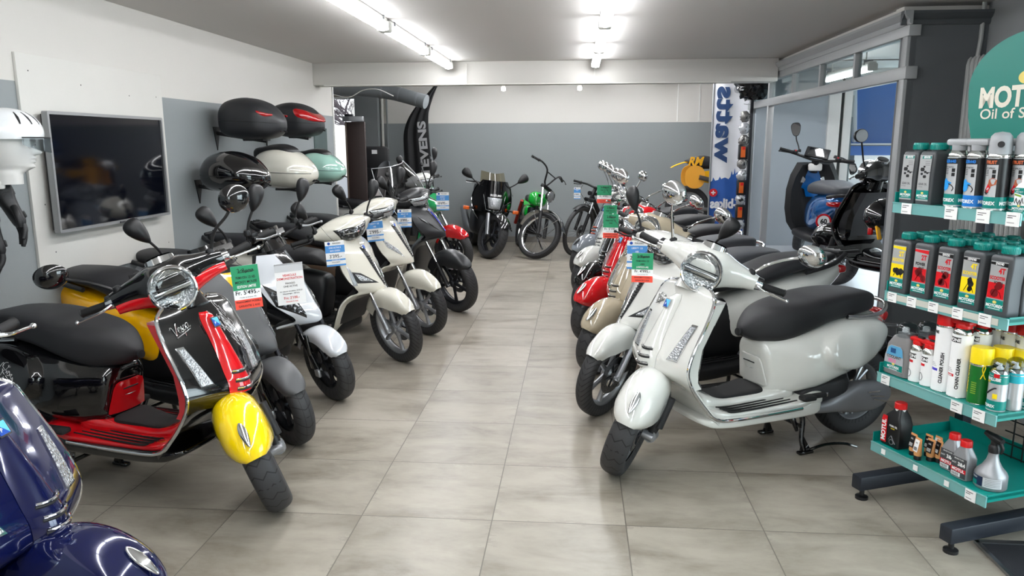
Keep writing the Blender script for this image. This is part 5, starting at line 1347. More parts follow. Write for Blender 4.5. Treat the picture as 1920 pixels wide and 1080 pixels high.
def lube(plain):
    R, h = .031, .150; b = MB(); can_body(b, R, h, CANS); l = MB(); R2 = R * .985 + .0005
    arcband(l, R2, .008, .042, -180, 180, LT if not plain else CANS, 40); arcband(l, R2, .105, .142, -180, 180, LT if not plain else mat('label_cyan', (40, 170, 185), .35), 40)
    if not plain:
        cyl_text(l, 'MOTOREX', .014, LW, R2 + .0004, .017, -25, .9, .03); cyl_text(l, 'CHAINLUBE', .0155, LW, R2 + .0004, .116, -14, .85, .03); cyl_text(l, 'WET', .010, LY, R2 + .0004, .107, -28, 1, .02)
        arcband(l, R2 + .0004, .128, .142, 8, 42, LR, 5)
        q = [((R2 + .0006) * math.sin(a), -(R2 + .0006) * math.cos(a), z) for a, z in ((-.9, .062), (-.5, .066), (-.1, .078), (.3, .088), (.55, .09))]; l.tube(q, .0028, INK, seg=5, sm=3)
        arcband(l, R2 + .0004, .050, .068, 12, 40, LY, 6)
    c = MB(); c.lathe([(.0305, -.012), (.031, .02), (.028, .034), (.016, .044), (0, .047)], glass_mat('clear_cap', (215, 220, 222)), T(0, 0, h), seg=28); n = MB(); n.lathe([(.012, -.004), (.012, .006), (.006, .012), (.006, .022), (0, .023)], LW, T(0, 0, h + .004), seg=16); n.box((-.008, -.004, h + .024), (.016, .008, .008), LW, bev=.003)
    return [('can_body', b, [('label', l)]), ('spray_cap', c, [('nozzle', n)])]
GL = 'chain lube cans with clear caps'
p = proto('chain_lube_can', 'spray can', lube(False)); place(p, 'x', 'teal and silver chain lube can with clear cap, front right of the third shelf', .512, .045, 'c', GL)
place(p, 'x', 'teal and silver chain lube can at the right edge behind the plain silver one', .530, .175, 'c', GL)
p = proto('chain_lube_can', 'spray can', lube(True)); place(p, 'x', 'plain silver can with cyan top band between the two chain lube cans', .521, .110, 'c', GL)
b = MB(); b.box((0, 0, .075), (.05, .10, .15), LR, bev=.002); b.box((0, -.0505, .10), (.03, .001, .02), LW); o = b.build('red_box'); tag(o, 'red carton at the right back of the third shelf', 'carton'); o.location = RK @ Vector((.522, .275, ZS['c'])); o.rotation_euler = (0, 0, math.radians(RKZ))
# ---- bottom shelf
def motul_fork():
    b = MB(); b.rings([[(x + ox, y, z) for x, y in rrect(w, d, .010)] for z, w, d, ox in ((0, .046, .034, 0), (.004, .050, .037, 0), (.105, .050, .037, 0), (.135, .036, .034, .004), (.158, .022, .022, .010), (.170, .019, .019, .010))], mat('black_bottle', (20, 20, 22), .38))
    c = MB(); c.lathe([(.0245, 0), (.0245, .022), (.021, .026), (0, .026)], mat('red_cap', (205, 22, 24), .35), T(.010, 0, .168), seg=28); c.lathe([(.022, -.01), (.022, 0)], LW, T(.010, 0, .168), seg=24)
    l = MB(); l.M = T(0, -.038, 0) @ RX(90)
    l.poly([(-.045, .012), (-.016, .012), (-.016, .130), (-.040, .130), (-.045, .11)], .0008, LR); l.text('MOTUL', .030, LW, T(-.022, .018, .0012) @ RZ(90), 'L', sx=.92, bold=.05); l.text('FORK OIL', .0105, LW, T(.018, .090, .0006), sx=.9, bold=.02); l.text('EXPERT', .007, LY, T(.016, .080, .0006), sx=.9)
    l.tube([(-.002, .03, .001), (.01, .05, .001), (.022, .035, .001), (.034, .02, .001)], .0025, GREYI, seg=5, sm=3, flat=.4); l.lathe([(.012, 0), (.009, .0005)], GREYI, T(.014, .024, .0008), seg=20)
    return [('bottle_body', b, [('label', l)]), ('cap', c, [])]
p = proto('fork_oil_bottle', 'oil bottle', motul_fork()); place(p, 'x', 'black fork oil bottle with red cap at the left end of the bottom shelf', .070, .055, 'd')
def brake():
    b = MB(); b.rings([[(x, y, z) for x, y in rrect(w, d, .010)] for z, w, d in ((0, .032, .024), (.003, .035, .027), (.085, .035, .027), (.095, .032, .025), (.122, .019, .018), (.130, .0165, .0165))], mat('silver_bottle', (150, 151, 154), .35, .4))
    c = MB(); c.lathe([(.021, 0), (.0205, .020), (.018, .024), (0, .024)], mat('red_cap', (205, 22, 24), .35), T(0, 0, .128), seg=28)
    l = MB(); l.M = T(0, -.0275, 0) @ RX(90); l.poly([(-.033, .008), (.033, .008), (.033, .085), (-.033, .085)], .0006, mat('brake_label', (66, 67, 70), .4)); l.poly([(-.033, .028), (.033, .028), (.033, .044), (-.033, .044)], .001, LR); l.text('MOTUL', .0155, LW, T(0, .031, .0014), sx=1.05, bold=.05)
    l.poly([(-.030, .010), (.010, .010), (.010, .025), (-.030, .025)], .001, LW)
    for k in range(9): l.box((-.027 + k * .0037, .0175, .0014), (.0012 + .0008 * (k % 2), .011, .0003), INK)
    l.text('BRAKE FLUID', .0078, LW, T(0, .076, .001), sx=.9); l.text('DOT', .009, LW, T(-.020, .058, .001)); l.text('3&4', .020, LW, T(.012, .053, .001), bold=.02)
    return [('bottle_body', b, [('label', l)]), ('cap', c, [])]
GB = 'brake fluid bottles'
p = proto('brake_fluid_bottle', 'bottle', brake()); place(p, 'x', 'silver brake fluid bottle with red cap, the left one, beside the tubes', .335, .075, 'd', GB); place(p, 'x', 'silver brake fluid bottle with red cap, the right one, next to the spray bottle', .405, .055, 'd', GB)
def tube_(lab):
    b = MB(); b.rings([[(x, y, z) for x, y in sring(rx, ry, 2, 20)] for z, rx, ry in ((.016, .014, .014), (.022, .016, .015), (.06, .017, .010), (.088, .018, .003), (.092, .018, .0015))], mat('tan_tube', (214, 150, 96), .4))
    l = MB(); l.M = T(0, -.0200, 0) @ RX(80)
    l.poly([(-.012, .036), (.012, .036), (.013, .086), (-.013, .086)], .001, LK if lab else LW)
    for k in range(7): l.box((-.008 + k * .0026, .048, .0016), (.001, .014, .0004), INK if not lab else LW)
    l.text('GEL', .008, LW if lab else INK, T(0, .070, .0016))
    c = MB(); c.lathe([(0, 0), (.0145, 0), (.0145, .018), (.013, .020)], LK, seg=20); return [('tube_body', b, [('label', l)]), ('cap', c, [])]
GU = 'tan tubes standing on their caps'
p = proto('grease_tube', 'tube', tube_(True)); q = proto('grease_tube', 'tube', tube_(False))
for pr_, u, v, lb in ((p, .172, .045, 'tan tube with black label standing leftmost, beside the fork oil bottle'), (q, .216, .025, 'tan tube with white label standing in front of the other tubes'), (p, .240, .065, 'tan tube with black label on the right of the white-labelled tube'), (p, .262, .085, 'tan tube with black label at the right end of the tube cluster'), (p, .200, .095, 'tan tube half hidden at the back left of the tube cluster'), (q, .228, .115, 'tan tube with pale label at the back of the cluster')):
    place(pr_, 'x', lb, u, v, 'd', GU, rz=random.uniform(-12, 12))
def trigger():
    sm = mat('silver_bottle', (150, 151, 154), .35, .4); b = MB(); b.lathe([(0, 0), (.050, 0), (.055, .006), (.055, .052), (.050, .064), (.034, .082), (.022, .105), (.017, .125), (.0165, .140)], sm, seg=40)
    l = MB(); arcband(l, .0555, .014, .050, -70, 12, mat('label_navy', (20, 38, 70), .3), 14); arcband(l, .0556, .014, .050, 14, 80, mat('label_grey', (196, 198, 202), .35), 14); arcband(l, .0559, .014, .030, -70, -10, LT, 10); cyl_text(l, 'MOTO CLEAN', .008, LW, .056, .040, -36)
    for k in range(5): arcband(l, .0559, .020 + k * .006, .0215 + k * .006, 20, 74, GREYI, 8)
    c = MB(); c.lathe([(.019, 0), (.019, .022), (.014, .03)], BLK, T(0, 0, .136), seg=24); c.tube([(.030, 0, .185), (.0, 0, .190), (-.040, 0, .200)], [.012, .017, .010], BLK, seg=12, sm=3); c.tube([(0, 0, .16), (0, 0, .19)], .014, BLK, seg=12); c.tube([(.024, 0, .180), (.034, 0, .160), (.028, 0, .140)], [.006, .006, .004], BLK, seg=8, sm=3)
    return [('bottle_body', b, [('label', l)]), ('trigger_head', c, [])]
p = proto('spray_bottle', 'bottle', trigger()); place(p, 'x', 'silver round-bellied trigger spray bottle with black head on the bottom shelf', .495, .085, 'd')
# ================================================================ tube radiator on the right wall
b = MB(); RADM = mat('radiator_enamel', (150, 151, 150), .35); 
rt = thing('radiator', 'tall grey tube radiator on the right wall behind the oil rack', 'radiator', (2.36, 4.5, 0))
for i in range(16):
    b = MB(); y = .43 - i * .0475
    for x in (-.02, .035): b.tube([(x, y, .26), (x, y, 1.955), (x + .004, y, 1.985), (x + .012, y, 2.0)], [.0165, .0165, .013, .008], RADM, seg=10)
    b.build('column', rt)
b = MB()
for z in (.28, 1.93): b.tube([(.008, .45, z), (.008, -.31, z)], .016, RADM, seg=10)
b.tube([(.02, .43, 1.95), (.03, .425, 2.10), (.03, .425, 2.315)], .013, RADM, seg=10); b.tube([(.008, .43, .28), (.008, .43, 0.0)], .012, RADM, seg=10); b.build('pipework', rt)
# ================================================================ the two rows of scooters
def fwd(F, ang, off):
    a = math.radians(ang); return (F[0] - off * math.cos(a), F[1] - off * math.sin(a), 0)
P_WHITE = paint('white_paint', (212, 212, 207)); P_BLACK = paint('black_paint', (8, 8, 10)); P_RED = paint('red_paint', (200, 14, 24)); P_YEL = paint('yellow_paint', (250, 214, 6)); P_BEIGE = paint('beige_paint', (172, 160, 138))
P_NAVY = paint('navy_paint', (10, 18, 66), .25); P_GREY = paint('grey_paint', (132, 138, 146)); M_GREY = mat('matt_grey_paint', (78, 79, 81), .42, grain=.08); P_ONEW = paint('cool_white_paint', (203, 206, 211)); P_CREAM = paint('ivory_paint', (212, 209, 197)); M_BLK = mat('satin_black_paint', (40, 41, 43), .34, .15)
P_YEL2 = paint('amber_yellow_paint', (242, 178, 8)); BRONZE = mat('bronze_panel', (122, 100, 84), .35, .4); BLUEGLOW = mat('blue_edge', (30, 50, 220), .25, coat=1)
SCREEN = glass_mat('smoked_screen', (128, 130, 134))
VW = [((-.41, .19, .985), [(-.43, .24, 1.05), (-.46, .31, 1.10)], (-.47, .395, 1.145), (-.9, 0, .3), .062, .055, CHR, CHR), ((-.41, -.19, .985), [(-.40, -.215, 1.06), (-.39, -.24, 1.13)], (-.38, -.255, 1.215), (-.95, .25, .0), .06, .055, CHR, CHR)]
def vmir(stem, head, up=True):
    return [((-.41, s * .19, .985), [(-.40, s * .215, 1.05), (-.385, s * .27, 1.14)], (-.375, s * .305, 1.20), (-.95, -s * .05, .0), .062, .055, stem, head) for s in (1, -1)]
VR = [VW[0], ((-.41, -.19, .985), [(-.40, -.23, 1.06), (-.39, -.29, 1.14)], (-.38, -.335, 1.215), (-.95, .3, .0), .064, .048, CHR, CHR)]
MMIR = [((-.41, .19, .985), [(-.40, .24, 1.07), (-.38, .31, 1.12)], (-.38, .365, 1.175), (-.95, -.05, .0), .062, .058, BLK, GBLK), ((-.41, -.19, .985), [(-.43, -.25, 1.04), (-.47, -.32, 1.08)], (-.49, -.385, 1.12), (-.9, .1, .3), .062, .055, BLK, GBLK)]
vespa('motor_scooter', 'white retro scooter nearest the viewer on the right, on its centre stand', dict(body=P_WHITE), fwd((.24, 3.33), 206, VOFF), 206, 47, VW)
vespa('motor_scooter', 'beige retro scooter with chrome mirrors, third from the front in the right row', dict(body=P_BEIGE, seat=SEATG), fwd((.17, 4.86), 205, VOFF), 205, 30, VR)
vespa('motor_scooter', 'bright red retro scooter between the beige and the black one', dict(body=P_RED, seat=SEATG), fwd((.155, 5.62), 204, VOFF), 204, 20, VR)
vespa('motor_scooter', 'glossy black retro scooter behind the red one in the right row', dict(body=P_BLACK, tyre=TY_R), fwd((.15, 6.41), 204, VOFF), 204, 22, VR)
vespa('motor_scooter', 'white retro scooter far back in the right row behind the black one', dict(body=P_WHITE), fwd((.14, 7.37), 204, VOFF), 204, 22, VR)
vespa('motor_scooter', 'grey retro scooter with orange louvres at the far end of the right row', dict(body=P_GREY, slot=mat('orange_louvre', (225, 84, 40), .3), trim=BLK, metal=BLK), fwd((.12, 8.34), 204, VOFF), 204, 20)
modern('motor_scooter', 'white scooter with black louvred nose strip right behind the nearest white scooter', 'lib', dict(body=P_WHITE, accent=P_WHITE), fwd((.17, 4.08), 205, .665), 205, 32)
VB = dict(scribble=mat('white_line_print', (205, 205, 205), .4), body=P_BLACK, fender=P_YEL, tie=P_RED, inner=P_RED, bar2=P_RED, slot=CHR)
mk = vespa('motor_scooter', 'black, red and yellow retro scooter at the front of the left row', VB, fwd((-1.275, 2.865), -13, VOFF), -13, -49, MMIR)
vespa('motor_scooter', 'dark navy blue retro scooter cut off by the lower left corner', dict(body=P_NAVY), fwd((-1.265, 1.73), 2, VOFF), 2, -12, [])
modern('motor_scooter', 'matt grey scooter with yellow nose cap behind the black and red one', 'one', dict(body=M_GREY, fender=M_GREY, cap=P_YEL2, accent=P_YEL2, fork=GBLK, rim=DST), fwd((-1.435, 3.53), -14, .61), -14, -30)
modern('motor_scooter', 'cool white scooter with slanted headlamps and a demonstration sheet on its bar', 'one', dict(body=P_ONEW, fork=GBLK, rim=DST), fwd((-1.435, 4.21), -14, .61), -14, -30)
modern('motor_scooter', 'ivory scooter with bronze side panel and triangular front indicators', 'lib', dict(body=P_CREAM, accent=P_CREAM, strip=BLK), fwd((-1.224, 5.03), -14, .665), -14, -28)
modern('motor_scooter', 'ivory scooter with clear leaf-shaped indicators and silver fork legs', 'lib', dict(body=P_CREAM, accent=BRONZE, lamp='leaf'), fwd((-1.19, 5.8), -14, .665), -14, -26, zmap=[(.18, .2), (.505, .58), (.86, .93)])
modern('motor_scooter', 'satin black scooter with tall clear windscreen', 'bev', dict(body=M_BLK, fork=BLK, rim=DST, glow=BLUEGLOW, screen=SCREEN), fwd((-1.08, 6.66), -14, .75), -14, -26, zmap=[(.18, .2), (.505, .68), (.86, .96)])
# ================================================================ things on the left wall
BOARD = mat('white_board_paint', (205, 203, 198), .7, grain=.2, gscale=50, var=.02)
b = MB(); b.box((XL + .008, 4.222, 1.367), (.016, 1.30, 1.15), BOARD, bev=.002)
for y, z in ((3.65, 1.86), (4.05, 1.82), (4.5, 1.79), (4.8, 1.8), (3.66, 1.2), (3.7, .95), (3.64, 1.5), (4.8, .86)): b.lathe([(.004, 0), (0, .001)], INK, T(XL + .0165, y, z) @ RY(90), seg=8)
tag(b.build('wall_board'), 'large white painted board on the left wall behind the television', 'board')
t = thing('television', 'flat television with dark screen and silver frame on the white board', 'television', (XL + .075, 4.19, 1.36))
def tv():
    w, h = 1.07, .615; M = frame((0, 0, 0), (0, 1, 0), (0, 0, 1), (1, 0, 0)); SF = mat('tv_frame', (150, 151, 152), .35, .5)
    b = MB(); b.M = M
    out = rrect(w / 2, h / 2, .01); inn = [(x, y) for x, y in rrect(w / 2 - .014, h / 2 - .016, .004)]
    b.poly(out, .032, SF, T(0, 0, -.02), holes=[inn[::-1]]); b.box((0, -h / 2 + .006, .017), (.05, .012, .006), mat('tv_badge', (60, 60, 62), .3), bev=.002)
    b.box((0, 0, -.022), (w - .03, h - .03, .03), BLK); fr = b.build('frame', t)
    b = MB(); b.M = M; b.box((0, 0, -.002), (w - .026, h - .030, .006), mat('dark_screen', (6, 8, 16), .06, spec=.6)); b.build('screen', t)
    b = MB(); b.M = M; b.box((0, 0, -.042), (.3, .3, .04), DST); b.build('wall_mount', t)
tv()
def top_case(label, loc, c, rz=-4, kind='gloss', acc=None, lens=None, sc=1.0, group='scooter top cases on the left wall'):
    """case pointing away from the wall: local x runs out into the room"""
    t = thing('top_case', label, 'top case', loc, rz, group); t.scale = (sc,) * 3; L = .44
    wl = spl([(0, .18), (.12, .21), (.28, .198), (.38, .16), (L, .11)]); up = spl([(0, .115), (.06, .155), (.18, .175), (.30, .145), (.39, .085), (L, .04)]); dn = spl([(0, -.10), (.2, -.125), (.36, -.115), (L, -.08)])
    n = 2.3 if kind == 'gloss' else 3.2
    b = MB(); b.blob(0, L, up, dn, wl, c, n=n, ends=(7, 3.6), N=44, seg=56); b.build('case_shell', t, angle=60)
    b = MB()
    b.tube([(x, -wl(x) * (1 - (abs(x - L / 2) / (L / 2)) ** (7 if x < L / 2 else 3.6)) ** (1 / (7 if x < L / 2 else 3.6)), .012 - .05 * x) for x in (.01, .04, .1, .2, .3, .36, .40, .43)], .0022, BLK if kind == 'matt' or c is P_BLACK else DST, seg=6, sm=3); b.build('seam', t)
    b = MB(); b.box((L - .03, 0, -.055), (.045, .07, .03), BLK, bev=.008); b.tube([(L - .01, .01, -.06), (L + .015, .01, -.07)], .006, BLK, seg=8); b.build('latch', t)
    if lens:
        b = MB()
        if lens == 'band': b.blob(.22, L + .006, lambda x: up(x) * .88 + .0, lambda x: .0, lambda x: wl(x) * 1.0, REDL, n=n, ends=(5, 3.6), N=20, seg=40)
        else:
            for s in (-1, 1): b.tube([(.25, s * (wl(.25) * .86), .105), (.30, s * wl(.30) * .90, .07), (.36, s * wl(.36) * .90, .05), (.41, s * wl(.41) * .85, .048)], [.006, .016, .014, .006], REDL, seg=10, sm=4, flat=.6)
        b.build('reflector', t)
    if acc:
        b = MB(); b.blob(-.012, .30, lambda x: up(x) + .028 if x > .06 else up(.06) + .028, lambda x: up(max(x, .0)) - .05, lambda x: .10, acc, n=3, ends=(5, 4), N=20, seg=24); b.build('back_pad', t)
    b = MB(); b.tube([(-.10, 0, -.075), (.30, 0, -.135)], .014, BLK, seg=10, flat=.6); b.add([(-.10, -.05, -.03), (-.10, .05, -.03), (-.10, 0, -.20), (-.092, -.05, -.03), (-.092, .05, -.03), (-.092, 0, -.20)], [(0, 1, 2), (5, 4, 3), (0, 3, 4, 1), (1, 4, 5, 2), (2, 5, 3, 0)], BLK)
    b.box((.22, 0, -.125), (.16, .12, .015), BLK, bev=.004); b.build('wall_bracket', t)
    return t
xc_ = XL + .10
top_case('matt black top case with angular red reflectors, upper left on the wall', (xc_, 5.62, 1.66), mat('matt_black_case', (32, 33, 36), .5, grain=.1), kind='matt', lens='slash', sc=1.02)
top_case('black top case with wide red reflector band, upper right on the wall', (xc_, 6.55, 1.68), mat('matt_black_case', (32, 33, 36), .5, grain=.1), kind='matt', lens='band', sc=.98)
top_case('glossy black rounded top case, lower left on the wall', (xc_, 5.28, 1.28), P_BLACK)
top_case('cream white rounded top case with black back pad on the wall', (xc_, 6.15, 1.275), P_CREAM, acc=BLK, sc=1.12)
top_case('mint green rounded top case with black pad on the wall', (xc_, 7.12, 1.26), paint('mint_paint', (158, 200, 186)), acc=BLK, sc=.98)
b = MB(); b.box((XL + .006, 7.985, 1.405), (.008, .40, .52), mat('mirror_edge', (120, 136, 134), .1, .6)); b.box((XL + .0105, 7.985, 1.405), (.002, .385, .505), mat('tinted_mirror', (150, 168, 164), .03, 1.0))
tag(b.build('wall_mirror'), 'narrow tinted mirror strip on the grey left wall before the doorway', 'mirror')
# mannequin head with helmet and gloved jacket sleeve
def mannequin():
    t = thing('mannequin_head', 'white mannequin head wearing a vented white helmet with clear visor', 'mannequin', (-2.41, 3.08, 1.395), -48)
    sk = mat('mannequin_white', (192, 191, 188), .45)
    # head facing +y: smooth skull section plus a facial profile pushed out along the middle
    fr = spl([(-.06, .040), (-.02, .042), (.0, .066), (.014, .080), (.04, .082), (.075, .086), (.105, .088), (.13, .096), (.16, .092), (.19, .070), (.215, .012)])
    bk = spl([(-.06, .075), (-.02, .072), (.03, .078), (.08, .100), (.12, .112), (.16, .108), (.19, .085), (.215, .02)])
    wd = spl([(-.06, .056), (-.02, .054), (.0, .050), (.02, .058), (.05, .067), (.09, .075), (.13, .079), (.17, .072), (.20, .045), (.215, .012)])
    pf = spl([(-.06, .040), (-.02, .042), (.0, .070), (.012, .092), (.024, .086), (.034, .096), (.041, .088), (.049, .098), (.057, .090), (.066, .117), (.073, .122), (.085, .106), (.102, .092), (.116, .102), (.13, .100), (.16, .094), (.19, .070), (.215, .012)])
    out = []
    for k in range(90):
        z = -.06 + .275 * k / 89; ring = []
        for i in range(72):
            a = 2 * PI * i / 72; x = wd(z) * math.cos(a); y = (fr(z) if math.sin(a) > 0 else bk(z)) * math.sin(a)
            if math.sin(a) > 0:
                sg = .013 if .058 < z < .10 else .020
                y += (pf(z) - fr(z)) * math.exp(-(x / sg) ** 2)
                y -= .013 * math.exp(-((abs(x) - .031) / .013) ** 2) * math.exp(-((z - .100) / .009) ** 2)
            ring.append((x, y, z))
        out.append(ring)
    b = MB(); b.rings(out, sk); b.build('head', t, angle=70)
    b = MB(); b.box((-.08, -.05, -.06), (.25, .04, .04), sk, bev=.01); b.build('neck_bracket', t)
    hm = thing('bicycle_helmet', 'white vented bicycle helmet with clear visor on the mannequin head', 'helmet', (-2.41, 3.08, 1.535), -48)
    def dome(a, e, k=1.0): return (k * .108 * math.cos(e) * math.cos(a), k * .138 * math.cos(e) * math.sin(a), k * .105 * math.sin(e) + .015)
    G = [[dome(2 * PI * j / 48, e) for j in range(48)] for e in [-.25 + 1.8 * i / 16 for i in range(17)]]
    b = MB(); b.grid(G, mat('helmet_white', (222, 224, 226), .22, coat=.6), thick=.016, closed_u=True); b.build('shell', hm, angle=60)
    for a0 in (.35, .75, 1.15, 1.98, 2.38, 2.78, -.5, -1.0, -2.2):
        b = MB(); G = []
        for i in range(5):
            e = .35 + .6 * i / 4; G.append([dome(a0 + (j - 1.5) * .035 * (1 - .5 * abs(i - 2) / 2), e, 1.006) for j in range(4)])
        b.grid(G, BLK, thick=.002); b.build('vent', hm)
    b = MB(); G = [[(.112 * math.cos(a), .015 + .142 * math.sin(a), -.005 - .013 * i * math.sin(a) ** .5) for a in [.2 + 2.74 * j / 24 for j in range(25)]] for i in range(6)]
    b.grid(G, glass_mat('visor_clear', (205, 212, 216))); b.tube([p for p in G[0]], .003, BLK, seg=6); b.build('visor', hm)
mannequin()
def sleeve():
    t = thing('riding_jacket', 'dark jacket with green and red sleeve accents hanging at the left picture edge', 'jacket', (-2.62, 2.80, 1.40))
    J = mat('jacket_black', (26, 26, 28), .8, grain=.4); 
    b = MB(); b.rings([[(x, y, z) for x, y in sring(w, d, 2.6, 28)] for z, w, d in ((-.55, .10, .19), (-.45, .11, .20), (-.1, .115, .21), (.0, .11, .20), (.05, .07, .12), (.07, .05, .06))], J); b.build('jacket_body', t, angle=60)
    b = MB(); b.tube([(.0, .12, .0), (.07, .20, -.02), (.13, .26, -.045)], [.060, .052, .042], mat('jacket_green', (40, 205, 60), .7), seg=18, sm=4); b.tube([(.12, .245, -.045), (.155, .285, -.075)], [.0435, .038], mat('jacket_red', (150, 24, 24), .7), seg=18); b.build('sleeve', t)
    G_ = mat('glove_leather', (24, 24, 26), .5, grain=.2)
    def glove(label, loc, r, s=1):
        g = thing('riding_glove', label, 'glove', loc); g.rotation_euler = [math.radians(a) for a in r]
        b = MB(); b.rings([[(x + ox, y, z) for x, y in sring(w, d, 2.6, 24)] for z, w, d, ox in ((.10, .050, .042, 0), (.06, .052, .042, 0), (.03, .040, .034, 0), (.0, .042, .030, 0), (-.04, .052, .026, .002), (-.075, .052, .022, .004), (-.088, .046, .016, .004))], G_)
        for k, (ox, L, bend) in enumerate(((-.036, .075, .01), (-.012, .088, .014), (.013, .082, .014), (.036, .062, .012))):
            b.tube([(ox, 0, -.070), (ox * 1.08, -.004, -.085 - L * .35), (ox * 1.12, -.010 - bend * .5, -.085 - L * .7), (ox * 1.1, -.018 - bend, -.085 - L)], [.0125, .0125, .0115, .0085], G_, seg=12, sm=3)
        b.tube([(s * .040, 0, -.01), (s * .066, -.008, -.04), (s * .072, -.016, -.075), (s * .066, -.022, -.098)], [.015, .0145, .0125, .009], G_, seg=12, sm=3)
        b.build('glove_body', g, angle=60)
        b = MB(); b.box((0, .027, -.05), (.07, .010, .03), MBLK, bev=.005); b.build('knuckle_guard', g); b = MB(); b.lathe([(.052, 0), (.054, .008), (.052, .016)], MBLK, T(0, 0, .045) @ S(1, .8, 1), seg=24); b.build('wrist_strap', g)
    glove('black leather riding glove reaching out in front of the white board', (-2.45, 3.10, 1.235), (18, -14, -40)); glove('black leather riding glove hanging lower at the left picture edge', (-2.47, 3.0, 1.13), (8, -4, -30), -1)
sleeve()
# ================================================================ rear left corner: door leaf, duct, flag
t = struct(MB().build('door_1')) if False else None
b = MB(); BRN = mat('dark_brown_leaf', (52, 40, 38), .45, var=.06)
b.box((-2.66, 9.1, .88), (.24, .05, 1.76), BRN, bev=.004); b.box((-2.765, 9.07, .88), (.012, .02, 1.74), mat('brown_edge', (120, 104, 92), .4))
d = struct(b.build('door_1')); b = MB(); b.box((-2.67, 9.06, 1.795), (.25, .07, .06), SIL, bev=.006); b.box((-2.72, 9.06, 1.835), (.1, .05, .03), DST, bev=.004); b.build('door_closer', d)
b = MB(); DUCT = mat('grey_duct_paint', (110, 114, 117), .45, var=.04)
pts = [(-3.6, 10.3, 2.25), (-2.95, 10.45, 2.235), (-2.55, 10.5, 2.19), (-2.2, 10.45, 2.10), (-2.05, 10.42, 2.06)]
b.tube(pts, .095, DUCT, seg=28, sm=6)
dt = b.build('ventilation_duct'); tag(dt, 'thick round grey ventilation pipe under the ceiling of the rear left corner', 'pipe')
for k in (.45, .62, .80):
    P = crom(pts, 6); i = int(k * (len(P) - 1)); b = MB(); d_ = (P[i + 1] - P[i]).normalized(); b.tube([P[i] - d_ * .012, P[i] + d_ * .012], .0985, mat('duct_band', (122, 126, 129), .4), seg=28); b.build('duct_band', dt)
b = MB(); b.tube([(-3.2, 9.9, 2.14), (-2.98, 9.95, 2.10), (-2.8, 10.0, 2.19), (-2.6, 10.0, 2.2), (-2.42, 10.1, 2.12)], .006, HOUS, seg=6, sm=5); tag(b.build('ceiling_cable'), 'thin pale cable sagging beneath the grey ventilation pipe', 'cable')
def feather_flag():
    t = thing('feather_flag', 'tall black feather flag with grey lettering beside the rear doorway', 'flag', (-2.08, 11.1, 0), 0)
    fb = mat('black_flag_cloth', (24, 24, 26), .75, grain=.2, gscale=90)
    G = []
    for i in range(41):
        v = i / 40; z = .15 + 2.27 * v; x1 = -.02 + .0 * v - .10 * v if v < .72 else -.092 + .36 * ((v - .72) / .28) ** 1.6 * .62
        x0 = -.46 if v < .62 else lerp(-.46, x1 - .02, sstep(.62, 1.02, v) ** 1.1)
        G.append([(lerp(x0, x1, u), .035 * math.sin(u * 17 + v * 2) * (1 - u) + .02 * math.sin(v * 5), z) for u in [j / 30 for j in range(31)]])
    b = MB(); b.grid(G, fb, thick=.002)
    c = b.build('flag_cloth', t, angle=70)
    b = MB(); b.tube([(.0, .01, 0), (-.03, .01, .9), (-.085, .01, 1.7), (-.06, .01, 2.05), (.06, .01, 2.35), (.12, .01, 2.42)], [.012, .011, .009, .008, .006, .005], BLK, seg=8, sm=5); b.lathe([(0, 0), (.16, 0), (.16, .012), (.03, .02), (.02, .08)], DST, seg=24); b.build('pole', t)
    b = MB(); gl = mat('flag_grey_print', (150, 150, 152), .7)
    b.text('STEVENS', .16, gl, T(-.06, -.03, .92) @ RY(-4) @ RX(90) @ RZ(90), 'L', sx=1.45, bold=.04); b.text('K', .07, gl, T(-.01, -.03, 1.28) @ RX(90) @ RZ(90), 'L'); b.build('flag_lettering', c)
feather_flag()
def goods_corner():
    tag_ = thing('child_bike_seat', 'grey and black child bicycle seat with white patterned pad in the rear left corner', 'child seat', (-2.42, 9.35, .86), -25)
    b = MB(); b.rings([[(x, y, z) for x, y in sring(w, d, 3, 24)] for z, w, d in ((-.86, .15, .15), (-.6, .14, .14), (-.3, .12, .10), (-.1, .1, .06))], DST); b.build('support', tag_)
    G = [[(.17 * u * (1 - .35 * v * v), .10 * u * u - .10 * v - .02, -.12 + .55 * v - .12 * abs(u) ** 3 * v) for u in [-1 + 2 * j / 14 for j in range(15)]] for v in [i / 14 for i in range(15)]]
    b = MB(); b.grid([[(x, -y, z) for x, y, z in r][::-1] for r in G], mat('seat_shell_grey', (84, 86, 90), .5), thick=.012); b.build('seat_shell', tag_)
    b = MB(); G2_ = [[(.09 * u, -(.05 * u * u - .10 * v - .02) - .025, .0 + .34 * v) for u in [-1 + 2 * j / 8 for j in range(9)]] for v in [i / 8 for i in range(9)]]; b.grid(G2_, mat('pale_pad', (206, 200, 196), .8, var=.2, vscale=40), thick=.015, flip=True); b.build('seat_pad', tag_)
    t = thing('display_stand', 'black high-backed display stand behind the child seat', 'stand', (-2.62, 9.75, 0)); b = MB(); b.box((0, 0, .6), (.42, .3, 1.2), BLK, bev=.03); b.box((0, .02, 1.32), (.40, .1, .3), MBLK, bev=.05); b.build('body', t); b = MB(); b.box((.02, -.036, 1.40), (.07, .004, .05), LW); b.build('paper_tag', t)
goods_corner()
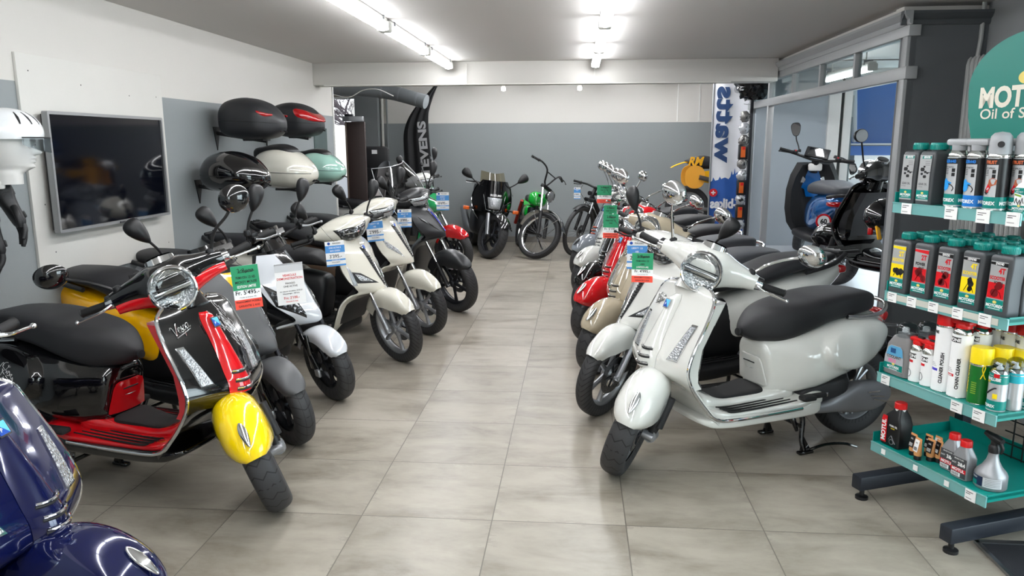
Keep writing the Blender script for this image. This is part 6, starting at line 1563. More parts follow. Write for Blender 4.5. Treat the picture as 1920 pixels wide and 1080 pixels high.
# ================================================================ motorcycles and bicycles at the back
def moto(name, label, cat, F, ang, steer, R, wb, kind, roll=0.0):
    t = thing(name, label, cat, fwd(F, ang, wb / 2), ang); t.rotation_euler[0] = math.radians(roll)
    M0 = T(wb / 2, 0, 0); Ms = steer_m(M0, steer, 26, .10); return t, M0, Ms
def sport_tourer():
    R, wb = .30, 1.37; t, M0, Ms = moto('motorcycle', 'black half-faired motorcycle with orange indicators against the back wall', 'motorcycle', (-1.15, 9.92), -75, 24, R, wb, 's', -7)
    wheel(t, Ms @ T(0, 0, R), R, .125, .216, 3, 'cast', TY_R, DST, 'front_wheel', disc=.145); wheel(t, M0 @ T(-wb, 0, R), R, .17, .216, 3, 'cast', TY_R, DST, 'rear_wheel')
    for s in (-1, 1):
        b = MB(); b.M = Ms; b.tube([(.02, s * .10, R), (-.10, s * .10, R + .27)], .030, ALU, seg=14); b.tube([(-.09, s * .10, R + .25), (-.30, s * .10, R + .68)], .021, CHR, seg=14); b.box((-.04, s * .085, R - .02), (.06, .03, .11), DST, bev=.01); b.build('fork_leg', t)
    b = MB(); b.M = Ms; G = [[((R + .03) * math.cos(a), .085 * u, R + (R + .03 - .05 * u * u) * math.sin(a)) for u in [-1 + j / 6 for j in range(13)]] for a in [math.radians(28 + 100 * i / 20) for i in range(21)]]; b.grid(G, P_BLACK, thick=.005); b.build('front_mudguard', t)
    b = MB(); b.M = M0; b.blob(-.86, -.36, spl([(-.86, .86), (-.6, .98), (-.36, .95)]), spl([(-.86, .76), (-.36, .72)]), spl([(-.86, .12), (-.6, .17), (-.36, .15)]), P_BLACK, n=2.6, N=24, seg=32); b.build('fuel_tank', t)
    b = MB(); b.M = M0; b.blob(-1.65, -.80, spl([(-1.65, .96), (-1.3, .90), (-1.0, .80), (-.8, .82)]), spl([(-1.65, .88), (-1.0, .72), (-.8, .72)]), spl([(-1.65, .08), (-1.2, .14), (-.8, .13)]), SEAT, n=3, N=24, seg=28); b.build('seat', t)
    b = MB(); b.M = M0; b.blob(-1.70, -.95, spl([(-1.7, .90), (-.95, .74)]), spl([(-1.7, .78), (-.95, .60)]), spl([(-1.7, .06), (-1.2, .15), (-.95, .15)]), P_BLACK, n=3, N=16, seg=24); b.build('tail_fairing', t)
    # half fairing
    def fx(y, z): q = abs(y) / .27; return -.02 - .16 * (z - .75) * 1.2 - .32 * q ** 1.8 - .5 * max(0, .70 - z) ** 1.2
    wz = spl([(.50, .18), (.62, .25), (.75, .27), (.90, .24), (1.02, .17)])
    b = MB(); b.M = M0; b.grid([[(fx(wz(z) * u, z), wz(z) * u, z) for u in [-1 + 2 * j / 28 for j in range(29)]] for z in [.60 + .42 * i / 24 for i in range(25)]], P_BLACK, thick=.01)
    for s in (-1, 1): b.grid([[(fx(s * wz(z), z) - .42 * v, s * (wz(z) + .01 - .08 * v), z - .10 * v) for v in [j / 8 for j in range(9)]] for z in [.50 + .45 * i / 12 for i in range(13)]], P_BLACK, thick=.008, flip=s < 0)
    fr = b.build('half_fairing', t, angle=55)
    b = MB(); b.M = M0; hq = [(-.10, .80), (-.075, .655), (.075, .655), (.10, .80)]; patch(b, fx, hq, .012, CLEAR, n=8); hl = b.build('headlamp', t)
    b = MB(); b.M = M0; b.tube([(fx(.14, .82) + .012, -.15, .83), (fx(.10, .64) + .012, -.105, .635), (fx(0, .62) + .012, 0, .62), (fx(.10, .64) + .012, .105, .635), (fx(.14, .82) + .012, .15, .83)], .004, CHR, seg=6); b.text('SUZUKI', .034, LW, T(fx(0, .825) + .012, 0, .822) @ RZ(90) @ RX(80), sx=1.25, bold=.04); b.build('lettering', fr)
    b = MB(); b.M = M0; G = [[(-.07 - .26 * v - .20 * abs(u) ** 2, (.19 - .03 * v) * u, .88 + .24 * v - .01 * math.cos(u * 3)) for u in [-1 + 2 * j / 18 for j in range(19)]] for v in [i / 12 for i in range(13)]]; b.grid(G, glass_mat('amber_tinted_screen', (214, 200, 170))); b.build('windscreen', t)
    for s in (-1, 1):
        b = MB(); b.M = M0; b.tube([(fx(.25, .66) + .0, s * .22, .635), (fx(.25, .66), s * .33, .62)], .012, BLK, seg=8); b.box((fx(.25, .66), s * .34, .62), (.05, .085, .05), ORL, bev=.012); b.build('indicator', t)
        mirror(t, M0, (-.25, s * .20, .94), [(-.22, s * .27, .99)], (-.22, s * .32, 1.03), (-.95, -s * .1, 0), .085, .05, BLK, BLK, 'leaf', sr=.009)
        b = MB(); b.M = Ms; grip(b, (-.40, s * .24, .93), (-.47, s * .36, .90)); b.tube([(-.36, s * .06, .94), (-.40, s * .24, .93)], .013, BLK, seg=8); lever(b, [(-.36, s * .23, .92), (-.36, s * .33, .90), (-.40, s * .39, .89)], ALU); b.build('handlebar', t)
        b = MB(); b.M = M0; b.tube([(-.55, s * .13, .30), (-.9, s * .16, .27), (-1.2, s * .19, .32), (-1.65, s * .21, .52)], [.03, .035, .055, .05], ALU if s < 0 else DST, seg=14, sm=4); b.build('exhaust', t)
    b = MB(); b.M = M0; b.blob(-.98, -.42, lambda x: .62, lambda x: .24, lambda x: .21, DST, n=4, N=14, seg=28); b.tube([(-.48, 0, .85), (-.75, .14, .55), (-1.0, .14, .40)], .03, DST, seg=8); b.tube([(-.48, 0, .85), (-.75, -.14, .55), (-1.0, -.14, .40)], .03, DST, seg=8)
    for s in (-1, 1): b.tube([(-.95, s * .11, .36), (-wb, s * .11, R)], .026, DST, seg=8)
    b.build('engine', t)
    b = MB(); b.M = M0; b.tube([(-.9, .12, .24), (-.93, .28, .02)], .012, BLK, seg=8); b.build('side_stand', t)
sport_tourer()
def spoke_bike(name, label, cat, F, ang, steer, R, wb, tw, rr, tank, rim, gmat, roll=0, tm=TY_B): pass
def trials_bike():
    R, wb = .325, 1.30; t, M0, Ms = moto('trials_motorcycle', 'green trials motorcycle with chrome wire wheel and tall handlebar by the back wall', 'motorcycle', (-.575, 9.93), -78, 46, R, wb, 't', -11)
    GR = paint('green_paint', (20, 160, 50))
    wheel(t, Ms @ T(0, 0, R), R, .085, .262, 36, 'wire', TY_B, CHR, 'front_wheel', hubm=BLK); wheel(t, M0 @ T(-wb, 0, R), R, .11, .25, 36, 'wire', TY_B, CHR, 'rear_wheel', hubm=BLK)
    for s in (-1, 1):
        b = MB(); b.M = Ms; b.tube([(.03, s * .085, R), (-.10, s * .085, R + .30)], .024, BLK, seg=12); b.tube([(-.10, s * .085, R + .28), (-.26, s * .085, R + .60)], .017, CHR, seg=12); b.build('fork_leg', t)
    CH2 = mat('polished_guard', (205, 207, 208), .16, 1.0)
    b = MB(); b.M = Ms; G = [[((R + .045) * math.cos(a), .062 * u, R + (R + .045 - .022 * u * u) * math.sin(a)) for u in [-1 + j / 5 for j in range(11)]] for a in [math.radians(26 + 148 * i / 30) for i in range(31)]]; b.grid(G, CH2, thick=.004)
    for s in (-1, 1):
        for a in (55, 130): b.tube([(.02, s * .075, R + .02), ((R + .04) * math.cos(math.radians(a)), s * .06, R + (R + .03) * math.sin(math.radians(a)))], .004, CH2, seg=6)
    b.build('front_mudguard', t)
    b = MB(); b.M = Ms; b.lathe([(.0, -.06), (.05, -.05), (.07, 0), (.074, .012)], BLK, T(-.14, 0, .86) @ RY(86), seg=28); h = b.build('headlamp_shell', t)
    b = MB(); b.M = Ms; b.lathe([(.07, .012), (.05, .02), (0, .024)], CLEAR, T(-.14, 0, .86) @ RY(86), seg=28); b.lathe([(.078, .004), (.076, .016), (.068, .014)], CHR, T(-.14, 0, .86) @ RY(86), seg=28); b.build('headlamp_lens', h)
    b = MB(); b.M = Ms; b.tube([(-.30, 0, .97), (-.31, .05, 1.02), (-.30, .13, 1.16), (-.34, .25, 1.21), (-.40, .40, 1.20)], .012, BLK, seg=10, sm=4); b.tube([(-.30, 0, .97), (-.31, -.05, 1.02), (-.30, -.13, 1.16), (-.34, -.25, 1.21), (-.40, -.40, 1.20)], .012, BLK, seg=10, sm=4); b.tube([(-.30, -.12, 1.14), (-.30, .12, 1.14)], .008, BLK, seg=8); b.box((-.27, 0, .95), (.06, .22, .05), BLK, bev=.012); b.build('handlebar', t)
    for s in (-1, 1):
        b = MB(); b.M = Ms; grip(b, (-.37, s * .29, 1.208), (-.41, s * .41, 1.198)); b.build('grip', t); b = MB(); b.M = Ms; lever(b, [(-.34, s * .27, 1.20), (-.31, s * .33, 1.19), (-.34, s * .42, 1.18)], BLK); b.build('lever', t)
    b = MB(); b.M = M0; b.blob(-.70, -.34, spl([(-.7, .76), (-.5, .87), (-.34, .84)]), lambda x: .66, spl([(-.7, .09), (-.45, .13), (-.34, .10)]), GR, n=2.6, N=20, seg=28); b.build('fuel_tank', t)
    b = MB(); b.M = M0; b.blob(-1.05, -.62, spl([(-1.05, .80), (-.62, .76)]), lambda x: .68, lambda x: .10, SEAT, n=3, N=14, seg=24); b.build('seat', t)
    b = MB(); b.M = M0; b.blob(-.95, -.6, lambda x: .66, lambda x: .46, lambda x: .12, GR, n=3, N=12, seg=24); b.build('side_panel', t)
    b = MB(); b.M = M0; G = [[(-wb + (R + .06) * math.cos(a), .075 * u, R + (R + .06 - .02 * u * u) * math.sin(a)) for u in [-1 + j / 4 for j in range(9)]] for a in [math.radians(40 + 120 * i / 20) for i in range(21)]]; b.grid(G, GR, thick=.004); b.build('rear_mudguard', t)
    b = MB(); b.M = M0; b.blob(-.86, -.46, lambda x: .50, lambda x: .26, lambda x: .14, DST, n=3.5, N=12, seg=24); b.lathe([(.09, -.06), (.09, .06)], DST, T(-.58, 0, .56) @ RY(-20), seg=20)
    b.tube([(-.36, 0, .84), (-.46, 0, .36), (-.95, .06, .30), (-wb, .075, R)], .022, BLK, seg=8, sm=3); b.tube([(-.46, 0, .36), (-.95, -.06, .30), (-wb, -.075, R)], .022, BLK, seg=8, sm=3); b.tube([(-.38, 0, .80), (-.9, .08, .70), (-1.0, .1, .34)], .018, BLK, seg=8, sm=3)
    for s in (-1, 1): b.tube([(-1.05, s * .12, .68), (-wb, s * .12, R)], .024, mat('shock_spring', (150, 40, 30), .5), seg=10)
    b.build('engine', t); b = MB(); b.M = M0; b.tube([(-.8, .1, .30), (-.84, .30, .01)], .010, BLK, seg=8); b.build('side_stand', t)
trials_bike()
def ebike():
    R, wb = .345, 1.16; t, M0, Ms = moto('electric_bicycle', 'matt black electric bicycle against the back wall behind the grey scooter', 'bicycle', (.0, 10.2), -130, 6, R, wb, 'e', -8)
    FB = mat('frame_black', (22, 23, 25), .4, .2)
    wheel(t, Ms @ T(0, 0, R), R, .058, .298, 32, 'wire', TY_V, FB, 'front_wheel', disc=.09, hubm=DST); wheel(t, M0 @ T(-wb, 0, R), R, .058, .298, 32, 'wire', TY_V, FB, 'rear_wheel', disc=.09, hubm=DST)
    for s in (-1, 1):
        b = MB(); b.M = Ms; b.tube([(.01, s * .062, R), (-.08, s * .062, R + .25)], .022, FB, seg=12); b.tube([(-.075, s * .062, R + .24), (-.14, s * .062, R + .42)], .016, CHR, seg=12); b.build('fork_leg', t)
    b = MB(); b.M = Ms; G = [[((R + .03) * math.cos(a), .036 * u, R + (R + .03 - .012 * u * u) * math.sin(a)) for u in (-1, -.5, 0, .5, 1)] for a in [math.radians(60 + 110 * i / 20) for i in range(21)]]; b.grid(G, FB, thick=.003); b.build('mudguard', t)
    b = MB(); b.M = Ms; b.tube([(-.13, 0, R + .40), (-.24, 0, .93)], .025, FB, seg=12); b.box((-.14, 0, R + .42), (.05, .17, .05), FB, bev=.015); b.tube([(-.25, -.36, .94), (-.235, -.15, .945), (-.20, 0, .935), (-.235, .15, .945), (-.25, .36, .94)], .0145, FB, seg=12, sm=4); b.lathe([(0, 0), (.026, 0), (.03, .03), (0, .034)], BLK, T(-.13, 0, .86) @ RY(90), seg=18); b.build('handlebar', t)
    for s in (-1, 1):
        b = MB(); b.M = Ms; grip(b, (-.245, s * .25, .942), (-.252, s * .375, .94)); lever(b, [(-.215, s * .22, .93), (-.19, s * .28, .92), (-.20, s * .33, .915)], BLK); b.build('grip', t); b = MB(); b.M = Ms; b.tube([(-.22, s * .2, .93), (-.12, s * .16, .85), (-.10, s * .06, .76), (-.12, 0, .70)], .003, BLK, seg=6, sm=4); b.build('brake_cable', t)
    b = MB(); b.M = M0; b.tube([(-.20, 0, .80), (-.42, 0, .52), (-.60, 0, .32)], [.032, .038, .045], FB, seg=16, flat=.8); b.tube([(-.24, 0, .84), (-.50, 0, .80), (-.80, 0, .74)], .022, FB, seg=12); b.tube([(-.62, 0, .30), (-.82, 0, .84)], .018, FB, seg=12); b.blob(-.70, -.52, lambda x: .38, lambda x: .22, lambda x: .06, FB, n=3, N=12, seg=20)
    for s in (-1, 1): b.tube([(-.64, s * .04, .28), (-wb, s * .065, R)], .012, FB, seg=8); b.tube([(-.80, s * .02, .74), (-wb, s * .065, R)], .010, FB, seg=8)
    b.build('frame', t)
    b = MB(); b.M = M0; b.blob(-.96, -.70, lambda x: .90 + .0 * x, lambda x: .86, spl([(-.96, .07), (-.8, .04), (-.70, .02)]), SEAT, n=3, N=12, seg=20); b.build('saddle', t)
    for s in (-1, 1):
        b = MB(); b.M = M0; b.box((-.61 + s * .08, s * .085, .29 - s * .14), (.018, .016, .17), ALU, T(0, 0, 0), bev=.004); b.box((-.61 + s * .15, s * .135, .29 - s * .2), (.09, .09, .018), BLK, bev=.005); b.build('pedal', t)
ebike()
def motocross():
    b = MB(); b.box((0, 0, .17), (.95, .42, .34), ANTH, bev=.02); o = b.build('display_plinth'); tag(o, 'dark low plinth carrying the yellow motocross bike', 'plinth'); o.location = (2.165, 10.42, 0); o.rotation_euler = (0, 0, math.radians(4))
    R, wb = .30, 1.36; ang = 4; t = thing('motocross_bike', 'yellow and black motocross motorcycle behind the white banner', 'motorcycle', (2.165, 10.42, .34), ang); M0 = T(wb / 2, 0, 0); Ms = steer_m(M0, 8, 27, .1); Y = P_YEL2
    wheel(t, Ms @ T(0, 0, R), R, .085, .25, 36, 'wire', TY_B, ALU, 'front_wheel', hubm=ALU); wheel(t, M0 @ T(-wb, 0, R), R, .115, .22, 36, 'wire', TY_B, ALU, 'rear_wheel', hubm=ALU)
    for s in (-1, 1):
        b = MB(); b.M = Ms; b.tube([(.03, s * .1, R), (-.28, s * .1, R + .62)], .022, SIL, seg=10); b.build('fork_leg', t); b = MB(); b.M = Ms; b.tube([(-.28, 0, .96), (-.30, s * .12, 1.06), (-.38, s * .36, 1.10)], .012, BLK, seg=8, sm=3); grip(b, (-.36, s * .28, 1.09), (-.40, s * .42, 1.105)); b.build('handlebar', t)
    b = MB(); b.M = M0; b.blob(-1.42, -.42, spl([(-1.42, .95), (-1.2, 1.0), (-.85, .94), (-.42, .98)]), spl([(-1.42, .90), (-1.2, .82), (-.42, .84)]), spl([(-1.42, .07), (-1.0, .10), (-.42, .08)]), SEAT, n=2.8, N=24, seg=28); st = b.build('seat', t)
    b = MB(); b.M = M0; b.text('RM', .15, Y, T(-1.30, -.106, .875) @ RX(90) @ Matrix.Rotation(0, 4, 'Z'), 'C', sx=.9, bold=.04, shear=.3); b.text('RM', .15, Y, T(-1.18, .108, .86) @ RZ(180) @ RX(90), 'C', sx=.9, bold=.04); b.build('lettering', st)
    b = MB(); b.M = M0; b.blob(-.72, -.30, spl([(-.72, .90), (-.5, 1.0), (-.30, .98)]), lambda x: .74, lambda x: .13, Y, n=2.8, N=18, seg=24); tk = b.build('fuel_tank', t); b = MB(); b.M = M0; b.box((-.50, -.133, .86), (.20, .004, .05), BLUE_D, RY(0)); b.build('stripe', tk)
    b = MB(); b.M = M0; G = [[(-1.10 - .50 * v, .075 * (1 - .55 * v) * u, .90 + .06 * math.sin(v * 2.2) - .10 * v * v - .01 * u * u) for u in [-1 + j / 4 for j in range(9)]] for v in [i / 14 for i in range(15)]]; b.grid(G, Y, thick=.006); b.build('rear_mudguard', t)
    for s in (-1, 1):
        b = MB(); b.M = M0 @ T(-1.30, s * .135, .72) @ RX(90 if s < 0 else -90) ; b.poly(sring(.13, .15, 2.4, 28), .01, mat('plate_amber', (240, 170, 60), .4)); b.poly([(-.02, .06), (.32, .10), (.40, .02), (.2, -.06), (.0, -.08)], .008, Y); b.build('number_plate', t)
    b = MB(); b.M = M0; b.tube([(-.50, -.02, .60), (-.38, -.10, .52), (-.42, -.15, .34), (-.60, -.16, .30), (-.74, -.15, .44), (-.90, -.15, .62), (-1.25, -.16, .72)], [.025, .04, .055, .06, .05, .03, .03], mat('expansion_pipe', (120, 112, 104), .35, .8), seg=14, sm=5); b.build('exhaust', t)
    b = MB(); b.M = M0; b.blob(-.85, -.42, lambda x: .58, lambda x: .28, lambda x: .13, DST, n=3.4, N=12, seg=20); b.tube([(-.30, 0, .90), (-.42, 0, .30), (-.85, .06, .28), (-wb, .08, R)], .02, BLK, seg=8, sm=3); b.tube([(-.85, -.06, .28), (-wb, -.08, R)], .025, ALU, seg=8); b.tube([(-.85, 0, .80), (-1.0, .09, .36)], .03, BLK, seg=8); b.build('engine', t)
motocross()
# ================================================================ white e-bike banner (seen from its back)
def banner():
    t = thing('beach_banner', 'tall white and blue e-bike banner with mirrored lettering beside the partition', 'banner', (1.625, 9.25, 0), -4)
    cl = mat('banner_white', (232, 233, 238), .7); bl = mat('banner_blue', (44, 92, 170), .7); nv = mat('banner_navy', (38, 66, 110), .7)
    W, z0, z1 = .42, .20, 2.24
    def pt(u, z, o=0.0): return (-.04 + W * u * (1 + .0 * z) + .0, .012 * math.sin(u * 9 + z) - o, z)
    b = MB(); b.grid([[pt(j / 16, z) for j in range(17)] for z in [lerp(1.04, z1, i / 20) for i in range(21)]], cl); b.grid([[pt(j / 16, z) for j in range(17)] for z in [lerp(z0, 1.04, i / 12) for i in range(13)]], bl)
    sk = [(0, .96), (.06, .98), (.08, 1.02), (.11, 1.0), (.14, .98), (.22, .99), (.26, 1.03), (.30, 1.0), (.34, 1.01), (.40, 1.02), (.50, 1.0), (.55, 1.03), (.58, 1.10), (.61, 1.05), (.64, 1.06), (.66, 1.13), (.69, 1.06), (.74, 1.09), (.78, 1.02), (.84, 1.05), (.9, 1.0), (1, .99)]
    for (u, z), (u2, z2) in zip(sk, sk[1:]): b.add([pt(u, 1.035, .002), pt(u2, 1.035, .002), pt(u2, z2 + .08, .002), pt(u, z + .08, .002)], [(0, 1, 2, 3)], bl)
    c = b.build('banner_cloth', t)
    b = MB()
    # mirrored lettering, reading upwards
    MM = T(.18, -.016, 1.20) @ RX(90) @ RZ(90) @ S(1, -1, 1)
    b.text('watts', .33, nv, T(.0, -.018, 1.16) @ RX(90) @ RZ(90) @ S(1, -1, 1) @ T(0, -.26, 0) @ T(0, .26, 0), 'L', sx=1.02, bold=.045) if False else None
    t2 = MB(); t2.text('watts', .29, nv, I4, 'L', sx=1.22, bold=.05, track=.055)
    b.add([(.005 + y * .95, -.018 - 6 * z, 1.29 + x) for x, y, z in t2.v], t2.f, nv)
    b.build('large_lettering', c); b = MB()
    t3 = MB(); t3.text('e-bikes', .155, cl, I4, 'L', sx=.85, bold=.04)
    b.add([(.345 - x, -.018 - 6 * z, .74 + y) for x, y, z in t3.v], t3.f, cl)
    b.build('small_lettering', c); b = MB()
    t4 = MB(); t4.text('wattworld', .085, cl, I4, 'L', sx=.9, bold=.02); b.add([(.36 - x, -.018 - 6 * z, .42 + y) for x, y, z in t4.v], t4.f, cl)
    b.build('web_lettering', c); b = MB()
    b.lathe([(.045, 0), (0, .0004)], mat('banner_grey', (170, 172, 176), .7), T(.225, -.020, 2.11) @ RX(90), seg=24); b.tube([(.20, -.0215, 2.11), (.215, -.0215, 2.125), (.225, -.0215, 2.095), (.238, -.0215, 2.125), (.25, -.0215, 2.11)], .004, cl, seg=5)
    b.build('round_logo', c); b = MB()
    b.lathe([(.048, 0), (0, .0004)], LR, T(.0, -.018, .92) @ RX(90), seg=24); b.box((.0, -.0195, .92), (.05, .001, .014), LW); b.box((.0, -.0195, .92), (.014, .001, .05), LW)
    b.build('red_emblem', c)
    b = MB(); b.tube([(-.045, 0, 0), (-.045, 0, 2.26), (.39, 0, 2.26)], .010, SIL, seg=8); b.box((.05, 0, .012), (.4, .3, .022), DST, bev=.006); b.build('pole', t)
banner()
# hanging goods on the partition end
def goods():
    rnd = random.Random(11)
    r = thing('goods_rail', 'slim grey rail hung with packaged accessories at the end of the partition', 'rail', (1.95, 8.92, 0)); b = MB(); b.box((.0, .0, 1.06), (.03, .04, 2.12), DST)
    for k in range(14): b.tube([(-.012, 0, .30 + k * .135), (-.09, 0, .31 + k * .135)], .004, CHR, seg=6)
    b.build('rail_body', r)
    cols = [mat('pack_orange', (206, 96, 30), .35), mat('pack_black', (26, 26, 28), .3), mat('pack_grey', (130, 128, 126), .25, .5), mat('pack_film', (180, 182, 186), .12, .3)]
    LB_ = ['orange and black hanging package', 'black film bag with silver contents', 'grey blister pack']
    zz = [1.79, 1.66, 1.53, 1.40, 1.27, 1.14, 1.0, .86, .72, .58]
    WD = ['topmost', 'second', 'third', 'fourth', 'fifth', 'sixth', 'seventh', 'eighth', 'ninth', 'lowest']
    for k, z in enumerate(zz):
        ob = thing('accessory_pack', ('orange and black boxed accessory, %s pack' if k in (3, 6, 8) else 'clear-bagged dark accessory, %s pack') % WD[k] + ' on the rail by the banner', 'package', (1.875, 8.90, z), 0, 'packs on the goods rail')
        b = MB()
        if k in (3, 6, 8):
            b.box((0, 0, 0), (.10, .07, .17), cols[1], bev=.006); b.box((-.006, -.037, .0), (.05, .004, .12), cols[0]); b.box((0, -.037, .04), (.03, .006, .03), LR); b.build('carton', ob)
        else:
            n = 14; R = []
            for i in range(9):
                v = i / 8; s = math.sin(PI * (.08 + .84 * v)) ** .6
                R.append([(.055 * s * math.cos(a) * (1 + .25 * rnd.uniform(-1, 1)), .05 * s * math.sin(a) * (1 + .25 * rnd.uniform(-1, 1)), -.062 + .124 * v) for a in [2 * PI * j / n for j in range(n)]])
            b.rings(R, cols[3] if k % 2 else cols[2]); b.box((0, -.02, -.0), (.05, .05, .05), cols[1], RY(20 * k), bev=.01); b.build('bag', ob, angle=75)
    ob = thing('black_bag', 'crumpled glossy black plastic bag on top of the partition corner', 'bag', (1.90, 8.72, 2.10)); R = []
    for i in range(15):
        v = i / 14; s = math.sin(PI * (.06 + .88 * v)) ** .5
        R.append([(.17 * s * math.cos(a) * (1 + .22 * rnd.uniform(-1, 1)), .20 * s * math.sin(a) * (1 + .22 * rnd.uniform(-1, 1)), -.13 + .30 * v + .02 * rnd.uniform(-1, 1)) for a in [2 * PI * j / 22 for j in range(22)]])
    b = MB(); b.rings(R, mat('black_film', (14, 14, 16), .14)); b.build('bag_body', ob, angle=60)
goods()
# ================================================================ side room: raised floor, two machines
b = MB(); b.box((3.31, 7.06, .16), (2.66, 3.96, .32), mat('pale_floor_paint', (196, 200, 206), .35, grain=.05)); struct(b.build('floor_side_room'))
vespa('motor_scooter', 'glossy black scooter seen from behind in the side room, black helmet on its side', dict(body=P_BLACK, seat=SEATG, trim=BLK), tuple(a + b_ for a, b_ in zip(fwd((2.17, 6.5), 118, VOFF), (0, 0, .32))), 118, 4,
      [((-.41, s * .19, .985), [(-.40, s * .215, 1.05), (-.40, s * .24, 1.16)], (-.41, s * .27, 1.24), (-.95, -s * .05, .0), .075, .05, BLK, BLK) for s in (1, -1)])
def helmet(label, loc, rz):
    t = thing('motorcycle_helmet', label, 'helmet', loc, rz)
    def P(a, e, k=1): return (k * .155 * math.cos(e) * math.cos(a), k * .125 * math.cos(e) * math.sin(a), k * .135 * math.sin(e) * (1.0 if e > 0 else .95))
    G = [[P(2 * PI * j / 48, -1.15 + 2.72 * i / 24) for j in range(48)] for i in range(25)]
    b = MB(); b.grid(G, P_BLACK, closed_u=True, thick=.02); b.build('shell', t, angle=60)
    b = MB(); b.grid([[P(-.95 + 1.9 * j / 16, -.28 + .75 * i / 8, 1.03) for j in range(17)] for i in range(9)], mat('dark_visor', (22, 24, 28), .04, coat=1), thick=.006); b.build('visor', t)
    b = MB(); b.box((.11, .03, -.12), (.03, .016, .10), P_YEL2, RX(20), bev=.004); b.box((.12, .0, -.10), (.02, .04, .05), REDL, bev=.006); b.build('chin_strap', t)
helmet('glossy black motorcycle helmet hanging at the black scooter seat in the side room', (2.20, 5.6, .98), 200)
def blue_scooter():
    ang = 88; a = math.radians(ang); wb = 1.25; t = thing('electric_scooter', 'metallic blue electric scooter seen from behind with a round 60 sign', 'scooter', (2.47, 8.0, .32), ang)
    BL = paint('metallic_blue', (10, 96, 170), .3); M0 = T(wb / 2, 0, 0); Ms = steer_m(M0, -24, 26, .08); R = .24
    wheel(t, Ms @ T(0, 0, R), R, .10, .155, 5, 'cast', TY_R, DST, 'front_wheel', disc=.1); wheel(t, M0 @ T(-wb, 0, R), R, .12, .155, 5, 'cast', TY_R, DST, 'rear_wheel')
    b = MB(); b.M = M0
    b.grid([[(-.20 - .10 * (z - .3) - .12 * abs(u) ** 2, wv * u, z) for u in [-1 + 2 * j / 16 for j in range(17)]] for z, wv in ((.26, .18), (.35, .24), (.5, .27), (.7, .27), (.85, .24), (.98, .18))], MBLK, thick=.07, flip=False); b.build('leg_shield', t, angle=50)
    b = MB(); b.M = M0
    b.poly([(-.19, .84), (-.17, .74), (-.08, .70), (-.06, .62), (.06, .62), (.08, .70), (.17, .74), (.19, .84), (.12, .92), (.06, .90), (-.06, .90), (-.12, .92)], .05, BL, T(-.34, 0, 0) @ RZ(90) @ RX(90) @ RX(-0)); 
    for s in (-1, 1): b.lathe([(.035, 0), (.03, .004), (0, .004)], CHR, T(-.352, s * .11, .80) @ RY(-90), seg=20)
    b.box((-.40, 0, .93), (.05, .14, .08), WHT, bev=.02); b.build('blue_console', t)
    b = MB(); b.M = M0; b.blob(-1.1, -.2, lambda x: .30, lambda x: .20, lambda x: .19, MBLK, n=4, N=14, seg=28); b.build('floorboard', t)
    x0 = -wb - .28
    b = MB(); b.M = M0; b.blob(x0, -.55, spl([(x0, .72), (-1.0, .70), (-.55, .62)]), spl([(x0, .58), (-1.2, .44), (-.8, .30), (-.55, .28)]), spl([(x0, .13), (-1.1, .19), (-.55, .15)]), BL, n=2.6, ends=(7, 4), N=30, seg=36); b.build('rear_body', t, angle=60)
    b = MB(); b.M = M0; b.blob(x0 - .02, -.50, spl([(x0, .80), (-1.1, .83), (-.5, .76)]), spl([(x0, .70), (-.5, .66)]), spl([(x0, .13), (-1.0, .17), (-.5, .12)]), SEATG, n=3, ends=(5, 4), N=24, seg=32); b.build('seat', t, angle=60)
    b = MB(); b.M = M0; b.tube([(x0 + .05, s_ * .16, .69) if abs(s_) == 1 else (x0 - .05, s_ * .16, .71) for s_ in (-1, -.6, 0, .6, 1)], .016, BLK, seg=10, sm=4); b.build('grab_rail', t)
    b = MB(); b.M = M0; b.blob(x0 - .022, x0 + .12, lambda x: .655, lambda x: .60, lambda x: .155, REDL, n=4, ends=(4, 8), N=10, seg=28); b.build('tail_lamp', t)
    b = MB(); b.M = M0; b.box((x0 - .05, 0, .52), (.03, .22, .16), BLK, bev=.01); b.tube([(x0 + .1, 0, .56), (x0 - .04, 0, .50)], .05, BLK, seg=10, flat=.4); b.box((x0 - .055, 0, .27), (.05, .13, .26), MBLK, bev=.02)
    for k in range(4): b.box((x0 - .066, 0, .48 + .03 * k), (.004, .18, .008), DST)
    pc = b.build('plate_carrier', t)
    b = MB(); b.M = M0 @ T(x0 - .068, 0, .43) @ RZ(-90) @ RX(90); b.box((0, 0, 0), (.24, .045, .004), LW, bev=.001); b.text('LUDI', .034, INK, T(0, -.013, .0032), sx=1.3, bold=.05, shear=.2); b.build('dealer_plate', pc)
    b = MB(); b.M = M0; b.box((x0 - .085, 0, .375), (.02, .12, .03), REDL, bev=.006); b.build('rear_reflector', t)
    b = MB(); b.M = M0 @ T(x0 - .03, .20, .48) @ RZ(-90) @ RX(90); b.lathe([(.068, 0), (.068, .006), (0, .007)], LR, seg=36); b.lathe([(.052, .0072), (0, .0078)], LW, seg=36); b.text('60', .058, INK, T(0, -.020, .0085), bold=.03); b.build('speed_sign', t)
    b = MB(); b.M = M0
    for s in (-1, 1): b.tube([(-wb - .02, s * .13, .26), (-wb + .06, s * .14, .58)], .03, DST, seg=10)
    b.build('shock_absorber', t)
    b = MB(); b.M = Ms; b.tube([(-.36, 0, .88), (-.40, 0, 1.0)], .04, BLK, seg=12); b.tube([(-.47, -.35, 1.05), (-.43, -.2, 1.03), (-.40, 0, 1.0), (-.43, .2, 1.03), (-.47, .35, 1.05)], .014, BLK, seg=10, sm=4); b.build('handlebar', t)
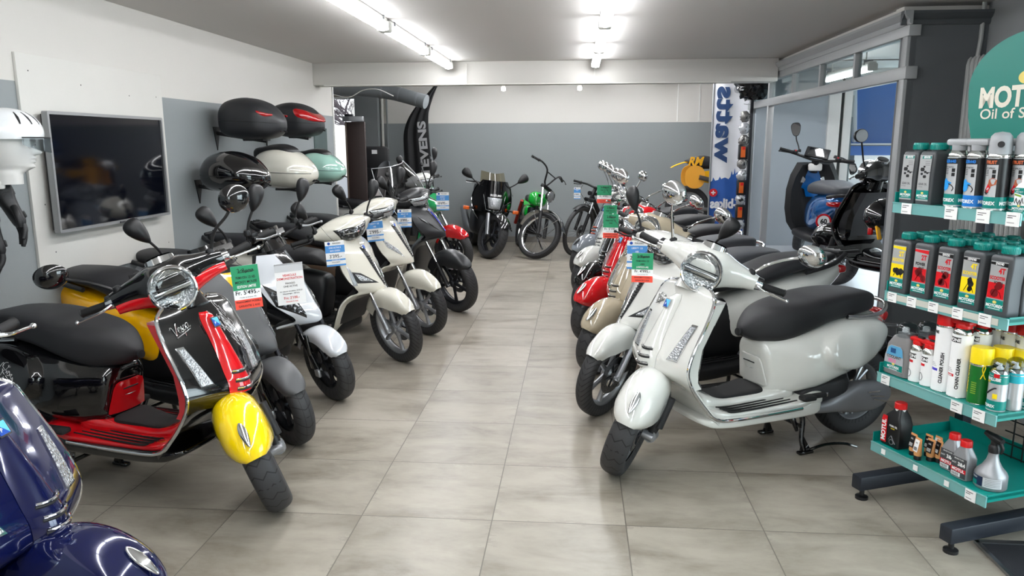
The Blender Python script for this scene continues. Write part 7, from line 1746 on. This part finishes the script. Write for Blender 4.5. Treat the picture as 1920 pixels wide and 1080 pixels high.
    b = MB(); b.M = Ms @ T(-.42, 0, 1.075) @ RY(-50); b.box((0, 0, 0), (.13, .24, .03), BLK, bev=.012); b.box((0, 0, .016), (.10, .17, .004), mat('display_glass', (16, 18, 22), .05, coat=1)); b.build('dash_display', t)
    for s in (-1, 1):
        b = MB(); b.M = Ms; grip(b, (-.45, s * .24, 1.042), (-.48, s * .37, 1.055)); b.box((-.44, s * .21, 1.05), (.04, .05, .04), BLK, bev=.01); b.box((-.455, s * .21, 1.065), (.012, .016, .012), LR); lever(b, [(-.41, s * .22, 1.03), (-.39, s * .28, 1.03), (-.42, s * .38, 1.03)], BLK); b.build('grip', t)
    mirror(t, Ms, (-.43, .18, 1.06), [(-.43, .20, 1.11), (-.43, .235, 1.17)], (-.44, .25, 1.22), (-.95, 0, .1), .07, .045, BLK, BLK, 'drop')
    mirror(t, Ms, (-.43, -.18, 1.06), [(-.40, -.24, 1.07), (-.36, -.30, 1.05)], (-.34, -.34, 1.03), (-.6, .6, .1), .07, .045, BLK, BLK, 'drop')
blue_scooter()
# scooter in Italian colours half hidden behind the satin black one
modern('motor_scooter', 'green and white scooter with red mudguard half hidden behind the satin black one', 'bev', dict(body=paint('deep_green_paint', (16, 140, 78)), fender=P_RED, headset=P_WHITE, accent=P_WHITE, rim=DST, fork=BLK, mir=.22), fwd((-1.42, 8.72), -14, .75), -14, -20, zmap=[(.18, .2), (.505, .74), (.86, 1.02)])
# ================================================================ street outside the side window
def street():
    a = thing('street_awning', 'blue sloping awning with white struts outside the side window', 'awning', (3.6, 9.9, -.18)); BLA = mat('blue_awning_cloth', (92, 140, 222), .8)
    b = MB(); b.grid([[(x, y, z) for x in (-.75, 0, .75, 1.5, 2.2)] for y, z in ((-.9, 2.75), (.5, 2.05), (1.6, 1.66))], BLA, thick=.02, flip=True); b.grid([[(x, 1.6, z) for x in (-.75, 2.2)] for z in (1.66, 1.50)], BLA, thick=.01); b.build('canopy', a)
    for x in (-.55, .9): b = MB(); b.tube([(x, -.9, 2.5), (x + .9, 1.5, 1.72)], .04, LW, seg=10); b.build('strut', a)
    b = MB(); b.tube([(-.75, 1.6, 1.66), (2.2, 1.6, 1.66)], .03, SIL, seg=10); b.tube([(-.7, 1.6, -.2), (-.7, 1.6, 1.66)], .03, SIL, seg=10); b.tube([(2.15, 1.6, -.2), (2.15, 1.6, 1.66)], .03, SIL, seg=10); b.build('post', a)
    v = thing('camper_van', 'white box-bodied van parked outside the side window', 'van', (4.1, 14.6, -.2)); b = MB(); b.box((0, 0, 1.25), (2.1, 4.2, 1.9), LW, bev=.12); b.box((0, -2.3, .75), (1.9, .6, .8), LW, bev=.1); b.build('van_body', v)
    b = MB(); b.box((-.25, -2.11, 1.55), (1.0, .03, .42), mat('van_window', (70, 80, 92), .08), bev=.01); b.build('rear_window', v)
    b = MB(); b.box((0, -2.62, .5), (1.7, .06, .22), DST, bev=.02); b.build('bumper', v)
    for s in (-1, 1): b = MB(); b.lathe([(0, -.1), (.33, -.1), (.33, .1), (0, .1)], RUB, T(s * .95, -1.2, .34) @ RY(90), seg=24); b.build('wheel', v)
    t = thing('blue_tarpaulin', 'blue tarpaulin draped over a stack outside the side window', 'tarpaulin', (6.2, 12.6, -.2)); b = MB(); b.rings([[(x, y, z) for x, y in sring(w, d, 3.5, 28)] for z, w, d in ((0, .75, .7), (.9, .65, .6), (1.5, .55, .5), (1.68, .3, .3))], BLA); b.build('cover', t, angle=30)
    h = thing('grey_house', 'grey house front across the street outside the side window', 'building', (5.5, 18.5, -.2)); b = MB(); b.box((0, 0, 2.6), (9, 1.0, 5.2), mat('house_grey', (176, 178, 182), .8)); b.build('facade', h); b = MB(); b.box((-1.4, -.52, 2.5), (1.1, .06, 1.2), mat('van_window', (70, 80, 92), .08)); b.build('window', h)
street()
# ================================================================ price tags hanging from the brake levers
TG, TRD, TBL = mat('tag_green', (36, 140, 96), .55), mat('tag_red', (232, 78, 60), .55), mat('tag_blue', (74, 142, 208), .55); TW = mat('tag_white', (236, 236, 236), .55); TP = mat('tag_plastic_edge', (200, 202, 206), .2)
bpy.context.view_layer.update()
LEVER_PTS = [o_.matrix_world @ v_.co for o_ in bpy.data.objects if o_.type == 'MESH' and o_.name.split('.')[0] in ('brake_lever', 'grip') and o_.parent and o_.parent.name.split('.')[0] in ('motor_scooter', 'electric_bicycle') for v_ in list(o_.data.vertices)[::4]]
def card(name, label, pos, w, h, face, draw, tilt=0, group=None):
    """hanging card: pos is the top edge, face the compass angle it looks to"""
    o = MB(); o.M = RZ(face + 90) @ RY(tilt)
    o.box((0, 0, -h / 2), (w, .0016, h), TW)
    d = MB(); draw(d, w, h)
    o.add([(x, -.0012 - z, y) for x, y, z in d.v], d.f, TW) if False else None
    for f, mi in zip(d.f, d.mi):
        pass
    b0_ = len(o.v); 
    o.v.extend([tuple(o.M @ Vector((x, -.0012 - z, y))) for x, y, z in d.v])
    for f, mi in zip(d.f, d.mi): o.f.append([b0_ + i for i in f]); o.mi.append(o.m(d.mats[mi]))
    best = None
    for wp in LEVER_PTS:
        dd = (wp - Vector(pos)).length
        if best is None or dd < best[0]: best = (dd, wp)
    if best[0] < .45:
        e = best[1] - Vector(pos); m_ = o.M; o.M = I4; o.tube([(0, 0, -.004), tuple(e * .5 - Vector((0, 0, .01))), tuple(e)], .0011, INK, seg=5, sm=3); o.M = m_
    else: o.tube([(0, 0, 0), (.002, 0, .012), (0, .004, .028)], .0012, INK, seg=5)
    ob = o.build(name); ob.location = pos; return tag(ob, label, 'price tag', group)
def bx(d, x0, x1, y0, y1, m, z=.0004): d.add([(x0, y0, z), (x1, y0, z), (x1, y1, z), (x0, y1, z)], [(0, 1, 2, 3)], m)
def t_vespa(lines, price):
    def f(d, w, h):
        bx(d, -w / 2, w / 2, -h * .56, 0, TG); bx(d, -w / 2, w / 2, -h, -h * .78, TRD)
        script_logo(d, lambda u, v: (-w * .34 + w * .56 * u, -h * .15 + h * .12 * v, .001), INK, .0010, .2)
        n = len(lines)
        for k, s in enumerate(lines): d.text(s, h * .085, INK if k < 2 and n < 4 else (LW if k else INK), T(0, -h * (.30 + .105 * k), .0009), sx=min(1.0, 9.5 / max(6, len(s))), bold=.01)
        d.text(price, h * .135, INK, T(0, -h * .665, .0009), sx=.95); d.text('+ Forfait de livraison 190.-', h * .045, GREYI, T(0, -h * .745, .0009), sx=.8)
        d.text('FINANCEMENT POSSIBLE', h * .062, INK, T(0, -h * .855, .0009), sx=.78); d.text('GARANTIE 2 ANS', h * .07, INK, T(0, -h * .955, .0009), sx=.85)
    return f
def t_pia(l1, l2, price):
    def f(d, w, h):
        bx(d, -w / 2, w / 2, -h * .46, -h * .17, TBL); bx(d, -w / 2, w / 2, -h * .78, -h * .72, TBL); bx(d, -w / 2, w / 2, -h, -h * .93, TBL)
        d.lathe([(h * .055, .0006), (0, .0008)], BLUE_D, T(-w * .30, -h * .085, 0), seg=18); d.text('PIAGGIO', h * .085, INK, T(w * .1, -h * .115, .0009), sx=.95)
        d.text(l1, h * .09, LW, T(0, -h * .29, .0009), sx=.8); d.text(l2, h * .09, LW, T(0, -h * .41, .0009), sx=.8)
        d.text(price, h * .19, INK, T(0, -h * .665, .0009), sx=.95, bold=.01); d.text('FINANCEMENT 0%', h * .05, LW, T(0, -h * .77, .0009), sx=.8); d.text('FINANCEMENT', h * .06, GREYI, T(0, -h * .865, .0009), sx=.8)
    return f
def t_demo(d, w, h):
    bx(d, -w / 2, w / 2, -h * .20, 0, TP); bx(d, -w / 2, w / 2, -h * .03, 0, mat('tag_glint', (226, 226, 230), .1))
    for s, y, k, m_ in (('VEHICULE', .31, .075, LR), ('DEMONSTRATION', .39, .075, LR), ('PIAGGIO', .50, .06, INK), ('ONE ACTIVE', .575, .06, INK), ('1er mise en circulation: 27.03.23', .685, .042, INK), ('Kilometrages : 100 kms', .745, .042, INK), ('Frs: 2\'100.-', .865, .085, LR), ('Garantie 2 mois', .94, .045, LR)):
        d.text(s, h * k, m_, T(0, -h * y, .0009), sx=.95, bold=.01)
GTAG = 'price tags on the brake levers'
card('price_tag', 'green, white and red card reading Fr. 5\'495 on the black and red scooter', (-1.237, 2.70, 1.055), .098, .165, -62, t_vespa(['PRIMAVERA 125 ABS', 'MICKEY MOUSE', 'EDITION LIMITEE'], "Fr. 5'495.-"), -4, GTAG)
card('demonstration_sheet', 'white sheet in clear sleeve reading VEHICULE DEMONSTRATION on the cool white scooter', (-1.50, 3.80, .888), .145, .22, -62, t_demo, -3)
card('price_tag', 'blue and white card reading 3\'395 on the ivory scooter with triangular indicators', (-1.575, 4.80, .876), .125, .165, -66, t_pia('ONE ACTIVE E', 'MHE GREEN', "3'395.-"), -3, GTAG)
card('price_tag', 'blue and white card reading 2\'995 on the ivory scooter with leaf-shaped indicators', (-1.513, 5.56, .958), .125, .18, -66, t_pia('LIBERTY 125', 'ABS', "2'995.-"), -4, GTAG)
card('price_tag', 'blue and white card reading 3\'995 on the satin black scooter', (-1.47, 6.40, .948), .12, .155, -68, t_pia('MEDLEY 125', 'ABS', "3'995.-"), 0, GTAG)
card('price_tag', 'blue and white card reading 6\'695 on the green and white scooter', (-1.49, 8.40, .968), .14, .20, -78, t_pia('BEVERLY', '310 HPE', "6'695.-"), 0, GTAG)
card('price_tag', 'green, white and red card reading Fr. 4\'995 on the nearest white scooter', (.297, 3.36, 1.022), .093, .132, -96, t_vespa(['PRIMAVERA 125', 'ABS', '(A PARTIR DE 16 ANS)'], "Fr. 4'995.-"), 0, GTAG)
card('price_tag', 'blue and white card partly covered by the green one of the nearest white scooter', (.322, 3.98, .998), .105, .15, -96, t_pia('LIBERTY 125', 'ABS', "2'995.-"), 0, GTAG)
card('price_tag', 'green and red card on the beige scooter, right above the red scooter nose', (.215, 4.72, 1.07), .095, .15, -98, t_vespa(['PRIMAVERA 125', 'ABS'], "Fr. 5'195.-"), 0, GTAG)
card('price_tag', 'green and red card on the red scooter, nearest behind the beige scooter tag', (.245, 5.5, 1.062), .095, .15, -98, t_vespa(['PRIMAVERA 125', 'ABS'], "Fr. 4'995.-"), 0, GTAG)
card('price_tag', 'green, white and red card on the rear scooters by the electric bicycle', (.25, 6.9, 1.13), .13, .16, -98, t_vespa(['PRIMAVERA 125', 'ABS'], "Fr. 4'995.-"), 0, GTAG)
card('price_tag', 'blue and white card hanging on the electric bicycle handlebar', (.01, 9.9, .94), .085, .15, -95, t_pia('E-BIKE', '', "4'xxx".replace('xxx', '490.-')), 0, GTAG)
# ================================================================ daylight and view
def area(name, loc, rot, sx, sy, power, col):
    l = bpy.data.lights.new(name, 'AREA'); l.shape = 'RECTANGLE'; l.size = sx; l.size_y = sy; l.energy = power; l.color = col
    o = bpy.data.objects.new(name, l); COL.objects.link(o); o.location = loc; o.rotation_euler = [math.radians(a) for a in rot]; return o
area('daylight_street_door', (2.72, 1.45, 1.15), (0, 90, 0), 2.0, 2.3, 70, (0.86, 0.93, 1.0))
area('added_front_daylight', (0, -4.3, 1.15), (90, 0, 0), 1.25, 2.0, 26, (0.9, 0.95, 1.0))  # added fill of daylight from an assumed window behind the viewer
area('daylight_side_window', (3.9, 9.3, 1.3), (-90, 0, 0), 1.1, 1.8, 25, (0.86, 0.93, 1.0))
w = bpy.data.worlds.new('World'); SC.world = w; w.use_nodes = True; nt = w.node_tree
bg = nt.nodes['Background']; sky = nt.nodes.new('ShaderNodeTexSky'); sky.sky_type = 'HOSEK_WILKIE'; sky.turbidity = 6.0; sky.ground_albedo = 0.6; sky.sun_direction = (0.5, -0.6, 0.62)
hs = nt.nodes.new('ShaderNodeHueSaturation'); hs.inputs['Saturation'].default_value = 0.4; nt.links.new(sky.outputs[0], hs.inputs['Color']); nt.links.new(hs.outputs[0], bg.inputs['Color']); bg.inputs['Strength'].default_value = 4.5
vs = SC.view_settings; vs.view_transform = 'Standard'; vs.look = 'None'; vs.gamma = 1.0; vs.use_curve_mapping = False; vs.exposure = 0.6
SC.cycles.max_bounces = 8; SC.cycles.diffuse_bounces = 4; SC.cycles.glossy_bounces = 4; SC.cycles.transmission_bounces = 6; SC.cycles.transparent_max_bounces = 10
SC.cycles.caustics_reflective = False; SC.cycles.caustics_refractive = False; SC.cycles.sample_clamp_indirect = 6.0
